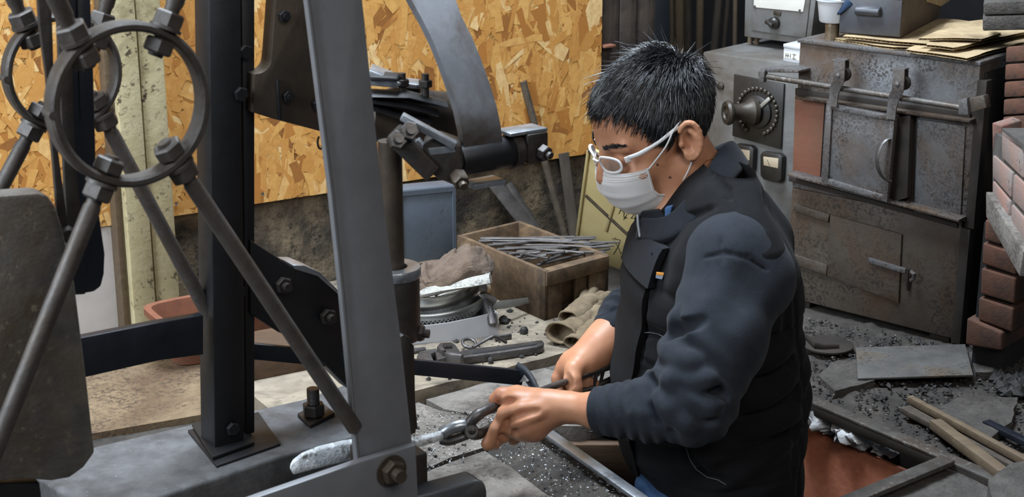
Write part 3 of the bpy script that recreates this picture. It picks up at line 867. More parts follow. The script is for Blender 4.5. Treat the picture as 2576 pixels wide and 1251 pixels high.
# spring eye, pin and lugs at the toggle
ec = arm_curve((1166, 405)) + V((-0.57, 0.82, 0)) * 0.010
obj('spring_eye', MB().lathe([(0.020, -0.004), (0.021, -0.002), (0.021, 0.076), (0.020, 0.078)], ec, MD, 28), M['black_steel'], hammer)
obj('eye_collar', MB().lathe([(0.024, 0.078), (0.024, 0.090)], ec, MD, 28), M['iron'], hammer)
lug = ec + MD * 0.110
obj('toggle_lug', MB().box(lug + Z * 0.004, (0.034, 0.042, 0.040), AXM, 0.003), M['iron'], hammer)
obj('lug_cap', MB().box(lug + Z * 0.026 - MD * 0.012, (0.060, 0.036, 0.005), AXM, 0.0015), M['bright_steel'], hammer)
bolt(hammer, lug + MN * 0.022 + MD * 0.004, MN + V((0.3, 0, -0.3)), 0.0105, 0.012, M['iron'], 0.006, 'lug_bolt')
obj('toggle_strap', MB().box(ec + MD * 0.038 - Z * 0.036, (0.050, 0.03, 0.007), AXM, 0.0015), M['bright_steel'], hammer)
obj('toggle_clevis', MB().prism([PY(x, y, 1.90) for x, y in ((1062, 362), (1100, 345), (1158, 366), (1166, 420), (1150, 462), (1108, 455), (1064, 425))], V((0, 0.045, 0)), 0.004), M['iron'], hammer)
obj('clevis_cap', MB().prism([PY(x, y, 1.899) for x, y in ((1075, 372), (1140, 366), (1148, 384), (1082, 392))], V((0, 0.03, 0)), 0.002), M['bright_steel'], hammer)
bolt(hammer, PY(1150, 440, 1.895), V((0.35, -0.9, -0.35)), 0.011, 0.020, M['brown_iron'], 0.008, 'clevis_bolt')
for (pa, pb, yv) in (((1010, 292), (1146, 366), 1.90), ((1048, 352), (1080, 400), 1.91)):
    a, b = PY(*pa, yv), PY(*pb, yv)
    d = (b - a).normalized(); sd = d.cross(V((0, 1, 0)))
    obj('toggle_link', MB().box((a + b) / 2, ((b - a).length, 0.016, 0.009), (d, V((0, 1, 0)), sd), 0.0015), M['bright_steel'], hammer)
a, b = PY(1002, 346, 1.91), PY(1078, 420, 1.91)
d = (b - a).normalized(); sd = d.cross(V((0, 1, 0)))
obj('toggle_arm', MB().box((a + b) / 2, ((b - a).length + 0.02, 0.03, 0.026), (d, V((0, 1, 0)), sd), 0.004), M['iron'], hammer)
for (x, y) in ((1000, 352), (1030, 330)):
    c = PY(x, y, 1.89)
    obj('toggle_nut', MB().hexnut(c, (0.2, -1, 0.35), 0.0125, 0.016).tube([c, c + V((0.004, -0.016, 0.006))], 0.006, 10), M['stock'], hammer, smooth=30)
# crank drum and spring clamp between leg and bow
da, db = PY(935, 290, 2.06), PY(1150, 300, 2.12)
dd = (db - da)
obj('crank_drum', MB().lathe([(0.020, -0.02), (0.036, -0.01), (0.036, 0.02), (0.040, 0.03), (0.0405, dd.length * 0.62), (0.038, dd.length * 0.66), (0.038, dd.length * 0.94), (0.034, dd.length)], da, dd, 36), M['brown_iron'], hammer)
for k in range(3):
    a, b = PY(930, 236 + 14 * k, 2.03), PY(1120 - 22 * k, 262 + 20 * k, 2.05)
    m = (a + b) / 2 + Z * (0.006 - 0.004 * k)
    obj('spring_leaf', MB().tube([a, a.lerp(m, .6), m, m.lerp(b, .5), b], [(0.022, 0.0045)] * 5, 12, flat=(0, 1, 0)), M['black_steel'], hammer)
obj('clamp_plate', MB().prism([PY(x, y, 2.03) for x, y in ((928, 176), (1004, 206), (1010, 214), (998, 222), (928, 216))], V((0, 0.05, 0)), 0.002), M['bright_steel'], hammer)
obj('clamp_plate', MB().prism([PY(x, y, 2.07) for x, y in ((1012, 208), (1060, 214), (1056, 226), (1010, 222))], V((0, 0.04, 0)), 0.002), M['bright_steel'], hammer)
obj('clamp_pad', MB().prism([PY(x, y, 2.02) for x, y in ((930, 192), (1000, 196), (1004, 204), (932, 206))], V((0, 0.04, 0)), 0.002), M['black_steel'], hammer)
for (x, y) in ((1012, 208), (1070, 210)):
    c = PY(x, y, 2.045)
    obj('clamp_stud', MB().hexnut(c, Z, 0.0095, 0.010).tube([c - Z * 0.02, c + Z * 0.013], 0.005, 12), M['iron'], hammer, smooth=30)

# ring braces: band ring, four rods each with two nuts and a threaded tip
def ring_brace(center, R, rad_t, axial, ends, rodr, plane, off):
    n = 64
    prof = [(R - rad_t / 2, -axial / 2 + .003), (R - rad_t / 2 + .003, -axial / 2), (R + rad_t / 2 - .003, -axial / 2), (R + rad_t / 2, -axial / 2 + .003),
            (R + rad_t / 2, axial / 2 - .003), (R + rad_t / 2 - .003, axial / 2), (R - rad_t / 2 + .003, axial / 2), (R - rad_t / 2, axial / 2 - .003)]
    ring = obj('brace_ring', MB().lathe(prof, center, MN, n, closed=True), M['rod_iron'], hammer, smooth=40)
    wl = center + (-MD) * R
    obj('ring_weld', MB().tube([wl - MN * axial * 0.52 - MD * 0.002, wl + MN * axial * 0.5 - MD * 0.003], 0.0048, 8), M['rod_iron'], ring)
    for (ang_px, end) in ends:
        e = plane(end[0], end[1], off)
        cpt = plane(ang_px[0], ang_px[1], off)           # where the rod crosses the band
        d = (cpt - center).normalized()
        cpt = center + d * R
        dr = (e - cpt).normalized()
        tip = cpt - dr * 0.026
        rod = obj('brace_rod', MB().tube([tip, tip + dr * 0.002, cpt + dr * 0.03, cpt + dr * 0.034, e], [rodr * 0.75, rodr * 0.85, rodr * 0.85, rodr, rodr], 14), M['rod_iron'], hammer)
        nr = rodr * 1.75
        obj('hex_nut', MB().hexnut(cpt - dr * (rad_t / 2 + 0.009), dr, nr, 0.016), M['rod_iron'], rod, smooth=30)
        obj('hex_nut', MB().hexnut(cpt + dr * (rad_t / 2 + 0.010), dr, nr, 0.018), M['rod_iron'], rod, smooth=30)
        obj('washer', MB().lathe([(nr * 1.02, -.002), (nr * 1.02, .002)], cpt + dr * (rad_t / 2 + 0.001), dr, 20), M['rod_iron'], rod, smooth=30)
ring_brace(RC, 0.0835, 0.0105, 0.026, (((190, 105), (60, -170)), ((412, 82), (505, -170)), ((262, 445), (-40, 1200)), ((448, 410), (893, 1078))), 0.0098, mf, 0.0)
BC = mk(157, 182, 0.0)
ring_brace(BC, 0.070, 0.009, 0.024, (((70, 75), (0, -80)), ((255, 70), (300, -100)), ((90, 305), (-60, 590)), ((262, 290), (560, 860))), 0.0098, mk, 0.0)

# flat bars hanging between the two braces
mid = 0.5 * (RC - PB0).dot(MN)
for (pxs, off, th) in (([(86, -160), (122, -160), (132, 60), (140, 330), (160, 480), (176, 600), (150, 600), (138, 450), (118, 200), (100, 60)], mid + .02, 0.008),
                       ([(136, -160), (172, -160), (180, 60), (190, 400), (206, 560), (170, 590), (158, 350)], mid - 0.01, 0.008)):
    obj('hanging_bar', fprism(pxs, mk, off, th, 0.001), M['iron'], hammer)
obj('drive_strap', fprism([(190, -160), (224, -160), (238, 200), (246, 500), (266, 640), (264, 690), (256, 722), (238, 736), (196, 742), (170, 560), (200, 300)], mk, mid - 0.015, 0.02, 0.004), M['navy_steel'], hammer)
obj('drive_strap', fprism([(150, -160), (186, -160), (206, 400), (226, 600), (218, 742), (186, 744), (168, 600)], mk, mid - 0.012, 0.012, 0.003), M['navy_steel'], hammer)
# treadle: side bar, cross bar and curled end
obj('treadle_bar', fprism([(120, 868), (208, 850), (400, 812), (512, 793), (512, 893), (400, 908), (208, 952), (120, 975)], mk, 0.03, 0.016, 0.0015), M['navy_steel'], hammer)
t0, t1 = mk(600, 866, -0.03), P(1318, 938, 2.36)
hgt = 0.022
d = (t1 - t0).normalized()
sd = d.cross(Z).normalized()
zdir = sd.cross(d)
obj('treadle_rail', MB().box((t0 + t1) / 2 - zdir * 0.008, ((t1 - t0).length, 0.008, 0.024), (d, sd, zdir), 0.0012), M['navy_steel'], hammer)
curl = [P(1300, 926, 2.36), P(1318, 938, 2.352), P(1330, 950, 2.345), P(1340, 966, 2.34), P(1352, 990, 2.33)]
obj('treadle_hook', MB().tube(curl, [(0.011, 0.004), (0.012, 0.004), (0.011, 0.004), (0.010, 0.004), (0.009, 0.004)], 10, flat=Z), M['navy_steel'], hammer)
obj('treadle_gusset', MB().prism([P(1318, 944, 2.345), P(1306, 962, 2.345), P(1330, 960, 2.335)], V((0.004, 0.01, 0.0)), 0.0005), M['stock'], hammer)
# near end of the treadle at the bottom edge
obj('treadle_foot', MB().prism([P(x, y, 2.07) for x, y in ((1040, 1252), (1190, 1212), (1206, 1208), (1220, 1216), (1226, 1235), (1226, 1330), (1040, 1350))], V((-0.02, 0.03, 0.0)), 0.004, 3), M['black_steel'], hammer)

# big weathered slab hanging at the left edge
sl = [(-260, 520), (-40, 496), (96, 486), (120, 492), (140, 520), (158, 575), (172, 640), (190, 720), (206, 850), (222, 980), (236, 1110), (240, 1140), (212, 1178), (176, 1204), (130, 1212), (60, 1206), (-260, 1240)]
slab = obj('belt_guard', MB().prism([onpl(x, y, PB0 + MN * (mid + 0.045), MN) for x, y in sl], -MN * 0.035, 0.004, 2), M['slab'], hammer)
slab['label'] = 'weathered dark slab at the left edge'
obj('guard_bolt', MB().lathe([(0.010, 0), (0.010, 0.010), (0.006, 0.014)], onpl(162, 585, PB0 + MN * (mid + 0.01), MN), MN, 16), M['iron'], slab)
obj('guard_bracket', MB().prism([onpl(x, y, PB0 + MN * (mid + 0.03), MN) for x, y in ((-200, 1225), (100, 1214), (112, 1300), (-200, 1320))], -MN * 0.03, 0.002), M['black_steel'], hammer)

# base timber with anchor bolt
t_a, t_b = onz(100, 1170, BEAM_Z), onz(930, 962, BEAM_Z)
n_a, n_b = onz(330, 1276, BEAM_Z), onz(905, 1098, BEAM_Z)
far = [onz(60, 1180, BEAM_Z), onz(240, 1122, BEAM_Z), onz(500, 1062, BEAM_Z), onz(760, 1004, BEAM_Z), onz(862, 968, BEAM_Z), onz(930, 950, BEAM_Z)]
near = [onz(960, 1080, BEAM_Z), onz(900, 1096, BEAM_Z), onz(700, 1148, BEAM_Z), onz(560, 1196, BEAM_Z), onz(390, 1252, BEAM_Z), onz(250, 1300, BEAM_Z)]
tim = obj('base_timber', MB().prism(far + near, (0, 0, -BEAM_Z + 0.004), 0.006, 3), M['timber'])
tag(tim, 'heavy oil-dark timber beam carrying the hammer post', 'timber')
ab = thing('anchor_bolt', 'large threaded anchor bolt with nut on the timber beam', 'bolt', onz(790, 1052, BEAM_Z))
c = onz(790, 1052, BEAM_Z + .003)
obj('washer_plate', MB().prism([onz(x, y, BEAM_Z + .006) for x, y in ((748, 1040), (808, 1010), (842, 1038), (780, 1070))], (0, 0, -0.006), 0.001), M['iron'], ab)
obj('nut', MB().hexnut(c + Z * 0.014, Z, 0.017, 0.018), M['iron'], ab, smooth=30)
prof = []
h0, h1 = 0.0, 0.047
k = 0
h = h0
while h < h1:
    prof.append((0.0085 if k % 2 else 0.0095, h)); h += 0.0012; k += 1
prof += [(0.0088, h1), (0.0, h1)]
obj('stud', MB().lathe(prof, c, Z, 20), M['stock'], ab, smooth=60)
# hot workpiece on the die
wp_px = [(735, 1168), (756, 1152), (800, 1134), (860, 1120), (900, 1114), (960, 1112), (1040, 1112), (1112, 1094), (1116, 1108), (1040, 1132), (960, 1150), (880, 1160), (800, 1180), (738, 1196), (728, 1180)]
wp = obj('steel_workpiece', MB().prism([P(x, y, 2.085 + (x - 735) * 0.0003) for x, y in wp_px], V((0, 0.008, 0.004)), 0.0015), M['hot_bar'])
tag(wp, 'bright scaly steel bar held in the tongs under the hammer', 'steel bar')
# ------------------------------------------------------------------ things on the ledge and along the wall
# crate: open box of boards, end panel with cleats
CR = wdir(-46)      # long side direction, towards the camera right
c0 = onz(1370, 808, LZ)                      # near bottom corner
zt = onpl(1368, 683, c0, V((0, -1, 0))).z    # top height at the near corner
CH = zt - LZ
nearT = V((c0.x, c0.y, zt))
farL = onz(1150, 592, zt)                    # far left top corner
rightT = onz(1532, 640, zt)                  # right top corner
CL = (farL - nearT); CLn = CL.length; CL.normalize()
CE = (rightT - nearT); CEn = CE.length; CE.normalize()
crate = thing('wooden_crate', 'old dark wooden crate filled with steel rods by the wall', 'crate', V((c0.x, c0.y, LZ)))
tb = 0.010
def crate_board(name, s0, s1, e0, e1, z0, z1, bev=0.001):
    pts = [V((c0.x, c0.y, 0)) + CL * a + CE * b + Z * (LZ + z0) for a, b in ((s0, e0), (s1, e0), (s1, e1), (s0, e1))]
    return obj(name, MB().prism(pts, (0, 0, z1 - z0), bev), M['crate_wood'], crate)
crate_board('bottom', 0.012, CLn - 0.012, 0.012, CEn - 0.012, 0.01, 0.018)
crate_board('side_board', 0, CLn, 0, tb, 0, CH)
crate_board('side_board', 0, CLn, CEn - tb, CEn, 0, CH)
crate_board('end_board', CLn - tb, CLn, tb, CEn - tb, 0, CH)
crate_board('end_board', 0.018, 0.026, tb, CEn - tb, 0, CH * 0.96)
crate_board('top_cleat', -0.004, 0.018, 0.002, CEn - 0.002, CH * 0.70, CH * 0.985)
crate_board('corner_cleat', 0.0, 0.018, 0.0, 0.045, 0, CH * 0.70)
crate_board('corner_cleat', 0.0, 0.018, CEn - 0.05, CEn, 0, CH * 0.70)
crate_board('corner_cleat', 0.004, 0.018, CEn - 0.085, CEn - 0.055, 0, CH * 0.70)
# steel rods: each one lies across the crate end, tips over the cleat
rods = [((1205, 608), (1445, 597), 6.0), ((1210, 600), (1440, 606), 5.5), ((1225, 618), (1500, 600), 4.5), ((1250, 628), (1410, 622), 5.0), ((1240, 612), (1560, 610), 4.0),
        ((1280, 640), (1530, 612), 4.5), ((1300, 634), (1534, 620), 5.0), ((1330, 648), (1500, 608), 4.5), ((1310, 642), (1360, 634), 5.5), ((1290, 648), (1375, 642), 5.0),
        ((1350, 668), (1535, 626), 4.5), ((1360, 662), (1490, 615), 5.0), ((1270, 622), (1420, 633), 4.0), ((1320, 626), (1470, 636), 4.0), ((1230, 606), (1485, 612), 3.5),
        ((1260, 634), (1380, 650), 4.5), ((1300, 616), (1500, 622), 3.5), ((1340, 640), (1525, 634), 4.0), ((1370, 656), (1480, 604), 4.0), ((1290, 606), (1500, 596), 3.5),
        ((1310, 656), (1352, 650), 5.0), ((1280, 626), (1545, 618), 3.5)]
rlab = ['topmost thick', 'second thick', 'long slender', 'short blunt', 'longest thin', 'slanting bright', 'middle thick', 'steeply crossing', 'stubby leftmost', 'low stubby', 'nearest outer', 'crossing rising',
        'thin inner left', 'thin inner middle', 'dull upper thin', 'low inner', 'narrow central', 'lower right', 'crossing front', 'back thin', 'shortest end', 'far reaching dull']
for k, ((xa, ya), (xb, yb), rr) in enumerate(rods):
    zz = zt - 0.020 + 0.016 * (1 - (ya - 596) / 75.0) + 0.003 * (k % 3)
    a, b = onz(xa, ya, zz - 0.006), onz(xb, yb, zz + 0.006)
    r = rr * 0.00062
    ax = (b - a).normalized()
    o = obj('steel_rod', MB().tube([a, a.lerp(b, .5) + Z * 0.002, b - ax * 0.012, b], [r, r, r, r * (0.6 if k % 3 else 0.85)], 8), M['stock'])
    tag(o, rlab[k] + ' forged steel rod in the wooden crate', 'steel rod', 'steel rods in the crate')

# blue-grey sheet metal case standing behind
q = [wall_pt(x, y, 0.11) for x, y in ((1000, 480), (1146, 466), (1150, 760), (1004, 780))]
for p_ in q[2:]: p_.z = LZ
q[3] = V((q[0].x, q[0].y, LZ)); q[2] = V((q[1].x, q[1].y, LZ))
case = thing('metal_case', 'blue-grey sheet metal case standing against the wall', 'metal case', (q[3] + q[2]) / 2)
obj('body', MB().prism(q, -WN * 0.05, 0.002), M['blue_sheet'], case)
def inset(a, b, c, d, m):
    cen = (a + b + c + d) / 4
    return [p + (cen - p) * m for p in (a, b, c, d)]
o_ = inset(*q, 0.02); i_ = inset(*q, 0.12)
mb = MB()
for k in range(4):
    mb.prism([o_[k], o_[(k + 1) % 4], i_[(k + 1) % 4], i_[k]], WN * 0.003, 0)
obj('raised_border', mb, M['blue_sheet'], case)

# stacked: card box, colander, steel bowl, newspaper, towel
kb = onz(1130, 850, LZ)
cbx = [(1000, 868), (1256, 843), (1256, 790), (1000, 815)]
f0, f1 = onz(1010, 872, LZ), onz(1250, 846, LZ)
bh = onpl(1250, 785, f1, V((0, -1, 0))).z - LZ
bd = (f1 - f0).cross(Z).normalized() * -0.20
box = thing('card_box', 'low white cardboard box under the colander', 'box', (f0 + f1) / 2 + bd * 0.5)
arc = [f0.lerp(f1, t) for t in (0, .25, .5, .75, 1)]
hs = [bh * s_ for s_ in (0.78, 0.74, 0.76, 0.86, 1.0)]
obj('front_wall', MB().prism(arc + [arc[k] + Z * hs[k] for k in range(4, -1, -1)], bd.normalized() * 0.002, 0), M['white_card'], box)
for (a, b) in ((f1, f1 + bd), (f0, f0 + bd), (f0 + bd, f1 + bd)):
    obj('side_wall', MB().prism([a, b, b + Z * bh * 0.8, a + Z * bh * 0.95], (f1 - f0).normalized() * 0.002 if (b - a).dot(bd) > 0.01 and abs((b - a).dot(f1 - f0)) < 0.01 else bd.normalized() * 0.002, 0), M['white_card'], box)
obj('box_bottom', MB().prism([f0, f1, f1 + bd, f0 + bd], Z * 0.002, 0), M['white_card'], box)

tilt = (Z + V((-0.10, -0.07, 0))).normalized()
cc = P(1112, 800, 2.98)
col_c = P(1098, 742, 2.96)
def colander():
    R, Hh = 0.098, 0.050
    mb = MB()
    u = tilt.orthogonal().normalized(); w = tilt.cross(u)
    base = col_c - tilt * Hh
    nseg, rows = 72, 9
    def pt(i, j):
        t = j / rows
        r = R * (0.55 + 0.45 * math.sin(t * math.pi / 2))
        a = 2 * math.pi * (i + 0.5 * (j % 2)) / nseg
        return base + tilt * (Hh * t ** 1.15) + (u * math.cos(a) + w * math.sin(a)) * r
    vs, fs = [], []
    P_ = [[pt(i, j) for i in range(nseg)] for j in range(rows + 1)]
    for j in range(rows + 1): vs += P_[j]
    # bands: solid below and above, diamond strips between so that the holes are real
    for j in range(rows):
        for i in range(nseg):
            a, b = j * nseg + i, j * nseg + (i + 1) % nseg
            if j % 2 == 0:
                c, d = (j + 1) * nseg + i, (j + 1) * nseg + (i - 1) % nseg
                t1, t2 = (a, b, c), (a, c, d)
            else:
                c, d = (j + 1) * nseg + (i + 1) % nseg, (j + 1) * nseg + i
                t1, t2 = (a, b, c), (a, c, d)
            if 2 <= j <= 6 and True:
                continue
            fs.append(t1); fs.append(t2)
    mb.add(vs, fs)
    # lattice strips over the open rows
    for j in range(2, 7):
        for i in range(nseg):
            a = P_[j][i]
            if j % 2 == 0: tg = (P_[j + 1][i], P_[j + 1][(i - 1) % nseg])
            else: tg = (P_[j + 1][(i + 1) % nseg], P_[j + 1][i])
            for b in tg:
                d = (b - a).normalized(); n_ = (a - col_c).normalized(); s_ = d.cross(n_) * 0.0013
                mb.add([a - s_, a + s_, b + s_, b - s_], [(0, 1, 2, 3)])
    for k in range(3):
        mb.lathe([(R * 0.55 * f, 0) for f in (1.0, 0.5, 0.02)], base, tilt, 36) if k == 0 else None
    return mb, R
mbc, RR = colander()
col = thing('colander', 'perforated metal colander holding a steel bowl', 'colander', col_c - tilt * 0.052)
obj('basket', mbc, M['aluminium'], col, smooth=60)
obj('rim', MB().lathe([(RR, -0.003), (RR + 0.004, -0.003), (RR + 0.007, 0.0), (RR + 0.007, 0.002), (RR + 0.003, 0.004), (RR, 0.003)], col_c, tilt, 64, closed=True), M['aluminium'], col, smooth=50)
bc = col_c + tilt * 0.020 + V((-0.004, 0.0, 0))
bowl = obj('steel_bowl', MB().lathe([(0.055, -0.045), (0.070, -0.044), (0.080, -0.035), (0.088, -0.01), (0.092, 0.010), (0.096, 0.013), (0.096, 0.0145), (0.090, 0.0135), (0.086, -0.01), (0.078, -0.033), (0.06, -0.041), (0.0, -0.042)], bc, tilt, 64), M['stainless'], smooth=40)
tag(bowl, 'shiny stainless steel bowl nested in the colander', 'bowl')
# newspaper roll lying over the bowl
na, nb_ = P(1030, 744, 2.875), P(1234, 700, 2.86)
secs = []
for t in [i / 14 for i in range(15)]:
    c = na.lerp(nb_, t)
    d = (nb_ - na).normalized(); s1 = d.cross(Z).normalized(); s2 = s1.cross(d)
    wv = 0.017 + 0.006 * t
    hh = 0.0045 + 0.004 * t + 0.0012 * math.sin(t * 9)
    ring_ = []
    for k in range(14):
        a = 2 * math.pi * k / 14
        ring_.append(c + s1 * (wv * math.cos(a)) + s2 * (hh * math.sin(a) + 0.002 * math.sin(3 * a + 5 * t)))
    secs.append(ring_)
news = obj('newspaper', MB().sweep(secs), M['paper'], smooth=50)
tag(news, 'folded newspaper laid over the steel bowl', 'newspaper')
# rumpled towel
tc = P(1142, 700, 2.92)
def towel():
    mb = MB()
    n, m = 56, 40
    grid = []
    outline = [(-95, 24), (-60, -30), (-20, -46), (30, -50), (75, -36), (100, -4), (108, 20), (60, 34), (0, 46), (-50, 58), (-92, 44)]
    for j in range(m + 1):
        row = []
        v = j / m
        for i in range(n):
            a = 2 * math.pi * i / n
            rad = math.sin(v * math.pi * 0.5) if v < 0.8 else math.sin(0.4 * math.pi) * (1 - (v - 0.8) * 0.4)
            x = math.cos(a) * rad * 0.082
            y = math.sin(a) * rad * 0.062
            h = 0.058 * (1 - v ** 2.6) if v < 0.8 else 0.058 * (1 - 0.8 ** 2.6) - (v - 0.8) * 0.08
            q = V((x, y, h))
            f = mnoise.fractal(V((x * 34, y * 34, h * 26 + 3)), 0.8, 2.0, 5)
            q += V((0.008 * f, 0.006 * f, 0.016 * f * (1 - 0.4 * v)))
            q.z += 0.014 * math.exp(-((x - 0.03) / 0.04) ** 2) - 0.010 * math.exp(-((x + 0.035) / 0.014) ** 2)
            row.append(tc + V((q.x, q.y, q.z - 0.018 - x * -0.10)))
        grid.append(row + [row[0]])
    mb.quadgrid(grid)
    return mb
tag(obj('shop_towel', towel(), M['towel'], smooth=180), 'rumpled brown shop towel heaped on the newspaper', 'towel')
tag(obj('rag_scrap', MB().sweep([[tc + V((-0.075 + 0.02 * t, -0.03 + 0.008 * math.sin(t), -0.012)) + V((0.0, 0.030 * math.cos(a), 0.014 * math.sin(a) + 0.004 * math.sin(3 * a + t))) for a in [2 * math.pi * k / 12 for k in range(12)]] for t in (-1, -.5, 0, .5, 1, 1.4)]), M['towel'], smooth=180), 'small dark rag tucked left under the brown towel', 'rag')

# tin snips / trowel: blade, socket and handle hanging over the box corner
tool = thing('hand_trowel', 'long-bladed steel trowel with stubby handle resting on the box', 'trowel', P(1240, 770, 2.92))
bl = [P(x, y, d) for x, y, d in ((1236, 764, 2.92), (1262, 756, 2.94), (1300, 752, 2.97), (1330, 748, 3.0), (1376, 740, 3.04), (1345, 760, 3.01), (1310, 768, 2.98), (1270, 776, 2.94), (1240, 778, 2.92))]
obj('blade', MB().prism(bl, V((0, 0.003, -0.002)), 0.0005), M['aluminium'], tool)
obj('socket', MB().prism([P(x, y, 2.90) for x, y in ((1206, 740), (1222, 736), (1252, 756), (1240, 772), (1226, 776))], V((0, 0.012, 0)), 0.002), M['stock'], tool)
obj('handle', MB().tube([P(1222, 756, 2.895), P(1228, 772, 2.885), P(1236, 795, 2.875), P(1240, 815, 2.87), P(1241, 822, 2.87)], [0.006, 0.008, 0.0092, 0.009, 0.005], 14), M['stock'], tool)

# pipe wrench
PW = onz(1210, 880, LZ)
wx = (onz(1368, 862, LZ) - onz(1050, 905, LZ)).normalized()
wy = Z.cross(wx)
def wp_(x, y, z): return PW + wx * x + wy * y + Z * z
sw = (onz(1368, 862, LZ) - onz(1050, 905, LZ)).length
k_ = sw / 320.0
def wq(px, py, z=0.004): return onz(px, py, LZ + z)
wr = thing('pipe_wrench', 'large steel pipe wrench lying on the dusty ledge', 'wrench', PW)
hp = [(1166, 880), (1190, 876), (1280, 866), (1350, 856), (1364, 855), (1369, 861), (1366, 868), (1350, 873), (1270, 885), (1178, 897), (1130, 906), (1096, 910), (1096, 896), (1140, 890)]
obj('handle', MB().prism([wq(x, y, 0.016) for x, y in hp], (0, 0, -0.015), 0.003), M['stock'], wr)
obj('handle_web', MB().prism([wq(x, y, 0.0172) for x, y in ((1190, 884), (1270, 874), (1345, 864), (1352, 864), (1345, 867), (1270, 879), (1190, 890))], (0, 0, -0.003), 0.0006), M['soot'], wr)
jp = [(1048, 896), (1054, 884), (1070, 880), (1098, 876), (1100, 884), (1084, 890), (1092, 908), (1080, 911), (1058, 906)]
obj('hook_jaw', MB().prism([wq(x, y, 0.020) for x, y in jp], (0, 0, -0.018), 0.002), M['stock'], wr)
obj('heel_jaw', MB().prism([wq(x, y, 0.022) for x, y in ((1095, 886), (1106, 878), (1128, 888), (1126, 898), (1100, 905))], (0, 0, -0.020), 0.0015), M['stock'], wr)
obj('housing', MB().prism([wq(x, y, 0.030) for x, y in ((1098, 872), (1106, 862), (1136, 860), (1146, 866), (1160, 886), (1168, 890), (1160, 894), (1120, 888))], (0, 0, -0.026), 0.003), M['stock'], wr)
ka, kb2 = wq(1116, 873, 0.032), wq(1136, 871, 0.032)
prof = []
for i in range(15): prof.append((0.0072 if i % 2 else 0.0062, (kb2 - ka).length * i / 14))
obj('knurled_nut', MB().lathe(prof, ka, kb2 - ka, 20), M['iron'], wr, smooth=20)
obj('pin', MB().lathe([(0.003, 0), (0.003, 0.002), (0.001, 0.003)], wq(1117, 883, 0.031), Z, 12), M['iron'], wr)
# hex key
hk = [wq(1190, 874, 0.012), wq(1232, 850, 0.02), wq(1240, 846, 0.022), wq(1247, 848, 0.020), wq(1274, 862, 0.006)]
tag(obj('hex_key', MB().tube(hk, 0.0032, 6), M['stock'], smooth=25), 'bent steel hex key propped behind the pipe wrench', 'hex key')
hk2 = [wq(1246, 852, 0.006), wq(1286, 846, 0.006)]
tag(obj('short_bar', MB().tube(hk2, [(0.006, 0.003)] * 2, 8, flat=Z), M['stock']), 'short flat steel bar beside the bent hex key', 'bar')
ring_c = wq(1180, 864, 0.012)
tag(obj('shackle_ring', MB().lathe([(0.012 + 0.003 * math.cos(a), 0.003 * math.sin(a)) for a in [2 * math.pi * k / 8 for k in range(8)]], ring_c, (0.2, -0.4, 1), 24, closed=True), M['stock'], smooth=60), 'small steel ring leaning on the wrench', 'ring')
tag(obj('flat_offcut', MB().prism([wq(x, y, 0.006) for x, y in ((1010, 880), (1070, 872), (1072, 878), (1010, 890))], (0, 0, -0.005), 0.001), M['stock']), 'flat steel offcut left of the pipe wrench', 'steel bar')
for k, (x, y) in enumerate(((1268, 806), (1317, 832), (1235, 906))):
    b = bmesh.new(); bmesh.ops.create_icosphere(b, subdivisions=2, radius=0.010 - 0.002 * k)
    for v in b.verts: v.co *= 1 + 0.4 * mnoise.noise(v.co * 120 + V((k * 5, 0, 0)))
    c = onz(x, y, LZ + 0.006)
    for v in b.verts: v.co += c
    tag(obj('coal_lump', MB().bm(b), M['coal'], smooth=0), ['largest coal lump by the crate foot', 'coal lump between the crate and the pipe wrench', 'coal lump on the ledge below the pipe wrench'][k], 'coal')

# work gloves: hollow cuffs with crumpled fingers
def glove(name, label, cuff, mids, rad, col='glove'):
    g = thing(name, label, 'glove', cuff[0] - Z * 0.02, 'cotton work gloves by the crate')
    path = cuff + mids
    rs = rad
    mb = MB()
    pts = [V(p) for p in path]
    secs = []
    N = 26
    fine = []
    for i in range(len(pts) - 1):
        for k in range(5): fine.append((pts[i].lerp(pts[i + 1], k / 5), rs[i] + (rs[i + 1] - rs[i]) * k / 5))
    fine.append((pts[-1], rs[-1]))
    for i, (p, r) in enumerate(fine):
        d = (fine[min(i + 1, len(fine) - 1)][0] - fine[max(i - 1, 0)][0]).normalized()
        s1 = d.cross(Z).normalized(); s2 = s1.cross(d)
        rg = []
        for k in range(N):
            a = 2 * math.pi * k / N
            f = 1 + 0.16 * mnoise.fractal(V((p.x * 40 + math.cos(a), p.y * 40 + math.sin(a), i * 0.5)), 0.9, 2, 3) + 0.03 * math.sin(a * 13)
            rg.append(p + s1 * (r * math.cos(a) * f) + s2 * (r * 0.62 * math.sin(a) * f))
        secs.append(rg)
    inner = []
    for i in (0, 2, 4):
        c = sum(secs[i], V()) / N
        inner.append([c + (q - c) * 0.86 for q in secs[i]])
    body = MB().sweep(secs[::-1] + inner)
    obj('palm', body, M['glove'], g, smooth=180)
    obj('cuff_band', MB().tube([q for q in secs[0]] + [secs[0][0]], 0.0022, 6, caps=False), M['glove'], g, smooth=180)
    e, d = fine[-1][0], (fine[-1][0] - fine[-8][0]).normalized()
    sd = d.cross(Z).normalized()
    for k in range(4):
        st_ = e + sd * (rs[-1] * (k - 1.5) * 0.55)
        en = st_ + d * 0.05 + sd * (0.012 * (k - 1.5)) + Z * (0.006 * math.sin(k * 2)) - Z * 0.004
        obj('finger', MB().tube([st_ - d * 0.01, st_.lerp(en, .5) + Z * 0.004, en.lerp(st_, .1), en], [0.009, 0.009, 0.008, 0.004], 10), M['glove'], g, smooth=180)
    return g
gz = LZ + 0.020
glove('work_glove', 'stained cotton glove with wide open ribbed cuff beside the crate', [onz(1408, 838, gz + .006), onz(1432, 830, gz)], [onz(1470, 800, gz), onz(1505, 780, gz)], [0.030, 0.027, 0.022, 0.022])
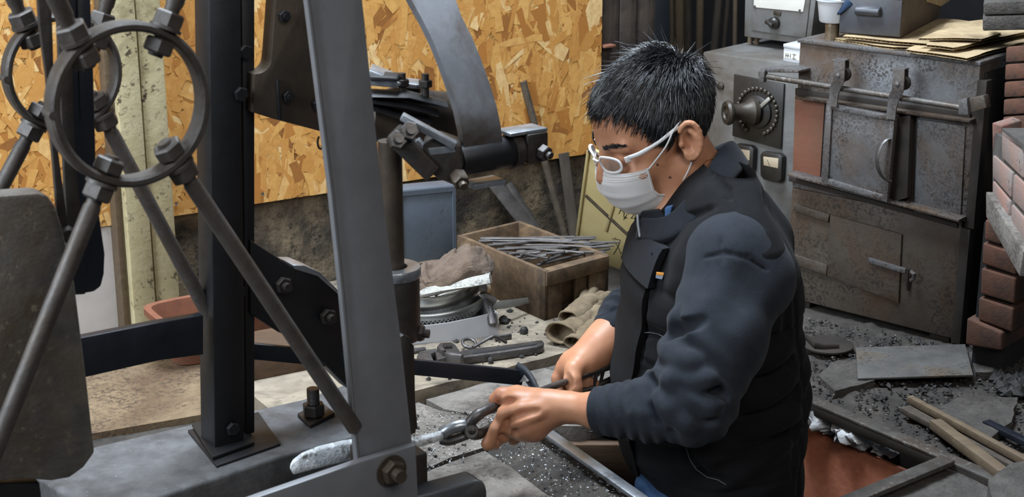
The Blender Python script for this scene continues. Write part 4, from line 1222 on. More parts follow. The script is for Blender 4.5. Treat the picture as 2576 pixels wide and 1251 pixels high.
glove('work_glove', 'stained cotton glove lying nearest the worker\'s wrist', [onz(1442, 862, gz), onz(1458, 850, gz)], [onz(1490, 826, gz), onz(1520, 808, gz)], [0.018, 0.019, 0.02, 0.020])
glove('work_glove', 'sooty dark glove crumpled against the crate end', [onz(1430, 800, gz + .01), onz(1450, 786, gz + .01)], [onz(1470, 765, gz + .01), onz(1490, 750, gz + .01)], [0.02, 0.022, 0.022, 0.018])
# horseshoe shaped scrap behind the crate
hs_ = [onz(1508 + 18 * math.cos(t), 762 + 34 * math.sin(t), LZ + 0.01) for t in [math.radians(a) for a in range(-150, 120, 20)]]
tag(obj('bent_scrap', MB().tube(hs_, 0.007, 8), M['stock']), 'curved dark steel scrap between crate and cream sheet', 'scrap')

# cream painted sheet leaning behind the worker, with brushed characters
tl, tr = P(1478, 374, 3.18), P(1700, 480, 3.04)
bl_, br_ = onz(1452, 640, 0.0), onz(1578, 724, 0.0)
yp_n = (tr - tl).cross(bl_ - tl).normalized()
if yp_n.y > 0: yp_n = -yp_n
def yp(px, py, off=0.0): return onpl(px, py, tl + yp_n * off, yp_n)
sheet = thing('cream_sheet', 'leaning cream painted metal sheet with brushed black characters', 'metal sheet', yp(1530, 690))
corner = [yp(1480, 378), yp(1760, 500), yp(1700, 800), yp(1578, 722), yp(1453, 600), yp(1452, 590)]
obj('panel', MB().prism(corner, -yp_n * 0.012, 0.001), M['cream_sheet'], sheet)
def strip(pa, pb, w, h, mat, name, par):
    a, b = yp(*pa, h / 2), yp(*pb, h / 2)
    d = (b - a).normalized(); s_ = d.cross(yp_n)
    obj(name, MB().box((a + b) / 2, ((b - a).length, w, h), (d, s_, yp_n), 0.0006), mat, par)
strip((1480, 378), (1700, 488), 0.008, 0.006, M['rust_rod'], 'top_edge', sheet)
strip((1473, 492), (1640, 648), 0.006, 0.005, M['rust_rod'], 'cross_rib', sheet)
strip((1480, 380), (1452, 592), 0.006, 0.005, M['cream_sheet'], 'side_edge', sheet)
strip((1562, 450), (1524, 582), 0.006, 0.004, M['cream_sheet'], 'upright_rib', sheet)
strip((1453, 600), (1580, 722), 0.006, 0.006, M['cream_sheet'], 'bottom_edge', sheet)
strip((1640, 480), (1600, 660), 0.005, 0.004, M['cream_sheet'], 'upright_rib', sheet)
def glyph(strokes, name, w=1.6):
    mb = MB()
    for st_ in strokes:
        for (xa, ya), (xb, yb) in zip(st_[:-1], st_[1:]):
            a, b = yp(xa, ya, 0.0006), yp(xb, yb, 0.0006)
            d = (b - a).normalized(); s_ = d.cross(yp_n)
            mb.box((a + b) / 2, ((b - a).length + 0.0012, w * 0.0008, 0.0006), (d, s_, yp_n))
    o = obj(name, mb, M['ink'], sheet, smooth=0)
    return o
glyph([[(1563, 517), (1561, 528), (1557, 538)], [(1563, 518), (1569, 520), (1568, 536)], [(1562, 524), (1568, 525)], [(1561, 530), (1567, 531)], [(1571, 522), (1577, 525)], [(1570, 528), (1580, 531)], [(1574, 518), (1573, 532), (1569, 541)], [(1574, 530), (1580, 540)], [(1568, 541), (1572, 546), (1569, 553)], [(1576, 540), (1573, 550)], [(1568, 546), (1578, 549)]], 'brushed_character')
glyph([[(1597, 536), (1591, 545), (1586, 550)], [(1597, 536), (1606, 545), (1612, 548)], [(1590, 549), (1602, 550)], [(1598, 542), (1596, 560)]], 'brushed_character')
glyph([[(1607, 562), (1600, 568), (1590, 575), (1577, 586)]], 'brushed_stroke', 2.2)
glyph([[(1540, 601), (1548, 602), (1560, 604)], [(1545, 606), (1556, 624), (1562, 640)], [(1560, 606), (1554, 622), (1543, 640)], [(1546, 598), (1551, 603)]], 'brushed_character')
glyph([[(1568, 628), (1566, 640), (1562, 648)], [(1563, 636), (1574, 640)], [(1571, 626), (1569, 656)], [(1562, 652), (1576, 644)], [(1580, 630), (1577, 642)], [(1578, 634), (1590, 640), (1586, 658)], [(1583, 637), (1576, 654)], [(1588, 640), (1580, 656)], [(1594, 640), (1592, 664)]], 'brushed_character')
glyph([[(1562, 682), (1566, 677), (1574, 677), (1580, 682), (1572, 686), (1562, 682)]], 'brushed_stroke', 2.0)

# rods, bars and a stick leaning on the wall
def lean(pa, pb, off_a, zb, r, mat, name, label, cat, flat=None):
    a = wall_pt(*pa, off_a)
    b = wall_pt(*pb, 0.055)
    dd_ = (b - a).normalized()
    b = a + dd_ * ((a.z - zb) / -dd_.z)
    if flat: mb = MB().tube([a, b], [(flat[0], flat[1])] * 2, 8, flat=WD)
    else: mb = MB().tube([a, a.lerp(b, .5), b], r, 10)
    return tag(obj(name, mb, mat), label, cat)
lean((1316, 205), (1420, 592), 0.016, LZ, 0.0075, M['rust_rod'], 'rusty_bar', 'rusty round bar leaning on the yellow strand board', 'bar')
lean((1418, 385), (1446, 600), 0.016, LZ, 0, M['pale_wood'], 'wood_stick', 'flat grey-brown wooden stick leaning left of the cream sheet', 'stick', (0.014, 0.006))
lean((1240, 455), (1322, 560), 0.012, LZ, 0, M['stock'], 'flat_bar', 'wide dark flat bar leaning on the wall behind the crate', 'bar', (0.017, 0.004))
lean((1278, 462), (1348, 572), 0.014, LZ, 0, M['stock'], 'flat_bar', 'narrow dark flat bar right of the wide one behind the crate', 'bar', (0.010, 0.004))

# terracotta planter and brown box behind the hammer post
pc = wall_pt(560, 760, 0.16)
pz = LZ
def planter():
    secs = []
    cxy = onz(610, 868, 0.01)
    for (h, w, dpt) in ((0.0, .14, .05), (0.075, .165, .062), (0.080, .172, .068), (0.092, .172, .068), (0.092, .160, .056), (0.06, .150, .05), (0.01, .13, .045)):
        ring_ = []
        for k in range(32):
            a = 2 * math.pi * k / 32
            ca, sa = math.cos(a), math.sin(a)
            sx = math.copysign(abs(ca) ** 0.35, ca); sy = math.copysign(abs(sa) ** 0.35, sa)
            ring_.append(cxy + WD * (sx * w) + WN * (sy * dpt) + Z * (h))
        secs.append(ring_)
    return MB().sweep(secs)
tag(obj('planter_trough', planter(), M['terracotta']), 'terracotta planter trough on the floor behind the black post', 'planter')
q = [onz(600, 1000, 0.008), onz(890, 940, 0.008)]
dv = (q[1] - q[0]).normalized(); nv = V((-dv.y, dv.x, 0))
tag(obj('brown_box', MB().box((q[0] + q[1]) / 2 + nv * 0.06 + Z * 0.04, ((q[1] - q[0]).length, 0.11, 0.062), (dv, nv, Z), 0.003), M['brown_box']), 'low brown wooden box between the black post and the grey leg', 'box')
# ------------------------------------------------------------------ electric furnace and its corner
PSI = 42.0
FB = onz(2393, 868)                                   # front right foot of the furnace
FU = V((math.cos(math.radians(PSI)), -math.sin(math.radians(PSI)), 0))   # along the face, to the right
FN = V((-FU.y * -1, 0, 0))
FN = V((-math.sin(math.radians(PSI)), -math.cos(math.radians(PSI)), 0))  # out of the face
AXF = (FU, FN, Z)
def fp(px, py, off=0.0): return onpl(px, py, FB + FN * off, FN)
def fs_(px, py, off=0.0):
    q = fp(px, py, off) - FB
    return q.dot(FU), q.z
def fbox(s0, s1, z0, z1, o0, o1, bev=0.002, seg=2):
    c = FB + FU * ((s0 + s1) / 2) + FN * ((o0 + o1) / 2) + Z * ((z0 + z1) / 2)
    return MB().box(c, (abs(s1 - s0), abs(o1 - o0), abs(z1 - z0)), AXF, bev, seg)
def fpoly(px, off, th, bev=0.001, seg=2): return MB().prism([fp(x, y, off) for x, y in px], -FN * th, bev, seg)
SL, SR = fs_(1985, 600)[0], 0.0
ZM = fs_(2415, 556)[1]
ZT = fs_(2003, 100)[1]
SRU = fs_(2446, 400)[0]
furn = thing('electric_furnace', 'rusty grey electric furnace with a sliding door on a rail', 'furnace', FB + FU * (SL / 2) - FN * 0.15)
obj('lower_body', fbox(SL, SR, 0.012, ZM, -0.36, 0.0, 0.003), M['furnace_low'], furn)
obj('upper_body', fbox(SL, SRU, ZM, ZT, -0.38, 0.0, 0.003), M['furnace'], furn)
for sx in (SL + 0.03, SR - 0.03):
    for ox in (-0.03, -0.33):
        obj('foot', fbox(sx - 0.02, sx + 0.02, -0.003, 0.014, ox - 0.02, ox + 0.02, 0.001), M['furnace_dark'], furn)
# right side skin, coloured dark as in shadow, and corner angles
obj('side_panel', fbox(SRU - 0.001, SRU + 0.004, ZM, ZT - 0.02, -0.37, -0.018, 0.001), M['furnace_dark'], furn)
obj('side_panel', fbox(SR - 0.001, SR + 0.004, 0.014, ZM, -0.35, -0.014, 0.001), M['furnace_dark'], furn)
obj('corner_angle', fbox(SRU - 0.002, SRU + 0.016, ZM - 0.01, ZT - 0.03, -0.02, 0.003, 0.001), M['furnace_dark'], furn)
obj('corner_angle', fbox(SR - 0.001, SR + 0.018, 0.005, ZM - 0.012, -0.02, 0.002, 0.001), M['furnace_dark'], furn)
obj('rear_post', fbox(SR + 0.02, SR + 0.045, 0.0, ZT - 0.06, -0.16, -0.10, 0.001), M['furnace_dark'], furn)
# top lip
obj('top_lip', fbox(SL - 0.002, SRU + 0.002, ZT - 0.004, ZT + 0.003, -0.385, 0.006, 0.001), M['furnace'], furn)
# sliding track ledges
zu = fs_(2440, 303)[1]
obj('upper_track', MB().prism([fp(2000, 243, 0.026), fp(2440, 303, 0.026), fp(2440, 303, 0.026) - Z * 0.005, fp(2000, 243, 0.026) - Z * 0.005], -FN * 0.028, 0.0008), M['furnace_low'], furn)
obj('upper_track_lip', MB().prism([fp(2000, 222, 0.006), fp(2440, 285, 0.006), fp(2440, 300, 0.006), fp(2000, 240, 0.006)], -FN * 0.006, 0.0008), M['furnace_dark'], furn)
obj('lower_ledge', MB().prism([fp(1980, 436, 0.034), fp(2412, 553, 0.034), fp(2412, 553, 0.034) - Z * 0.005, fp(1980, 436, 0.034) - Z * 0.005], -FN * 0.036, 0.0008), M['furnace'], furn)
obj('lower_ledge_lip', MB().prism([fp(1984, 444, 0.004), fp(2408, 562, 0.004), fp(2408, 574, 0.004), fp(1984, 456, 0.004)], -FN * 0.004, 0.0005), M['furnace_dark'], furn)
# face panels beside the door
obj('rust_panel', fpoly([(2000, 238), (2075, 250), (2062, 458), (1994, 438)], 0.003, 0.003, 0.0006), M['rust_red'], furn)
obj('rust_strip', fpoly([(2252, 290), (2302, 298), (2296, 522), (2246, 508)], 0.004, 0.004, 0.0006), M['furnace_dark'], furn)
obj('right_panel', fpoly([(2308, 300), (2428, 318), (2416, 548), (2300, 520)], 0.004, 0.004, 0.0008), M['furnace'], furn)
# sliding door with riveted frame
door = obj('sliding_door', fpoly([(2081, 262), (2248, 292), (2226, 508), (2066, 462)], 0.040, 0.034, 0.0015), M['furnace'], furn)
obj('door_frame', fpoly([(2079, 256), (2093, 258), (2082, 466), (2066, 462)], 0.045, 0.008, 0.001), M['furnace'], door)
obj('door_frame', fpoly([(2093, 262), (2250, 293), (2248, 307), (2092, 276)], 0.045, 0.008, 0.001), M['furnace'], door)
obj('door_frame', fpoly([(2238, 300), (2250, 303), (2231, 510), (2219, 506)], 0.045, 0.008, 0.001), M['furnace'], door)
obj('door_frame', fpoly([(2082, 450), (2222, 492), (2219, 506), (2080, 464)], 0.045, 0.008, 0.001), M['furnace'], door)
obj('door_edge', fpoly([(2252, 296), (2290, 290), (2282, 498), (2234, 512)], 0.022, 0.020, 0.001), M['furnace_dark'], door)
hr = [fp(2240 - 34 * math.sin(t), 402 - 54 * math.cos(t), 0.047 + 0.022 * math.sin(t)) for t in [math.pi * k / 14 for k in range(15)]]
obj('pull_handle', MB().tube(hr, [(0.0022, 0.006)] * 15, 8, flat=(0, 0, 1)), M['stock'], door)
# rail, end brackets, hangers with rollers
ra, rb = fp(1912, 190, 0.040), fp(2425, 272, 0.040)
obj('rail', MB().tube([ra, rb], 0.0055, 14), M['dirty_steel'], furn)
obj('rail_bracket', MB().prism([fp(x, y, 0.050) for x, y in ((1906, 182), (1916, 174), (1924, 178), (1920, 208), (1910, 208))], -FN * 0.012, 0.001), M['furnace'], furn)
obj('rail_bracket', MB().prism([fp(x, y, 0.044) for x, y in ((1912, 174), (1990, 172), (2008, 178), (2008, 184), (1918, 182))], -FN * 0.044, 0.001), M['furnace'], furn)
obj('rail_bracket', MB().prism([fp(x, y, 0.052) for x, y in ((2412, 252), (2432, 246), (2436, 290), (2410, 288))], -FN * 0.014, 0.001), M['furnace'], furn)
obj('rail_bracket', MB().prism([fp(x, y, 0.044) for x, y in ((2424, 250), (2474, 240), (2482, 272), (2432, 288))], -FN * 0.02, 0.002), M['furnace_low'], furn)
for (x0, y0, x1, y1) in ((2109, 150, 2094, 268), (2258, 172, 2240, 300)):
    strap = [fp(x0 + 4, y0, 0.055), fp(x0 + 3, y0 + 30, 0.057), fp(x0 + 1, y0 + 55, 0.057), fp(x0 - 8, y0 + 72, 0.050), fp(x1 + 4, y1 - 30, 0.049), fp(x1 + 1, y1, 0.049)]
    secs = []
    for i, p in enumerate(strap):
        a, b = strap[max(0, i - 1)], strap[min(len(strap) - 1, i + 1)]
        t = (b - a).normalized(); nn = FU.cross(t).normalized()
        hw = 0.0115 if i < 4 else 0.009
        secs.append([p - FU * hw - nn * .0016, p + FU * hw - nn * .0016, p + FU * hw + nn * .0016, p - FU * hw + nn * .0016])
    hg = obj('door_hanger', MB().sweep(secs), M['furnace'], furn, smooth=40)
    obj('hanger_top', MB().box(fp(x0 + 6, y0 + 1, 0.043), (0.023, 0.028, 0.003), AXF, 0.001), M['furnace'], hg)
    obj('hanger_back', MB().prism([fp(x0 + 16, y0 + 2, 0.03), fp(x0 + 26, y0 + 4, 0.03), fp(x0 + 24, y0 + 52, 0.03), fp(x0 + 14, y0 + 56, 0.03)], -FN * 0.003, 0.0005), M['furnace_dark'], hg)
    obj('roller', MB().lathe([(0.012, -0.006), (0.014, -0.004), (0.011, 0.0), (0.014, 0.004), (0.012, 0.006)], fp(x0 + 14, y0 + 36, 0.040), FN, 24), M['furnace_dark'], hg)
    obj('rivet', MB().lathe([(0.0048, 0), (0.0044, 0.002), (0.001, 0.0036)], fp(x0 - 1, y0 + 40, 0.0588), FN, 14), M['furnace'], hg)
# lower face: cover plates, latch bar, hook
obj('cover_plate', fpoly([(2088, 540), (2268, 590), (2260, 763), (2080, 694)], 0.005, 0.005, 0.001), M['furnace_low'], furn)
obj('cover_plate', fpoly([(1996, 512), (2086, 540), (2082, 560), (1996, 530)], 0.007, 0.007, 0.001), M['furnace_low'], furn)
obj('cover_plate', fpoly([(1994, 640), (2080, 668), (2078, 694), (1994, 664)], 0.006, 0.006, 0.001), M['furnace_low'], furn)
obj('latch_bar', fpoly([(2183, 648), (2278, 676), (2277, 690), (2186, 662)], 0.011, 0.005, 0.001), M['furnace'], furn)
lt = obj('latch_hook', MB().tube([fp(2292, 684, 0.016), fp(2300, 690, 0.020), fp(2298, 702, 0.018), fp(2292, 706, 0.012)], 0.004, 8), M['furnace'], furn)
obj('latch_pin', MB().tube([fp(2284, 678, 0.008), fp(2282, 712, 0.008), fp(2284, 730, 0.004)], 0.003, 8), M['furnace_dark'], lt)
obj('corner_fillet', fpoly([(2300, 520), (2412, 545), (2408, 556), (2300, 534)], 0.012, 0.010, 0.001), M['furnace'], furn)

# ---------------- control cabinet left of the furnace
CB = P(1890, 350, 3.30)
def cpx(px, py, off=0.0): return onpl(px, py, CB + FN * off, FN)
cab = thing('control_cabinet', 'grey steel control cabinet with rotary dial and two meters', 'control cabinet', V((CB.x, CB.y, 0)))
q = [cpx(1768, 130), cpx(2012, 172)]
q[1].z = q[0].z
obj('body', MB().prism([q[0], q[1], V((q[1].x, q[1].y, 0.002)), V((q[0].x, q[0].y, 0.002))], -FN * 0.26, 0.004), M['cabinet'], cab)
def cpoly(px, off, th, mat, name, par=cab, bev=0.0008): return obj(name, MB().prism([cpx(x, y, off) for x, y in px], -FN * th, bev), mat, par)
cpoly([(1846, 187), (1972, 212), (1964, 376), (1842, 342)], 0.006, 0.006, M['bakelite'], 'dial_plate')
dcen = cpx(1905, 281, 0.007)
rdial = (cpx(1905, 214, 0.007) - dcen).length
dl = obj('dial_ring', MB().lathe([(rdial * 0.62, 0.0), (rdial * 0.62, 0.004), (rdial * 0.55, 0.006)], dcen, FN, 36), M['bakelite'], cab)
for k in range(26):
    a = math.radians(-150 + k * 12.2)
    c = dcen + (FU * math.sin(a) + Z * math.cos(a)) * rdial * 0.86
    obj('contact_stud', MB().lathe([(rdial * 0.085, 0), (rdial * 0.085, 0.003), (rdial * 0.05, 0.005)], c, FN, 10), M['bronze'], dl)
kn = V((-0.86, -0.5, -0.05)).normalized()
kn = (FN + FU * -0.25).normalized()
obj('dial_hub', MB().lathe([(rdial * 0.5, 0.0), (rdial * 0.52, 0.01), (rdial * 0.36, 0.022), (rdial * 0.30, 0.040), (rdial * 0.32, 0.052), (rdial * 0.44, 0.056), (rdial * 0.47, 0.062), (rdial * 0.42, 0.068), (rdial * 0.26, 0.068), (rdial * 0.22, 0.064), (rdial * 0.12, 0.066), (0, 0.068)], dcen - FU * 0.004, (FN * 0.8 + FU * -0.55).normalized(), 32), M['bronze'], dl)
pa, pb = dcen + FN * 0.012, dcen + FN * 0.010 + (FU * 0.62 + Z * 0.62) * rdial
obj('dial_pointer', MB().box((pa + pb) / 2, ((pb - pa).length, 0.008, 0.002), ((pb - pa).normalized(), FN.cross((pb - pa).normalized()), FN), 0.0005), M['aluminium'], dl)
for (x0, y0, x1, y1) in ((1912, 382, 1968, 460), (1846, 362, 1896, 436)):
    w = x1 - x0
    out = [(x0 + 6, y0), (x1 - 8, y0 + 6), (x1, y0 + 14), (x1 - 3, y1 - 8), (x1 - 12, y1), (x0 + 8, y1 - 8), (x0, y1 - 18), (x0, y0 + 8)]
    mt = cpoly(out, 0.016, 0.016, M['bakelite'], 'meter', bev=0.002)
    obj('meter_window', MB().prism([cpx(x, y, 0.0168) for x, y in ((x0 + 8, y0 + 12), (x1 - 10, y0 + 17), (x1 - 11, y0 + 42), (x0 + 9, y0 + 34))], -FN * 0.002, 0.0004), M['meter_face'], mt)
    obj('meter_needle', MB().tube([cpx(x0 + 24, y0 + 36, 0.0175), cpx(x0 + 18, y0 + 20, 0.0175)], 0.0004, 5), M['ink'], mt)
obj('lamp_stud', MB().lathe([(0.0085, 0), (0.008, 0.004), (0.004, 0.006)], cpx(1814, 216, 0.0), FN, 16), M['bronze'], cab)

# instrument box standing on the cabinet
IB = P(1960, 60, 3.34)
def ipx(px, py, off=0.0): return onpl(px, py, IB + FN * off, FN)
ins = thing('instrument_box', 'grey instrument box with white plate and black knob above the cabinet', 'instrument', ipx(1955, 104))
ctop = q[0].z
obj('body', MB().prism([ipx(1876, -120), ipx(2064, -95), ipx(2038, 114), ipx(1872, 92)], -FN * 0.16, 0.002), M['cabinet'], ins)
obj('face_panel', MB().prism([ipx(1894, -110, .003), ipx(2048, -88, .003), ipx(2026, 96, .003), ipx(1890, 76, .003)], -FN * 0.003, 0.0006), M['cabinet'], ins)
obj('white_plate', MB().prism([ipx(1898, -105, .005), ipx(2040, -86, .005), ipx(2020, 30, .005), ipx(1896, 18, .005)], -FN * 0.002, 0.0003), M['panel_white'], ins)
for (x, y) in ((1899, 16), (2012, 26)):
    obj('screw', MB().lathe([(0.0028, 0), (0.0024, 0.0015), (0.0006, 0.002)], ipx(x, y, 0.005), FN, 10), M['stock'], ins)
obj('small_window', MB().prism([ipx(x, y, .006) for x, y in ((1946, 27), (1964, 30), (1962, 40), (1945, 37))], -FN * 0.003, 0.0004), M['bronze'], ins)
kc = ipx(1950, 57, 0.003)
kb_ = obj('knob', MB().lathe([(0.013, 0), (0.0125, 0.010), (0.009, 0.012), (0.007, 0.016)], kc, FN, 24), M['bakelite'], ins)
obj('knob_grip', MB().box(kc + FN * 0.018 - FU * 0.003, (0.020, 0.010, 0.008), (FU * 0.9 + Z * -0.35, FN, Z), 0.001), M['bakelite'], kb_)
for x in (1888, 1904):
    a = ipx(x, 92, -0.03); b = V((a.x, a.y, ctop))
    if a.z - ctop > 0.004: obj('support_leg', MB().tube([a, b], 0.006, 8), M['lath'], ins)
# small clear case on the cabinet, marked strip
pcs = [cpx(1958, 122, 0.0), cpx(2004, 130, 0.0), cpx(2002, 168, 0.0), cpx(1956, 158, 0.0)]
dz = ctop - pcs[3].z
case2 = thing('plastic_case', 'small clear plastic case with a marked label on the cabinet', 'case', pcs[3] + Z * dz)
obj('tub', MB().prism([p_ + Z * dz - FN * 0.02 for p_ in pcs], -FN * 0.06, 0.002), M['plastic_clear'], case2)
obj('lid', MB().prism([pcs[0] + Z * (dz + .006) - FN * 0.018, pcs[1] + Z * (dz + .006) - FN * 0.018, pcs[1] + Z * (dz - .001) - FN * 0.018, pcs[0] + Z * (dz - .001) - FN * 0.018], -FN * 0.064, 0.001), M['plastic_clear'], case2)
lp = lambda x, y: cpx(x, y, 0.0) + Z * dz - FN * 0.0194
obj('label', MB().prism([lp(1960, 134), lp(1998, 142), lp(1998, 158), lp(1960, 150)], -FN * 0.0006, 0), M['panel_white'], case2)
mbk = MB()
for (xa, ya, xb, yb) in ((1965, 138, 1964, 149), (1970, 139, 1969, 150), (1963, 144, 1972, 145), (1976, 140, 1975, 151), (1981, 141, 1990, 143), (1985, 142, 1984, 152), (1980, 152, 1990, 154)):
    a, b = lp(xa, ya) + FN * .0005, lp(xb, yb) + FN * .0005
    d = (b - a).normalized()
    mbk.box((a + b) / 2, ((b - a).length, 0.001, 0.0004), (d, d.cross(FN), FN))
obj('label_marks', mbk, M['ink'], case2, smooth=0)

# ---------------- on top of the furnace
TZ = ZT + 0.003
can_c = onz(2092, 99, TZ)
can = thing('tin_can', 'small rusty tin can with lid on the furnace top', 'tin can', can_c)
ch = 0.034
obj('can_body', MB().lathe([(0.0135, 0), (0.0135, ch * .7), (0.0128, ch * .72)], can_c, Z, 28), M['tin'], can)
obj('can_lid', MB().lathe([(0.0142, ch * .70), (0.0142, ch * .96), (0.0135, ch), (0.0125, ch * .97), (0, ch * .97)], can_c, Z, 28), M['tin'], can)
tubc = can_c + Z * ch
tub = thing('plastic_tub', 'milky plastic tub on top of the tin can', 'tub', tubc)
obj('tub_body', MB().lathe([(0.024, 0.0), (0.026, 0.003), (0.031, 0.040), (0.034, 0.041), (0.034, 0.044), (0.030, 0.044), (0.025, 0.006), (0, 0.005)], tubc, Z, 32), M['plastic_clear'], tub)
ct = P(2098, 0, 3.0)
tag(obj('blue_rag', MB().sweep([[tubc + V((0.004 + 0.020 * t, -0.030 - 0.004 * t, 0.020 + 0.022 * t)) + V((0.010 * (0.3 + t) * math.cos(a), 0.004 * math.sin(a), 0.008 * (0.2 + t) * math.sin(a + 0.6))) for a in [2 * math.pi * k / 12 for k in range(12)]] for t in (0.0, 0.3, 0.6, 1.0, 1.4)]), M['blue_cloth'], smooth=180), 'dark blue rag hanging over the plastic tub', 'rag')
# cardboard sheets, each with corrugated edge
def cardboard(px, z, th, label, seed):
    poly = [onz(x, y, z) for x, y in px]
    t = thing('cardboard_sheet', label, 'cardboard', sum(poly, V()) / len(poly) - Z * th, 'cardboard sheets on the furnace')
    def rim(zoff, jag):
        out = []
        for i in range(len(poly)):
            a, b = poly[i], poly[(i + 1) % len(poly)]
            m = max(2, int((b - a).length / 0.012))
            for k in range(m):
                p_ = a.lerp(b, k / m)
                nz = mnoise.noise_vector(V((p_.x * 60 + seed, p_.y * 60, zoff * 900))) * jag
                out.append(V((p_.x + nz.x, p_.y + nz.y, z + zoff + 0.003 * mnoise.noise(V((p_.x * 14 + seed, p_.y * 14, 0))))))
        return out
    obj('top_liner', MB().prism(rim(0, 0.0015), (0, 0, -0.0006), 0), M['cardboard'], t, smooth=20)
    obj('bottom_liner', MB().prism(rim(-th + 0.0006, 0.003), (0, 0, -0.0006), 0), M['cardboard'], t, smooth=20)
    # flute: zigzag band around the rim
    r = rim(-th / 2, 0.0)
    cen = sum(poly, V()) / len(poly)
    pts_t, pts_b = [], []
    mb = MB()
    fine = []
    for i in range(len(r)):
        a, b = r[i], r[(i + 1) % len(r)]
        m = max(1, int((b - a).length / 0.0035))
        for k in range(m): fine.append(a.lerp(b, k / m))
    g = []
    for i, p_ in enumerate(fine):
        inw = (cen - p_); inw.z = 0; inw.normalize()
        zz = (th / 2 - 0.0006) * (1 if i % 2 else -1)
        g.append([p_ + inw * 0.001 + Z * zz, p_ + inw * 0.02 + Z * zz])
    g.append(g[0])
    mb.quadgrid(g)
    obj('flute', mb, M['cardboard'], t, smooth=0)
cz = TZ + 0.006
cardboard([(2100, 96), (2250, 118), (2345, 122), (2395, 118), (2450, 100), (2400, 55), (2180, 60)], cz, 0.005, 'lowest wide cardboard sheet jutting over the furnace front', 1)
cardboard([(2120, 90), (2250, 104), (2360, 112), (2420, 98), (2500, 60), (2300, 40)], cz + 0.008, 0.005, 'second cardboard sheet with frayed corrugated front edge', 2)
cardboard([(2280, 124), (2432, 146), (2500, 124), (2640, 92), (2600, 40), (2400, 60)], cz + 0.004, 0.005, 'long cardboard sheet drooping toward the bricks', 3)
cardboard([(2330, 112), (2400, 118), (2500, 96), (2640, 70), (2560, 40), (2380, 60)], cz + 0.016, 0.005, 'upper cardboard sheet stretching off to the right edge', 4)
cardboard([(2310, 94), (2470, 98), (2520, 84), (2480, 70), (2400, 66)], cz + 0.024, 0.004, 'small topmost cardboard sheet beside the drawer unit', 5)
cardboard([(2470, 118), (2640, 112), (2660, 96), (2520, 92)], cz - 0.001, 0.004, 'narrow cardboard strip at the far right of the pile', 6)
# drawer unit on the cardboard
dzz = cz + 0.010
D0, D1 = onz(2110, 84, dzz), onz(2263, 96, dzz)
DU = (D1 - D0).normalized(); DNm = V((DU.y, -DU.x, 0)); DW = (D1 - D0).length
if DNm.y > 0: DNm = -DNm
du = thing('drawer_unit', 'dark steel drawer unit with cup pull on the cardboard pile', 'drawer', (D0 + D1) / 2 - DNm * 0.15)
obj('cabinet_body', MB().box((D0 + D1) / 2 - DNm * 0.155 + Z * 0.060, (DW, 0.30, 0.120), (DU, DNm, Z), 0.0015), M['drawer_side'], du)
fr = obj('drawer_front', MB().box((D0 + D1) / 2 - DNm * 0.003 + Z * 0.036, (DW, 0.006, 0.068), (DU, DNm, Z), 0.001), M['drawer'], du)
obj('drawer_front', MB().box((D0 + D1) / 2 - DNm * 0.003 + Z * 0.100, (DW, 0.006, 0.050), (DU, DNm, Z), 0.001), M['drawer'], du)
hc = (D0 + D1) / 2 + DU * -0.004 + Z * 0.044
secs = []
for k in range(9):
    a = math.pi * k / 8
    secs.append((0.014 * math.sin(a), -0.010 * math.cos(a)))
mbh = MB()
gl = []
for s_ in (-0.024, -0.022, 0.022, 0.024):
    sc_ = 0.8 if abs(s_) > 0.023 else 1.0
    gl.append([hc + DU * s_ + DNm * (y_ * sc_) + Z * (z_ * sc_ + 0.003) for y_, z_ in secs])
mbh.sweep(gl)
obj('cup_pull', mbh, M['drawer'], fr, smooth=50)
ptop = (D0.z + 0.1205)
sp_ = [onpl(x, y, D1 + DU * 0.0012, DU) for x, y in ((2388, 2), (2366, 16), (2330, 4))]
pa_ = [V((sp_[0].x, sp_[0].y, ptop)), V((sp_[2].x, sp_[2].y, ptop))]
scrap = thing('paper_scrap', 'torn brown paper draped over the drawer unit edge', 'paper', (pa_[0] + pa_[1]) / 2)
obj('hanging_corner', MB().prism([pa_[0], sp_[0], sp_[1], sp_[2], pa_[1]], DU * 0.0006, 0), M['cardboard'], scrap)
obj('flat_part', MB().prism([pa_[0], pa_[1], pa_[1] - DU * 0.10, pa_[0] - DU * 0.08], Z * 0.0006, 0), M['cardboard'], scrap)

# dark blocks behind the pile at the top right
for k, (x0_, y0_, x1_, y1_) in enumerate(((2474, 6, 2640, 38), (2472, 42, 2640, 78))):
    o = obj('firebrick_block', MB().prism([PY(x0_, y0_, 2.72), PY(x1_, y0_ - 6, 2.66), PY(x1_, y1_ - 4, 2.66), PY(x0_, y1_, 2.72)], V((0.05, 0.16, 0)), 0.003), M['stone_dark'])
    tag(o, ['upper dark block at the top right corner above the cardboard', 'lower dark block resting on the cardboard at the top right'][k], 'block')

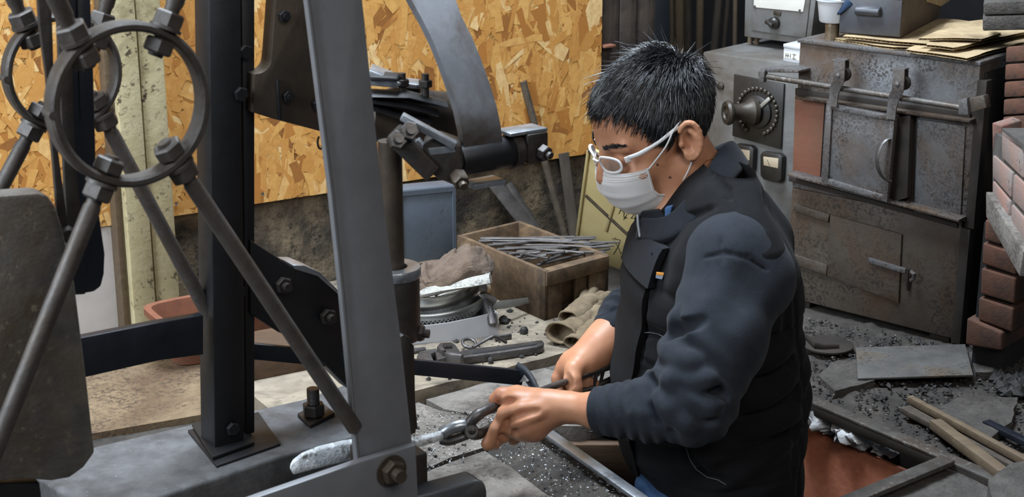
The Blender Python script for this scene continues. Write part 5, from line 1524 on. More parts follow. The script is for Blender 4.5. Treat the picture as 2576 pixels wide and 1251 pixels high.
# ---------------- brick hearth wall (face runs towards the camera) and brick pillar
hd = V((math.sin(math.radians(6)), math.cos(math.radians(6)), 0))
hn = V((-hd.y, hd.x, 0))
H0 = P(2500, 385, 2.62)
def hp_(px, py, off=0.0): return onpl(px, py, H0 + hn * off, hn)
hearth = thing('brick_hearth', 'pinkish brick hearth wall jutting in at the right edge', 'brick wall', V((H0.x + 0.06, H0.y, 0.2)))
back = [hp_(x, y, -0.004) for x, y in ((2497, 330), (2600, 400), (2640, 640), (2560, 590), (2497, 508))]
obj('mortar', MB().prism(back, -hn * 0.10, 0), M['mortar'], hearth)
for px in (((2520, 326), (2572, 366), (2572, 448), (2520, 398)), ((2497, 390), (2545, 434), (2541, 497), (2497, 447)), ((2550, 438), (2620, 506), (2616, 578), (2547, 504)),
           ((2497, 455), (2539, 506), (2536, 556), (2497, 508)), ((2544, 514), (2620, 602), (2616, 668), (2543, 568)), ((2578, 372), (2640, 420), (2640, 512), (2577, 452))):
    obj('brick', MB().prism([hp_(x, y, 0.0) for x, y in px], -hn * 0.10, 0.0025), M['brick_pink'], hearth)
obj('brick', MB().prism([PY(x, y, H0.y + 0.02) for x, y in ((2495, 308), (2521, 318), (2519, 394), (2496, 380))], V((0.05, 0.05, 0)), 0.0025), M['brick_pink'], hearth)
obj('cap_slab', MB().prism([hp_(x, y, 0.012) for x, y in ((2480, 482), (2574, 632), (2564, 696), (2480, 546))], -hn * 0.10, 0.002), M['stone'], hearth)
base_px = [hp_(2497, 480, -0.09), hp_(2552, 562, -0.09)]
obj('hearth_base', MB().prism([V((base_px[0].x, base_px[0].y, 0)), V((base_px[1].x, base_px[1].y, 0)), V((base_px[1].x + 0.4, base_px[1].y, 0)), V((base_px[0].x + 0.4, base_px[0].y, 0))], (0, 0, min(base_px[0].z, base_px[1].z) - 0.02), 0.003), M['soot'], hearth)
tp = [hp_(x, y, 0.0) for x, y in ((2520, 322), (2640, 412))]
obj('hearth_top', MB().prism([tp[0], tp[1], tp[1] + V((0.4, 0, 0)), tp[0] + V((0.4, 0, 0))], (0, 0, -0.01), 0), M['mortar'], hearth)
# red pillar of stacked bricks beneath
BPn = FN
B0 = P(2500, 760, 2.72)
def bp(px, py, off=0.0): return onpl(px, py, B0 + FN * off, FN)
pil = thing('brick_pillar', 'sooty red brick pillar beside the furnace', 'brick pillar', V((B0.x, B0.y, 0)))
core = [bp(2476, 560, -0.012), bp(2556, 600, -0.012)]
obj('mortar', MB().prism([core[0], core[1], V((core[1].x, core[1].y, 0)), V((core[0].x, core[0].y, 0))], -FN * 0.09, 0), M['soot'], pil)
for k, px in enumerate((((2478, 556), (2560, 640), (2556, 625), (2476, 606)), ((2472, 610), (2560, 640), (2556, 694), (2470, 664)), ((2468, 674), (2556, 700), (2552, 766), (2466, 740)), ((2462, 748), (2550, 776), (2546, 838), (2460, 806)), ((2432, 800), (2520, 838), (2520, 884), (2428, 868)))):
    if k == 0: continue
    obj('brick', MB().prism([bp(x, y, 0.008 * (k == 4)) for x, y in px], -FN * 0.10, 0.004, 3), M['brick_red'], pil)
obj('brick', MB().prism([bp(x, y, 0.0) for x, y in ((2478, 552), (2520, 568), (2518, 618), (2476, 604))], -FN * 0.10, 0.004, 3), M['brick_red'], pil)
# reddish flue bricks seen behind the furnace
fl = thing('brick_flue', 'tall reddish brown brick flue behind the furnace side', 'brick flue', PY(2550, 300, 2.95) * 1.0)
for k in range(5):
    ya, yb = 118 + k * 44, 158 + k * 44
    obj('brick', MB().prism([PY(2530 - k * 2, ya, 2.70), PY(2640, ya - 8, 2.64), PY(2640, yb - 8, 2.64), PY(2528 - k * 2, yb, 2.70)], V((0.06, 0.03, 0)), 0.003), M['brick_red'], fl)

# ---------------- loose things on the ground at the right
pl = obj('steel_plate', MB().prism([onz(2153, 874, .018), onz(2428, 866, .022), onz(2448, 943, .022), onz(2158, 952, .016)], (0, 0, -0.004), 0.0006), M['slate'])
tag(pl, 'flat grey steel plate lying on the ground before the furnace', 'steel plate')
dc = onz(2082, 872, 0.008)
dsk = thing('iron_disc', 'dark iron disc with a strap half hidden behind the worker', 'disc', dc)
obj('disc_body', MB().lathe([(0.046, 0), (0.048, 0.002), (0.048, 0.005), (0.046, 0.006), (0, 0.006)], dc, Z, 40), M['furnace_dark'], dsk)
obj('strap', MB().tube([onz(2010, 845, .012), onz(2030, 850, .02), onz(2050, 868, .022), onz(2070, 874, .018), onz(2110, 874, .016)], [(0.006, 0.0018)] * 5, 8, flat=Z), M['furnace_dark'], dsk)
def lath(pa, pb, za, zb, w, h, label, mat='lath'):
    a, b = onz(*pa, za), onz(*pb, zb)
    d = (b - a).normalized(); s_ = Z.cross(d).normalized()
    o = obj('wood_lath', MB().box((a + b) / 2, ((b - a).length, w, h), (d, s_, d.cross(s_)), 0.0012), M[mat])
    return tag(o, label, 'wood lath', 'wood laths on the ground')
lath((2288, 1004), (2600, 1172), .024, .030, 0.012, 0.012, 'long thin lath, uppermost of the bundle at the right')
lath((2280, 1028), (2620, 1204), .012, .016, 0.030, 0.010, 'wide grey-brown lath in the middle of the bundle', 'pale_wood')
lath((2352, 1066), (2526, 1196), .020, .024, 0.020, 0.016, 'short thick lath nearest the pit corner')
a, b = onz(2480, 1064, .016), onz(2640, 1142, .016)
flat_bar(a, b, 0.016, 0.010, M['navy_steel'], 'dark_bar', 'short black steel bar at the right edge beside the laths', 'bar')
sb = stone_slab([(2486, 1208), (2545, 1166), (2640, 1140), (2700, 1260), (2500, 1262)], 0.052, 0.055, M['stone_dark'], 'stone_block', parent=None, seed=9)
tag(sb, 'rough stone block at the bottom right corner', 'stone block')
rw = [onz(1900, 890, 0.02), onz(1985, 905, 0.02)]
# ------------------------------------------------------------------ the worker
class Field:
    """signed distance grid, meshed with surface nets"""
    def __init__(s, lo, hi, h):
        s.lo = np.array(lo, float); s.h = h
        s.n = np.ceil((np.array(hi, float) - s.lo) / h).astype(int) + 1
        s.S = np.full(s.n, 0.05, dtype=np.float32)
        s.ax = [(s.lo[i] + np.arange(s.n[i]) * h).astype(np.float32) for i in range(3)]
    def reg(s, lo, hi):
        a = np.clip(np.floor((np.array(lo) - s.lo) / s.h).astype(int), 0, s.n - 1)
        b = np.clip(np.ceil((np.array(hi) - s.lo) / s.h).astype(int) + 1, 1, s.n)
        sl = tuple(slice(a[i], b[i]) for i in range(3))
        return sl, s.ax[0][sl[0]][:, None, None], s.ax[1][sl[1]][None, :, None], s.ax[2][sl[2]][None, None, :]
    def put(s, sl, d, k, mode='u'):
        A = s.S[sl]
        if mode == 'u':
            if k > 0:
                t = np.clip(0.5 + 0.5 * (A - d) / k, 0, 1)
                A[...] = A * (1 - t) + d * t - k * t * (1 - t)
            else: np.minimum(A, d, out=A)
        elif mode == 's':
            if k > 0:
                t = np.clip(0.5 - 0.5 * (A + d) / k, 0, 1)
                A[...] = A * (1 - t) - d * t + k * t * (1 - t)
            else: np.maximum(A, -d, out=A)
    def cone(s, a, b, ra, rb, k=0.01, mode='u', squash=None):
        a, b = np.array(a, float), np.array(b, float)
        m = max(ra, rb) + k + 0.012
        sl, X, Y, Zg = s.reg(np.minimum(a, b) - m, np.maximum(a, b) + m)
        ba = b - a
        L2 = max(float(ba @ ba), 1e-9)
        t = np.clip(((X - a[0]) * ba[0] + (Y - a[1]) * ba[1] + (Zg - a[2]) * ba[2]) / L2, 0, 1)
        dx, dy, dz_ = X - a[0] - t * ba[0], Y - a[1] - t * ba[1], Zg - a[2] - t * ba[2]
        if squash is not None:
            ax_, f = np.array(squash[0]), squash[1]
            pr = dx * ax_[0] + dy * ax_[1] + dz_ * ax_[2]
            e = (1 / f - 1)
            dx, dy, dz_ = dx + pr * e * ax_[0], dy + pr * e * ax_[1], dz_ + pr * e * ax_[2]
        d = np.sqrt(dx * dx + dy * dy + dz_ * dz_) - (ra + (rb - ra) * t)
        s.put(sl, d.astype(np.float32), k, mode)
    def chain(s, pts, k=0.008, squash=None):
        for (a, ra), (b, rb) in zip(pts[:-1], pts[1:]): s.cone(a, b, ra, rb, k, 'u', squash)
    def ell(s, c, axes, r, k=0.01, mode='u'):
        c = np.array(c, float)
        m = max(r) + k + 0.01
        sl, X, Y, Zg = s.reg(c - m, c + m)
        X, Y, Zg = X - c[0], Y - c[1], Zg - c[2]
        q = [(X * a[0] + Y * a[1] + Zg * a[2]) for a in axes]
        k0 = np.sqrt(sum((q[i] / r[i]) ** 2 for i in range(3)))
        k1 = np.sqrt(sum((q[i] / (r[i] * r[i])) ** 2 for i in range(3))) + 1e-9
        d = np.where(k0 < 0.05, -min(r), k0 * (k0 - 1) / k1)
        s.put(sl, d.astype(np.float32), k, mode)
    def hit(s, px, py, d0=1.95, d1=2.7):
        ds = np.arange(d0, d1, 0.0015)
        r = ray(px, py)
        pts = np.array(CAM)[None] + ds[:, None] * np.array(r)[None]
        ii = np.round((pts - s.lo) / s.h).astype(int)
        ok = np.all((ii >= 0) & (ii < s.n), axis=1)
        v = np.full(len(ds), 1.0); v[ok] = s.S[ii[ok, 0], ii[ok, 1], ii[ok, 2]]
        w = np.nonzero(v < 0)[0]
        return ds[w[0]] if len(w) else None
    def crease(s, px, r=0.005, k=0.012, mode='s', sink=0.0):
        pts = []
        for (x, y), (x2, y2) in zip(px[:-1], px[1:]):
            for t in (0, .25, .5, .75): pts.append((x + (x2 - x) * t, y + (y2 - y) * t))
        pts.append(px[-1])
        w = []
        for (x, y) in pts:
            d = s.hit(x, y)
            if d is not None: w.append(P(x, y, d + sink))
        n_ = len(w)
        for i in range(n_ - 1):
            if (w[i + 1] - w[i]).length > 0.05: continue
            f = lambda j: r * (0.35 + 0.65 * math.sin(math.pi * min(1, max(0, (j + 0.5) / n_))))
            s.cone(w[i], w[i + 1], f(i), f(i + 1), k, mode)
    def mesh(s):
        S = s.S
        inn = S < 0
        cnt = np.zeros(s.n - 1, dtype=np.uint8)
        for i in (0, 1):
            for j in (0, 1):
                for k in (0, 1):
                    cnt += inn[i:s.n[0] - 1 + i, j:s.n[1] - 1 + j, k:s.n[2] - 1 + k]
        act = np.argwhere((cnt > 0) & (cnt < 8))
        idx = np.full(s.n - 1, -1, dtype=np.int32)
        idx[act[:, 0], act[:, 1], act[:, 2]] = np.arange(len(act))
        cor = [(i, j, k) for i in (0, 1) for j in (0, 1) for k in (0, 1)]
        val = {c: S[act[:, 0] + c[0], act[:, 1] + c[1], act[:, 2] + c[2]] for c in cor}
        acc = np.zeros((len(act), 3)); w = np.zeros(len(act))
        for c in cor:
            for ax in range(3):
                if c[ax] == 0:
                    d = list(c); d[ax] = 1; d = tuple(d)
                    a, b = val[c], val[d]
                    m = (a < 0) != (b < 0)
                    t = a[m] / (a[m] - b[m])
                    p = np.tile(np.array(c, float), (m.sum(), 1)); p[:, ax] += t
                    acc[m] += p; w[m] += 1
        vs = s.lo + (act + acc / w[:, None]) * s.h
        quads = []
        for ax in range(3):
            sl0 = [slice(None)] * 3; sl1 = [slice(None)] * 3
            sl0[ax] = slice(0, -1); sl1[ax] = slice(1, None)
            ch = np.argwhere(inn[tuple(sl0)] != inn[tuple(sl1)])
            o1, o2 = [a for a in range(3) if a != ax]
            ok = (ch[:, o1] > 0) & (ch[:, o2] > 0) & (ch[:, o1] < s.n[o1] - 1) & (ch[:, o2] < s.n[o2] - 1)
            ch = ch[ok]
            def cell(d1, d2):
                q = ch.copy(); q[:, o1] += d1; q[:, o2] += d2
                return idx[q[:, 0], q[:, 1], q[:, 2]]
            q = np.stack([cell(-1, -1), cell(0, -1), cell(0, 0), cell(-1, 0)], 1)
            fl = inn[tuple(sl0)][ch[:, 0], ch[:, 1], ch[:, 2]]
            if ax == 1: fl = ~fl
            q[~fl] = q[~fl][:, ::-1]
            quads.append(q)
        return vs, np.concatenate(quads)

def obj_np(name, vs, quads, mat, parent, label=None):
    me = bpy.data.meshes.new(name)
    org = np.array(ORG[parent]) if parent else vs.mean(0)
    me.vertices.add(len(vs)); me.vertices.foreach_set('co', (vs - org).astype(np.float32).ravel())
    me.loops.add(quads.size); me.loops.foreach_set('vertex_index', quads.astype(np.int32).ravel())
    me.polygons.add(len(quads)); me.polygons.foreach_set('loop_start', np.arange(0, quads.size, 4, dtype=np.int32))
    me.update(calc_edges=True); me.validate()
    me.shade_smooth()
    me.materials.append(mat)
    o = bpy.data.objects.new(name, me); COL.objects.link(o)
    o.parent = parent; ORG[o] = V(org)
    o.location = (0, 0, 0)
    if label: o['label'] = label
    return o
def relax(vs, quads, it=2, lam=0.5):
    for _ in range(it):
        acc = np.zeros_like(vs); n = np.zeros(len(vs))
        for i in range(4):
            a, b = quads[:, i], quads[:, (i + 1) % 4]
            for u, w in ((a, b), (b, a)):
                for c in range(3): acc[:, c] += np.bincount(u, vs[w, c], len(vs))
                n += np.bincount(u, minlength=len(vs))
        vs = vs + lam * (acc / np.maximum(n, 1)[:, None] - vs)
    return vs
def waves(X, Y, Zg, seed, n=7, lo=20, hi=70):
    r = np.random.default_rng(seed)
    out = 0
    for i in range(n):
        k = r.normal(size=3); k /= np.linalg.norm(k); k *= r.uniform(lo, hi)
        out = out + np.sin(X * k[0] + Y * k[1] + Zg * k[2] + r.uniform(0, 6.28)) / n
    return out

person = thing('person', 'man in black vest, white mask and glasses bending over with tongs', 'person', V((0.30, 2.22, -0.85)))

# head frame
AL, BE = math.radians(18), math.radians(21)
fh = V((-math.cos(AL), -math.sin(AL), 0))
hf = fh * math.cos(BE) - Z * math.sin(BE)
hs = V((math.sin(AL), -math.cos(AL), 0))
hh = fh * math.sin(BE) + Z * math.cos(BE)
HC = P(1674, 351, 2.35)
HA = (hf, hs, hh)
def HL(f, s_, h): return HC + hf * f + hs * s_ + hh * h

# torso table: photo row, front x, back x, half width
TD = 2.33
AT = math.radians(12)
tf = V((-math.cos(AT), -math.sin(AT), 0)); ts = V((math.sin(AT), -math.cos(AT), 0))
TT = [(1420, 1668, 2050, .165), (1290, 1648, 2055, .168), (1250, 1640, 2053, .17), (1170, 1606, 2052, .175), (1100, 1585, 2048, .178), (1000, 1573, 2038, .18), (930, 1571, 2030, .18), (860, 1577, 2014, .182),
      (780, 1583, 1992, .185), (700, 1580, 1984, .19), (640, 1588, 1966, .193), (580, 1606, 1942, .192), (530, 1632, 1914, .182), (490, 1660, 1888, .160), (455, 1692, 1864, .128), (425, 1722, 1862, .092), (400, 1750, 1845, .06)]
TO = P(1800, 800, TD); TO = V((TO.x, TO.y, 0))
tz, tc_, ta, tb_ = [], [], [], []
for (py, xf, xb, b) in TT:
    p = P((xf + xb) / 2, py, TD)
    ext = (xb - xf) / 2 * TD / FPX
    tz.append(p.z); tc_.append((p - TO).dot(tf)); tb_.append(b)
    ta.append(math.sqrt(max(ext ** 2 - (b * math.sin(AT)) ** 2, 0.03 ** 2)) / math.cos(AT))
tz, tc_, ta, tb_ = [np.array(x) for x in (tz, tc_, ta, tb_)]
def torso(X, Y, Zg, grow=0.0):
    c = np.interp(Zg.ravel(), tz, tc_).reshape(Zg.shape); a = np.interp(Zg.ravel(), tz, ta).reshape(Zg.shape); b = np.interp(Zg.ravel(), tz, tb_).reshape(Zg.shape)
    f = (X - TO.x) * tf.x + (Y - TO.y) * tf.y - c
    s_ = (X - TO.x) * ts.x + (Y - TO.y) * ts.y
    p = 2.3
    q = (np.abs(f / a) ** p + np.abs(s_ / b) ** p) ** (1 / p) + 1e-6
    r = np.sqrt(f * f + s_ * s_)
    return (r * (1 - 1 / q) - grow), f, s_
def tpoint(py_z, phi, off=0.0):
    """point on the torso surface at height z and angle phi from the front"""
    c, a, b = np.interp(py_z, tz, tc_), np.interp(py_z, tz, ta), np.interp(py_z, tz, tb_)
    ca, sa = math.cos(phi), math.sin(phi)
    ff = math.copysign(abs(ca) ** (2 / 2.3), ca) * (a + off); ss = math.copysign(abs(sa) ** (2 / 2.3), sa) * (b + off)
    return V((TO.x, TO.y, 0)) + tf * (c + ff) + ts * ss + Z * py_z
def zrow(py, d=TD): return P(1650, py, d).z

# limb points
nS, nM, nE = P(1850, 668, 2.19), P(1796, 855, 2.14), P(1738, 1008, 2.12)
nF, nC, nW = P(1640, 1032, 2.14), P(1512, 1034, 2.18), P(1425, 1025, 2.205)
fS, fE, fC, fW = P(1790, 610, 2.52), P(1690, 735, 2.50), P(1540, 852, 2.425), P(1487, 893, 2.405)

body = Field((-0.075, 1.885, -0.10), (0.47, 2.56, 0.70), 0.0022)
# trunk under the clothes
sl, X, Y, Zg = body.reg((-0.1, 1.9, -0.1), (0.5, 2.6, 0.44))
d, _, _ = torso(X, Y, Zg, -0.022)
body.put(sl, np.maximum(d, -0.06 - Zg).astype(np.float32), 0)
# head
for (c, r, k) in (((0.003, 0, 0.053), (.086, .073, .078), .01), ((0.040, 0, 0.052), (.058, .062, .055), .02), ((0.040, 0, -0.005), (.056, .064, .066), .02),
                  ((0.030, 0, -0.045), (.055, .058, .045), .02)):
    body.ell(HL(*c), HA, r, k)
body.cone(HL(0.058, 0, -0.072), HL(0.076, 0, -0.074), .024, .016, .02)
for sg in (-1, 1):
    body.cone(HL(0.0, .055 * sg, -0.030), HL(0.055, .030 * sg, -0.074), .018, .016, .02)       # jaw line
    body.cone(HL(0.088, .012 * sg, 0.036), HL(0.076, .048 * sg, 0.036), .011, .010, .012)        # brow
    body.ell(HL(0.070, .044 * sg, -0.012), HA, (.022, .022, .018), .015)                        # cheekbone
    body.ell(HL(0.110, .034 * sg, 0.016), HA, (.020, .020, .013), .010, 's')                    # eye socket
    body.ell(HL(0.080, .033 * sg, 0.015), HA, (.0135, .0145, .0115), .003)                       # lowered lid
body.cone(HL(0.096, 0, 0.022), HL(0.112, 0, -0.012), .009, .011, .008)                           # nose
body.ell(HL(0.108, 0, -0.016), HA, (.011, .014, .009), .006)
body.ell(HL(0.092, 0, -0.045), HA, (.012, .022, .014), .008)                                     # lips
# ears
for sg in (-1, 1):
    eo = (hs * sg * 0.90 + hf * 0.36).normalized()                 # outwards of the ear plate
    ea = (hh * 0.97 + hf * -0.22); ea = (ea - eo * ea.dot(eo)).normalized()
    ef = ea.cross(eo).normalized()
    if ef.dot(hf) < 0: ef = -ef
    ec_ = HL(-0.008, 0.084 * sg, 0.016)
    body.ell(ec_ - eo * 0.004, (ef, eo, ea), (.017, .006, .028), .004)
    body.ell(ec_ - ea * 0.022 + eo * 0.001, (ef, eo, ea), (.011, .0055, .013), .004)
    body.ell(ec_ + eo * 0.006 + ef * 0.002 - ea * 0.002, (ef, eo, ea), (.0115, .0105, .0175), .002, 's')
    body.ell(ec_ + eo * 0.006 + ea * 0.016, (ef, eo, ea), (.010, .007, .007), .002, 's')
    rim = []
    for t in range(0, 13):
        a = math.radians(35 + t * 20)
        rim.append((ec_ + eo * 0.0045 + ef * (0.0165 * math.cos(a)) + ea * (0.0285 * math.sin(a)), 0.0040 if t < 9 else 0.0034))
    body.chain(rim, 0.002)
    body.chain([(ec_ + eo * 0.002 - ef * 0.009 - ea * 0.014, .0034), (ec_ + eo * 0.002 - ef * 0.0095 + ea * 0.004, .0034), (ec_ + eo * 0.001 - ef * 0.001 + ea * 0.014, .003)], 0.003)
    body.ell(ec_ + ef * 0.0125 - ea * 0.005 + eo * 0.002, (ef, eo, ea), (.005, .005, .006), .003)
# neck
nk = P(1778, 520, 2.36)
body.cone(HL(-0.014, 0, -0.020), nk, .047, .060, .025)
body.cone(HL(0.02, 0, -0.065), P(1715, 560, 2.34), .035, .045, .03)
# arms
body.chain([(nS, .045), (nM, .040), (nE, .034), (nF, .028), (nC, .0258), (nW, .0208)], .015)
body.chain([(fS, .05), (fE, .042), (fC, .0345), (P(1505, 878, 2.41), .0265), (fW, .0245)], .02)

# near hand: back of the hand to the camera, thumb on top, fingers round the reins
view = ray(1310, 1040).normalized()
body.cone(nW, P(1372, 1022, 2.212), .0208, .023, .012)
body.chain([(P(1385, 1016, 2.212), .0190), (P(1300, 1020, 2.222), .0195), (P(1282, 1034, 2.222), .0160)], .010)
body.chain([(P(1390, 1032, 2.210), .0205), (P(1325, 1058, 2.216), .0235), (P(1292, 1068, 2.222), .0175)], .010)
body.chain([(P(1385, 1046, 2.216), .018), (P(1345, 1082, 2.222), .0155), (P(1318, 1088, 2.226), .0135)], .010)
body.ell(P(1318, 1040, 2.218), (V((1, 0, 0)), view, V((0, sp, cp))), (.034, .020, .032), .012)
body.chain([(P(1352, 1000, 2.225), .0135), (P(1300, 992, 2.236), .0122), (P(1262, 995, 2.238), .0108), (P(1248, 1006, 2.244), .0096), (P(1266, 1022, 2.268), .0085)], .006)   # thumb
body.chain([(P(1272, 1040, 2.214), .0112), (P(1250, 1080, 2.212), .0100), (P(1228, 1117, 2.218), .0092), (P(1244, 1116, 2.240), .0086), (P(1258, 1088, 2.256), .0078)], .005)  # index
body.chain([(P(1290, 1068, 2.222), .0108), (P(1266, 1098, 2.232), .0096), (P(1252, 1106, 2.252), .0088), (P(1268, 1070, 2.266), .0078)], .004)  # middle
body.chain([(P(1308, 1082, 2.228), .0100), (P(1292, 1104, 2.246), .0090), (P(1290, 1080, 2.264), .0080), (P(1300, 1056, 2.268), .0074)], .004)    # ring
body.chain([(P(1326, 1086, 2.234), .0090), (P(1316, 1096, 2.252), .0080), (P(1312, 1072, 2.266), .0070)], .004)                                 # little
for q in ((1264, 1046, 2.206), (1290, 1074, 2.214), (1308, 1088, 2.222)):
    body.ell(P(*q), (V((1, 0, 0)), view, V((0, sp, cp))), (.008, .006, .008), .006)       # knuckles

# far hand: thumb across the reins, index pointing down, finger tips showing below
body.chain([(fW, .0235), (P(1466, 912, 2.398), .0225), (P(1444, 926, 2.398), .0185)], .012)
body.chain([(P(1478, 900, 2.412), .022), (P(1440, 916, 2.412), .019), (P(1420, 930, 2.414), .0145)], .012)
body.chain([(P(1460, 910, 2.388), .0155), (P(1444, 930, 2.376), .0145), (P(1440, 956, 2.366), .0128), (P(1446, 976, 2.366), .0115), (P(1450, 988, 2.370), .0090)], .006)   # thumb
body.chain([(P(1422, 928, 2.414), .0125), (P(1406, 952, 2.414), .0110), (P(1402, 984, 2.412), .0098), (P(1416, 1004, 2.408), .0088)], .005)     # index
body.chain([(P(1436, 930, 2.424), .0120), (P(1424, 962, 2.434), .0105), (P(1440, 992, 2.424), .0095), (P(1470, 986, 2.404), .0088), (P(1478, 958, 2.396), .0078)], .004)    # middle
body.chain([(P(1452, 930, 2.430), .0110), (P(1446, 966, 2.440), .0098), (P(1470, 996, 2.424), .0088), (P(1493, 986, 2.406), .0080), (P(1497, 964, 2.400), .0070)], .004)    # ring
body.chain([(P(1468, 930, 2.436), .0100), (P(1470, 966, 2.442), .0088), (P(1496, 990, 2.428), .0076), (P(1508, 978, 2.414), .0066)], .003)     # little
body.crease([(1254, 1016), (1272, 1014), (1296, 1010)], .0042, .008, 's')
body.crease([(1284, 1048), (1268, 1084), (1256, 1104)], .0034, .007, 's')
body.crease([(1302, 1076), (1290, 1098)], .0030, .006, 's')
for px_ in ([(1268, 1040), (1310, 1030), (1360, 1022)], [(1294, 1066), (1330, 1048), (1370, 1034)]):
    body.crease(px_, .0038, .012, 'u', .0026)
body.crease([(1276, 1058), (1320, 1042), (1355, 1034)], .0018, .008, 's')
body.crease([(1426, 944), (1430, 964), (1428, 985)], .0035, .008, 's')
bv, bq = body.mesh()
bv = relax(bv, bq, 2, 0.4)
obj_np('body', bv, bq, M['skin'], person)
del body

# ---------------- sweatshirt (sleeves) with folds
sw = Field((-0.02, 1.86, 0.02), (0.42, 2.60, 0.52), 0.0026)
sw.chain([(nS, .074), (nM, .068), (nE, .060), (nF, .0415), (P(1560, 1033, 2.165), .035), (P(1522, 1033, 2.178), .0325)], .016)
sw.cone(P(1845, 650, 2.168), P(1900, 705, 2.172), .060, .056, .02)
sw.chain([(fS, .070), (fE, .056), (P(1590, 800, 2.455), .047), (P(1555, 838, 2.432), .042)], .016)
sl, X, Y, Zg = sw.reg((-0.02, 1.86, 0.02), (0.42, 2.60, 0.52))
A = sw.S[sl]
m = A < 0.02
E_ = np.array(nE); fd = np.array((nC - nE).normalized()); ud = np.array((nM - nE).normalized())
al = (X - E_[0]) * fd[0] + (Y - E_[1]) * fd[1] + (Zg - E_[2]) * fd[2]
up_ = (X - E_[0]) * ud[0] + (Y - E_[1]) * ud[1] + (Zg - E_[2]) * ud[2]
wob = waves(X, Y, Zg, 4, 5, 25, 60)
near = (Y < 2.28).astype(np.float32)
ring_w = np.exp(-((al - 0.075) / 0.045) ** 2) * np.sin(al * 330 + 7.0 * wob + 20 * Zg) * 0.0024          # gathered rings near the cuff
diag = np.exp(-(((al - 0.01) / 0.065) ** 2 + ((up_ - 0.03) / 0.075) ** 2)) * np.sin((al * 0.75 - up_ * 0.9) * 125 + 5.0 * wob) * 0.0065   # folds at the elbow
drape = np.exp(-((up_ - 0.13) / 0.08) ** 2) * np.sin((al * 1.0 + up_ * 0.45) * 90 + 3 * wob) * 0.0030
A -= np.where(m, near * (ring_w + diag + drape) + 0.0012 * wob, 0).astype(np.float32)
fC_ = np.array(fC); ffd = np.array((fW - fE).normalized())
al2 = (X - fC_[0]) * ffd[0] + (Y - fC_[1]) * ffd[1] + (Zg - fC_[2]) * ffd[2]
A -= np.where(m, (1 - near) * np.exp(-((al2 + 0.045) / 0.04) ** 2) * np.sin(al2 * 330 + 4 * wob) * 0.0030, 0).astype(np.float32)
# creases read from the photograph
for px_ in ([(1662, 905), (1688, 922), (1716, 930)], [(1650, 932), (1690, 964), (1752, 994), (1800, 984)], [(1682, 962), (1731, 1016), (1783, 1056)], [(1745, 1036), (1799, 1054)],
            [(1640, 950), (1648, 990)], [(1616, 962), (1610, 1020)], [(1630, 958), (1640, 1020), (1660, 1060)], [(1590, 972), (1586, 1030)], [(1824, 1002), (1770, 968)], [(1700, 780), (1690, 830), (1730, 810)], [(1668, 860), (1720, 828), (1768, 806)], [(1700, 1040), (1690, 1090)]):
    sw.crease(px_, 0.0052, 0.012, 's', 0.0)
for px_ in ([(1660, 918), (1700, 944), (1750, 962), (1790, 950)], [(1668, 948), (1712, 990), (1770, 1026), (1802, 1022)], [(1664, 884), (1710, 906), (1760, 910)], [(1652, 986), (1690, 1040), (1740, 1076)], [(1604, 966), (1598, 1040)], [(1624, 960), (1622, 1040)]):
    sw.crease(px_, 0.0075, 0.016, 'u', 0.004)
sw.crease([(1812, 596), (1816, 630), (1822, 660)], 0.0022, 0.004, 's')
sw.crease([(1770, 650), (1822, 636), (1880, 648), (1930, 680)], 0.0022, 0.004, 's')
# open the cuffs
sw.cone(nF.lerp(nC, 0.75), P(1470, 1030, 2.19), .0295, .031, 0.0, 's')
sw.cone(fC, fW, .0375, .040, 0.0, 's')
sv, sq = sw.mesh()
sv = relax(sv, sq, 2, 0.4)
slv = obj_np('sweatshirt', sv, sq, M['sweat'], person)
def cuff(c, d, r, w):
    d = V(d).normalized()
    prof = [(r - .003, 0), (r + .0012, 0), (r + .0022, w * .1), (r + .0024, w * .85), (r + .0008, w), (r - .003, w)]
    return MB().lathe(prof, c, d, 40, closed=True)
obj('cuff', cuff(P(1503, 1033, 2.183), nF - nC, .0322, .028), M['sweat'], slv, smooth=50)
obj('cuff', cuff(fC + (fW - fC).normalized() * 0.004, fE - fW, .0385, .024), M['sweat'], slv, smooth=50)
del sw

# ---------------- quilted vest
vt = Field((0.12, 1.98, -0.16), (0.49, 2.60, 0.48), 0.0030)
sl, X, Y, Zg = vt.reg((0.12, 1.98, -0.16), (0.49, 2.60, 0.48))
d, tfl, tsl = torso(X, Y, Zg, 0.0)
qz = [zrow(y) for y in (1150, 1040, 940, 840, 745, 650)]
qd = 0
lean_z = Zg + 0.10 * tfl
for z_ in qz: qd = qd + np.exp(-((lean_z - z_) / 0.0045) ** 2) * 0.0030 - 0.001 * np.exp(-((lean_z - z_) / 0.03) ** 2)
fold = waves(X, Y, Zg, 9, 8, 18, 48) * 0.0085 + waves(X, Y, Zg, 10, 8, 50, 110) * 0.0026
# waist folds running diagonally over the back
fold = fold + 0.005 * np.exp(-((Zg - zrow(1000)) / 0.10) ** 2) * np.sin((Zg * 1.0 + tfl * 0.6) * 110 + 3 * waves(X, Y, Zg, 12, 4, 15, 30))
# back panel seam
seam = 0.005 * np.exp(-((tfl + 0.075 + 0.02 * np.sin(Zg * 12)) / 0.004) ** 2) * (tsl > 0)
d = d + qd + seam - fold * np.clip((0.42 - Zg) / 0.1, 0.15, 1)
d = np.maximum(d, zrow(1292) - Zg + 0.01 * np.sin(tfl * 20))
vt.put(sl, d.astype(np.float32), 0)
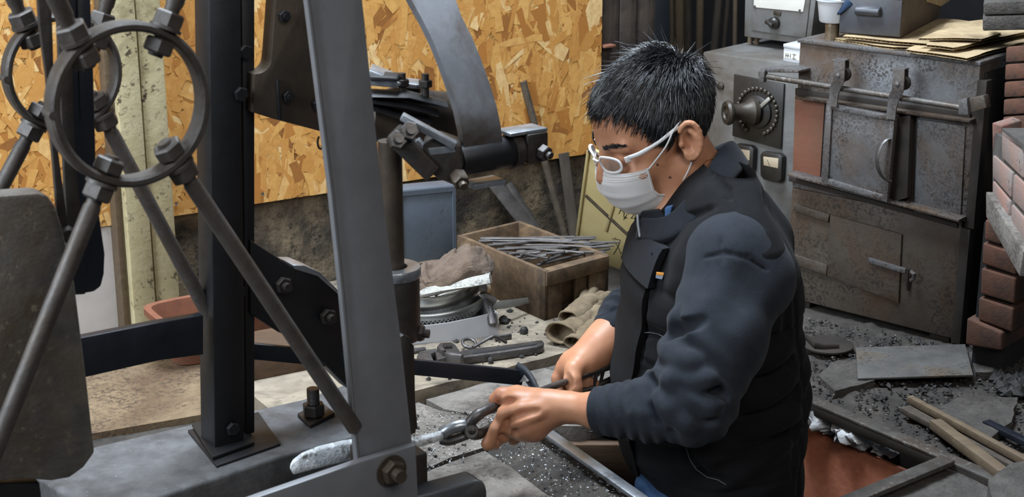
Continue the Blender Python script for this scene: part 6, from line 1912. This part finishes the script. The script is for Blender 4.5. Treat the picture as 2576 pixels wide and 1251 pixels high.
# padded shoulder line and armhole recess
arch = [(1722, 705, 2.175), (1738, 660, 2.180), (1766, 612, 2.185), (1815, 582, 2.19), (1872, 596, 2.19), (1922, 632, 2.195), (1958, 690, 2.20), (1976, 770, 2.215)]
vt.chain([(P(q[0], q[1], q[2] + .012), .016) for q in arch], .022)
vt.cone(P(1790, 520, 2.24), P(1770, 500, 2.30), .030, .034, .03)
vt.cone(P(1880, 530, 2.28), P(1930, 590, 2.29), .036, .036, .04)
for px_ in ([(1870, 1046), (1930, 1020), (2000, 984)], [(1880, 966), (1940, 930), (1990, 900)], [(1900, 872), (1990, 836)], [(1726, 1104), (1736, 1160), (1780, 1202), (1824, 1212)], [(1972, 700), (1980, 800), (1976, 880), (2000, 980), (2004, 1110), (1996, 1200)],
            [(1596, 842), (1640, 836), (1672, 846)], [(1630, 700), (1618, 800), (1616, 900)], [(1690, 560), (1740, 545), (1800, 520)], [(1790, 440), (1830, 480), (1850, 540)], [(1870, 1120), (1940, 1090), (2010, 1100)]):
    vt.crease(px_, 0.0042, 0.010, 's')
for px_ in ([(1850, 1010), (1920, 990), (1990, 950)], [(1860, 1085), (1930, 1060), (2010, 1040)], [(1890, 920), (1985, 868)]):
    vt.crease(px_, 0.009, 0.022, 'u', 0.005)
vv, vq = vt.mesh()
vv = relax(vv, vq, 1, 0.4)
vest = obj_np('vest', vv, vq, M['vest'], person)
del vt
def on_vest(px):
    dr = vv - np.array(CAM)
    dep = dr[:, 1] * cp - dr[:, 2] * sp
    ux = 1288 + FPX * dr[:, 0] / dep; uy = 625.5 - FPX * (dr[:, 1] * sp + dr[:, 2] * cp) / dep
    out = []
    for (x, y) in px:
        m_ = (np.abs(ux - x) < 7) & (np.abs(uy - y) < 7)
        if m_.any(): out.append(P(x, y, dep[m_].min() - 0.0006))
    return out
for px_ in ([(1724, 1112), (1728, 1135), (1736, 1158), (1752, 1182), (1778, 1201), (1806, 1208), (1826, 1220)], [(1612, 838), (1636, 837), (1656, 841), (1672, 850)]):
    w_ = on_vest(px_)
    if len(w_) > 2: obj('stitching', MB().tube(w_, 0.0007, 5), M['thread'], vest)
# front placket and storm flap
def torso_panel(z0, z1, p0, p1, off, th, nz=40, np_=10):
    mb = MB()
    outer, inner = [], []
    for i in range(nz + 1):
        z_ = z0 + (z1 - z0) * i / nz
        w_ = 0.0012 * math.sin(z_ * 90)
        outer.append([tpoint(z_, math.radians(p0 + (p1 - p0) * k / np_), off + w_) for k in range(np_ + 1)])
        inner.append([tpoint(z_, math.radians(p0 + (p1 - p0) * k / np_), off + w_ - th) for k in range(np_ + 1)])
    secs = [outer[i] + inner[i][::-1] for i in range(nz + 1)]
    return mb.sweep(secs)
obj('placket', torso_panel(zrow(1270), zrow(640), -26, 12, 0.009, 0.012), M['vest'], vest, smooth=40)
flap = obj('storm_flap', torso_panel(zrow(668), zrow(566), -24, 15, 0.013, 0.012, 14), M['corduroy'], vest, smooth=40)
def snap(px, py, d):
    c = P(px, py, d); n_ = (CAM - c).normalized()
    obj('snap_button', MB().lathe([(0.0048, -0.003), (0.0048, 0.001), (0.0036, 0.0022), (0.0026, 0.0012), (0, 0.001)], c, n_, 18), M['snap'], flap)
def front_d(px, py, lift=0.004):
    """depth of the vest surface on a ray, found on the mesh"""
    best = None
    r = ray(px, py)
    dr = vv - np.array(CAM)
    dep = dr[:, 1] * cp - dr[:, 2] * sp
    ux = 1288 + FPX * dr[:, 0] / dep; uy = 625.5 - FPX * (dr[:, 1] * sp + dr[:, 2] * cp) / dep
    mk_ = (np.abs(ux - px) < 9) & (np.abs(uy - py) < 9)
    return (dep[mk_].min() if mk_.any() else 2.3) - lift
snap(1646, 640, front_d(1646, 640, .014)); snap(1632, 590, front_d(1632, 590, .014))
dtg = front_d(1662, 694, .003)
tg_ = obj('label_tag', MB().prism([P(x, y, dtg) for x, y in ((1652, 686), (1670, 688), (1668, 694), (1651, 692))], V((0, 0.003, 0)), 0), M['tag_orange'], vest)
obj('label_tag', MB().prism([P(x, y, dtg) for x, y in ((1651, 693), (1668, 695), (1665, 703), (1650, 700))], V((0, 0.003, 0)), 0), M['tag_blue'], vest)
# collar: thick band standing round the neck, open at the front
def crom(pts, n, closed=False):
    out = []
    m = len(pts)
    rng_ = range(m if closed else m - 1)
    for i in rng_:
        g = lambda j: pts[j % m] if closed else pts[max(0, min(m - 1, j))]
        p0, p1, p2, p3 = g(i - 1), g(i), g(i + 1), g(i + 2)
        for k in range(n):
            t = k / n
            out.append(0.5 * ((2 * p1) + (p2 - p0) * t + (2 * p0 - 5 * p1 + 4 * p2 - p3) * t * t + (-p0 + 3 * p1 - 3 * p2 + p3) * t ** 3))
    if not closed: out.append(pts[-1])
    return out
col_top = crom([P(1618, 548, 2.300), P(1672, 548, 2.265), P(1718, 512, 2.255), P(1775, 432, 2.275), P(1812, 372, 2.32), P(1836, 356, 2.37), P(1800, 372, 2.43), P(1720, 420, 2.45), P(1640, 500, 2.41), P(1612, 540, 2.36)], 6)
col_bot = crom([P(1604, 604, 2.305), P(1668, 612, 2.235), P(1730, 580, 2.215), P(1806, 505, 2.235), P(1858, 440, 2.29), P(1880, 420, 2.37), P(1830, 420, 2.46), P(1720, 470, 2.49), P(1625, 550, 2.44), P(1600, 590, 2.37)], 6)
secs = []
cc_ = sum(col_top, V()) / len(col_top)
for a, b in zip(col_top, col_bot):
    u = (a - b).normalized(); o_ = (a - cc_); o_ = (o_ - u * o_.dot(u)).normalized()
    pts_ = []
    for k in range(16):
        t = 2 * math.pi * k / 16
        cs, sn = math.cos(t), math.sin(t)
        pts_.append((a + b) / 2 + u * ((a - b).length / 2 * math.copysign(abs(sn) ** 0.5, sn)) + o_ * (0.0075 * math.copysign(abs(cs) ** 0.7, cs)))
    secs.append(pts_)
obj('collar', MB().sweep(secs), M['corduroy'], vest, smooth=180)
# zip edge and denim shirt collar at the throat
obj('zip_teeth', MB().tube([P(1604, 540, 2.292), P(1605, 565, 2.290), P(1610, 596, 2.288)], 0.0022, 6), M['zip'], vest)
obj('shirt_collar', MB().prism([P(1672, 524, 2.262), P(1690, 520, 2.258), P(1684, 548, 2.256), P(1672, 552, 2.258)], V((0.004, 0.012, 0)), 0.001), M['denim'], person)
obj('inner_collar', MB().prism([P(1610, 536, 2.31), P(1655, 530, 2.28), P(1668, 548, 2.27), P(1650, 575, 2.27), P(1612, 580, 2.30)], V((0.004, 0.014, 0)), 0.002), M['corduroy'], vest)

# ---------------- jeans and shoes down in the pit
jn = Field((0.10, 1.95, -0.86), (0.50, 2.58, 0.12), 0.005)
hipn, hipf = P(1800, 1235, 2.26), P(1830, 1180, 2.42)
for hp2, ox in ((hipn, 0.0), (hipf, 0.0)):
    knee = V((hp2.x - 0.05, hp2.y + 0.0, -0.42)); ank = V((hp2.x + 0.01, hp2.y + 0.0, -0.79))
    jn.chain([(V((hp2.x + 0.01, hp2.y, -0.14)), .100), (knee, .070), (ank, .055)], .03)
jn.cone(V((0.31, 2.12, -0.09)), V((0.32, 2.30, -0.09)), .085, .085, .04)
jn.cone(P(1690, 1300, 2.31), V((0.25, 2.18, -0.2)), .045, .075, .03)
jn.cone(P(1640, 1222, 2.335), V((0.25, 2.17, -0.25)), .027, .070, .02)
sl, X, Y, Zg = jn.reg((0.1, 1.95, -0.86), (0.5, 2.58, 0.12))
jn.S[sl] -= (0.004 * waves(X, Y, Zg, 21, 7, 25, 70)).astype(np.float32)
jv, jq = jn.mesh()
obj_np('jeans', jv, jq, M['denim'], person)
for hp2 in (hipn, hipf):
    a = V((hp2.x + 0.04, hp2.y, -0.815)); b = V((hp2.x - 0.16, hp2.y - 0.03, -0.825))
    obj('shoe', MB().tube([a, a.lerp(b, .3) + Z * 0.012, a.lerp(b, .7), b], [(0.036, 0.03), (0.042, 0.042), (0.044, 0.030), (0.026, 0.022)], 16, flat=(0, 1, 0)), M['soot'], person, smooth=180)

# ---------------- hair
CRC, CRR = (0.003, 0, 0.053), (0.086, 0.073, 0.078)
def cran(dv, off):
    return tuple(CRC[i] + dv[i] * (CRR[i] + off) for i in range(3))
def hairline(f, s_):
    """lowest h for hair at this f"""
    return float(np.interp(f, [-.10, -.07, -.05, -.034, -.024, -.004, .012, .030, .045, .060, .075, .10], [-.030, -.046, -.048, -.030, .030, .040, .012, .016, .045, .066, .082, .088]))
def hair_stop(f):
    return float(np.interp(f, [-.11, -.07, -.052, -.040, -.027, -.004, .010, .030, .050, .070, .09, .13], [-.056, -.064, -.062, -.045, .030, .046, .004, .010, .046, .072, .080, .084]))
whorl = np.array([-0.70, 0.12, 0.70]); whorl /= np.linalg.norm(whorl)
def cap():
    n, m = 72, 40
    grid = {}
    vs, fs = [], []
    for j in range(m + 1):
        th = math.pi * 0.80 * j / m
        for i in range(n):
            ph = 2 * math.pi * i / n
            dv = (math.sin(th) * math.cos(ph), math.sin(th) * math.sin(ph), math.cos(th))
            vs.append(HL(*cran(dv, 0.005)))
            grid[(i, j)] = cran(dv, 0.005)
    for j in range(m):
        for i in range(n):
            c = [grid[(i, j)], grid[((i + 1) % n, j)], grid[((i + 1) % n, j + 1)], grid[(i, j + 1)]]
            cf = sum(x[0] for x in c) / 4; chh = sum(x[2] for x in c) / 4
            if chh > hairline(cf, 0) + 0.004:
                fs.append((j * n + i, j * n + (i + 1) % n, (j + 1) * n + (i + 1) % n, (j + 1) * n + i))
    return MB().add(vs, fs)
obj('hair_base', cap(), M['scalp'], person, smooth=180)
def hair():
    rng = np.random.default_rng(5)
    vs, fs, tone = [], [], []
    made = 0
    tries = 0
    zl = np.array([Z.dot(hf), Z.dot(hs), Z.dot(hh)])
    while made < 11500 and tries < 60000:
        tries += 1
        dv = rng.normal(size=3); dv /= np.linalg.norm(dv)
        p = np.array(cran(dv, 0.003))
        if p[2] < hairline(p[0], p[1]) + 0.002: continue
        made += 1
        top = np.clip((p[2] - 0.03) / 0.09, 0, 1)
        front = np.clip((p[0] - 0.02) / 0.06, 0, 1)
        L = 0.020 + 0.022 * top + 0.004 * front * top
        if p[0] < -0.05 and p[2] < 0.02: L = 0.014 + 0.016 * rng.random()
        if -0.02 < p[0] < 0.035 and p[2] < 0.05: L = 0.016 + 0.012 * rng.random()
        L *= rng.uniform(0.55, 1.2)
        dirv = dv - whorl * (dv @ whorl)
        away = dv - whorl; away -= dv * (away @ dv)
        away /= (np.linalg.norm(away) + 1e-6)
        near_wh = math.exp(-((np.arccos(np.clip(dv @ whorl, -1, 1))) / 0.38) ** 2)
        cl = mnoise.noise_vector(V(tuple(dv * 7.0)))
        cl2 = mnoise.noise(V(tuple(dv * 16.0)))
        t = away + 0.30 * np.array(cl) + rng.normal(0, 0.10, 3)
        t = t - zl * 0.25 * (1 - top) + np.array([0.35, 0, -0.10]) * front
        lift = 0.003 + 0.007 * top + 0.010 * near_wh - 0.001 * front
        n_seg = 6
        pts = [p]
        q = p.copy()
        stray = rng.random() < 0.03
        for k in range(1, n_seg + 1):
            fr = k / n_seg
            step = t / (np.linalg.norm(t) + 1e-9) * (L / n_seg)
            q = q + step + dv * (near_wh * 0.004 + (0.004 if stray else 0.0) * top)
            t = t - zl * 0.10 * (1 + front) * (1 - near_wh)
            # stay outside the skull at a rising height
            rel = (q - np.array(CRC)); rr = np.linalg.norm(rel / np.array(CRR))
            want = 1 + (lift * min(1, fr * 2.0) + 0.004) / 0.085 * (0.75 + 0.25 * math.sin(9 * cl[0] + 3))
            if rr < want: q = np.array(CRC) + rel / rr * want
            elif rr > want + 0.05 and not stray: q = np.array(CRC) + rel / rr * (want + 0.05)
            if q[2] < hair_stop(q[0]) - 0.006 + 0.034 * cl2 + 0.012 * rng.random() ** 2 and k > 1: q = pts[-1] + (q - pts[-1]) * 0.05
            pts.append(q.copy())
        w0 = 0.00062 * rng.uniform(0.7, 1.2)
        base = len(vs)
        for k, q in enumerate(pts):
            w = w0 * (1.0 if k < 3 else (1.0 - (k - 2) / (n_seg - 1)) * 0.9 + 0.1)
            tn = pts[min(k + 1, n_seg)] - pts[max(k - 1, 0)]; tn /= (np.linalg.norm(tn) + 1e-9)
            a = np.cross(tn, dv); a /= (np.linalg.norm(a) + 1e-9); b = np.cross(tn, a)
            for g in range(3):
                an = 2.0944 * g
                v_ = q + (a * math.cos(an) + b * math.sin(an)) * w
                vs.append((v_[0], v_[1], v_[2]))
        for k in range(n_seg):
            for g in range(3):
                g2 = (g + 1) % 3
                fs.append((base + k * 3 + g, base + k * 3 + g2, base + (k + 1) * 3 + g2, base + (k + 1) * 3 + g))
        tv = rng.random() ** 3.2
        tone += [tv] * (n_seg * 3)
    vs = np.array(vs)
    W = np.array([tuple(hf), tuple(hs), tuple(hh)])
    return vs @ W + np.array(HC), np.array(fs), np.array(tone, dtype=np.float32)
hv, hq, ht = hair()
ho = obj_np('hair', hv, hq, M['hair'], person)
ho['kind'] = 'stuff'
at = ho.data.attributes.new('tone', 'FLOAT', 'FACE')
if len(ho.data.polygons) == len(ht): at.data.foreach_set('value', ht)
# brows
for sg in (-1, 1):
    mb = MB()
    rng = np.random.default_rng(31)
    for k in range(130):
        u = rng.random()
        a = HL(0.1005 - 0.022 * u * u, sg * (0.014 + 0.040 * u), 0.036 + 0.006 * math.sin(u * 2.6) + rng.normal(0, 0.0014))
        b = a + hs * sg * 0.007 - hf * 0.002 + hh * rng.normal(0, 0.001) + hf * 0.001
        mb.tube([a, a.lerp(b, .5) + hf * 0.0006, b], [0.0008, 0.0008, 0.0003], 4)
    obj('eyebrow', mb, M['scalp'], person)
for (x, y) in ((1654, 414), (1685, 446)):
    dr = bv - np.array(CAM); dep = dr[:, 1] * cp - dr[:, 2] * sp
    ux = 1288 + FPX * dr[:, 0] / dep; uy = 625.5 - FPX * (dr[:, 1] * sp + dr[:, 2] * cp) / dep
    mk_ = (np.abs(ux - x) < 5) & (np.abs(uy - y) < 5)
    if mk_.any():
        c = P(x, y, dep[mk_].min() - 0.0002); n_ = (CAM - c).normalized()
        obj('mole', MB().lathe([(0.0018, -0.0008), (0.0016, 0.0002), (0.0006, 0.0007)], c, n_, 10), M['mole'], person)

# ---------------- face mask
mk_c = [(.110, .001), (.119, -.016), (.121, -.034), (.113, -.056), (.098, -.078), (.074, -.094)]
mk_e = [(.060, -.003), (.061, -.020), (.062, -.040), (.056, -.050), (.045, -.055), (.036, -.060)]
def mask_pt(u, v, off=0.0):
    x = v * 5; i = min(4, int(x)); t = x - i
    c = [mk_c[i][q] + (mk_c[i + 1][q] - mk_c[i][q]) * t for q in (0, 1)]
    e = [mk_e[i][q] + (mk_e[i + 1][q] - mk_e[i][q]) * t for q in (0, 1)]
    a = abs(u) * math.pi / 2
    wgt = math.cos(a) ** 0.85 if abs(u) < 1 else 0.0
    f = e[0] + (c[0] - e[0]) * wgt; h = e[1] + (c[1] - e[1]) * wgt
    s_ = math.copysign(math.sin(a) ** 0.9, u) * (0.066 - 0.006 * v)
    pl_ = 0.0014 * (math.exp(-((v - .42) / .03) ** 2) + math.exp(-((v - .62) / .03) ** 2)) * (1 - abs(u) ** 3)
    nz = 0.0012 * mnoise.noise(V((u * 3, v * 4, 2)))
    k = off + pl_ + nz
    return HL(f + k * (0.35 + wgt * 0.65), s_ + math.copysign(k * 0.8 * (1 - wgt), u), h - k * 0.2 * v)
mask = thing('face_mask', 'white pleated face mask worn by the worker', 'face mask', HL(0.1, 0, -0.09))
NU, NV = 44, 30
og = [[mask_pt(-1 + 2 * i / NU, j / NV, 0.0012) for i in range(NU + 1)] for j in range(NV + 1)]
ig = [[mask_pt(-1 + 2 * i / NU, j / NV, 0.0) for i in range(NU + 1)] for j in range(NV + 1)]
mb = MB().quadgrid(og)
mb.quadgrid([r[::-1] for r in ig])
obj('mask_panel', mb, M['mask'], mask, smooth=180)
for v0 in (0.05, 0.10, 0.13):
    obj('stitch_line', MB().tube([mask_pt(-0.96 + 1.92 * i / 30, v0, 0.0016) for i in range(31)], 0.0005, 5), M['mask'], mask)
for sg in (-1, 1):
    obj('side_seam', MB().tube([mask_pt(0.985 * sg, v0 / 12, 0.0012) for v0 in range(13)], 0.0012, 6), M['mask'], mask)
    e1, e2 = mask_pt(sg * 1.0, 0.02, 0.001), mask_pt(sg * 1.0, 0.98, 0.001)
    obj('ear_loop', MB().tube(crom([e1, HL(0.030, 0.080 * sg, 0.020), HL(0.010, 0.084 * sg, 0.041), HL(-0.010, 0.076 * sg, 0.045), HL(-0.022, 0.073 * sg, 0.030), HL(-0.022, 0.072 * sg, 0.0), HL(-0.008, 0.074 * sg, -0.016), HL(0.012, 0.072 * sg, -0.038), e2], 5), 0.0013, 6), M['mask'], mask)

# ---------------- glasses
gl = thing('eyeglasses', 'white framed eyeglasses on the worker\'s face', 'glasses', HL(0.1, 0, 0.004))
for sg in (-1, 1):
    rim, inn_ = [], []
    for k in range(28):
        a = 2 * math.pi * k / 28
        ca, sa = math.cos(a), math.sin(a)
        x = math.copysign(abs(ca) ** 0.8, ca) * 0.0225; y = math.copysign(abs(sa) ** 0.8, sa) * 0.0125
        s_ = 0.0335 + x
        f = 0.1105 - 9.0 * (max(0, s_ - 0.012)) ** 2 * 0.9
        rim.append(HL(f, sg * s_, 0.015 + y))
    obj('rim', MB().tube(rim + [rim[0], rim[1]], [(0.0017, 0.0024)] * 30, 8, caps=False), M['white_plastic'], gl, smooth=180)
    cen = sum(rim, V()) / 28
    n_ = hf
    obj('lens', MB().prism([cen + (p - cen) * 0.97 for p in rim], hf * 0.0012, 0), M['lens'], gl, smooth=30)
    obj('temple', MB().tube(crom([HL(0.082, 0.064 * sg, 0.024), HL(0.066, 0.0735 * sg, 0.026), HL(0.035, 0.0795 * sg, 0.032), HL(0.004, 0.0815 * sg, 0.040), HL(-0.018, 0.0795 * sg, 0.034), HL(-0.026, 0.077 * sg, 0.012)], 5), [(0.0034, 0.0016)] * 8 + [(0.0028, 0.0015)] * 18, 8, flat=hh), M['white_plastic'], gl, smooth=180)
    obj('hinge_block', MB().box(HL(0.084, 0.0625 * sg, 0.022), (0.010, 0.004, 0.009), HA, 0.001), M['white_plastic'], gl)
obj('bridge', MB().tube([HL(0.1125, -0.010, 0.018), HL(0.1165, 0, 0.021), HL(0.1125, 0.010, 0.018)], 0.0018, 8), M['white_plastic'], gl)

# ---------------- tongs in both hands
tg = thing('forge_tongs', 'long steel forge tongs gripped in both hands', 'tongs', P(1185, 1090, 2.225))
obj('upper_jaw', MB().tube(crom([P(1112, 1092, 2.214), P(1126, 1082, 2.212), P(1150, 1072, 2.212), P(1172, 1070, 2.216), P(1190, 1080, 2.220)], 4), [(0.006, 0.006)] + [(0.0095, 0.011)] * 12 + [(0.008, 0.011)] * 4, 12, flat=Z), M['bright_steel'], tg, smooth=180)
obj('lower_jaw', MB().tube(crom([P(1108, 1106, 2.218), P(1128, 1110, 2.216), P(1155, 1102, 2.216), P(1185, 1090, 2.220)], 5), [(0.004, 0.005)] + [(0.0065, 0.009)] * 15, 12, flat=Z), M['stock'], tg, smooth=180)
obj('pivot_boss', MB().lathe([(0.009, -0.012), (0.0108, -0.008), (0.0108, 0.009), (0.009, 0.012)], P(1186, 1086, 2.215), (CAM - P(1186, 1086, 2.2)), 24), M['stock'], tg)
obj('rivet', MB().lathe([(0.0055, 0.012), (0.0050, 0.0145), (0.002, 0.016)], P(1188, 1084, 2.215), (CAM - P(1186, 1086, 2.2)), 16), M['iron'], tg)
r1 = crom([P(1180, 1084, 2.214), P(1183, 1064, 2.212), P(1202, 1044, 2.214), P(1228, 1030, 2.225), P(1258, 1018, 2.250), P(1310, 1000, 2.275), P(1370, 980, 2.31), P(1430, 958, 2.372), P(1480, 940, 2.384), P(1530, 924, 2.40), P(1568, 913, 2.41)], 5)
obj('rein', MB().tube(r1, [0.0085] * 12 + [0.0075] * 8 + [0.0055] * (len(r1) - 20), 12), M['stock'], tg, smooth=180)
r2 = crom([P(1186, 1092, 2.220), P(1205, 1092, 2.224), P(1236, 1078, 2.245), P(1290, 1044, 2.272), P(1370, 1012, 2.31), P(1440, 992, 2.38), P(1500, 972, 2.40), P(1568, 940, 2.42)], 5)
obj('rein', MB().tube(r2, [0.0085] * 6 + [0.0075] * 6 + [0.0052] * (len(r2) - 12), 12), M['stock'], tg, smooth=180)
rc_ = P(1506, 952, 2.402)
lp_ = []
for k in range(24):
    a = 2 * math.pi * k / 24
    lp_.append(rc_ + V((0.006 * math.cos(a) + 0.004 * math.sin(a), 0.010 * math.cos(a), 0.021 * math.sin(a))))
obj('tong_ring', MB().tube(lp_ + [lp_[0], lp_[1]], 0.0028, 8, caps=False), M['stock'], tg, smooth=180)
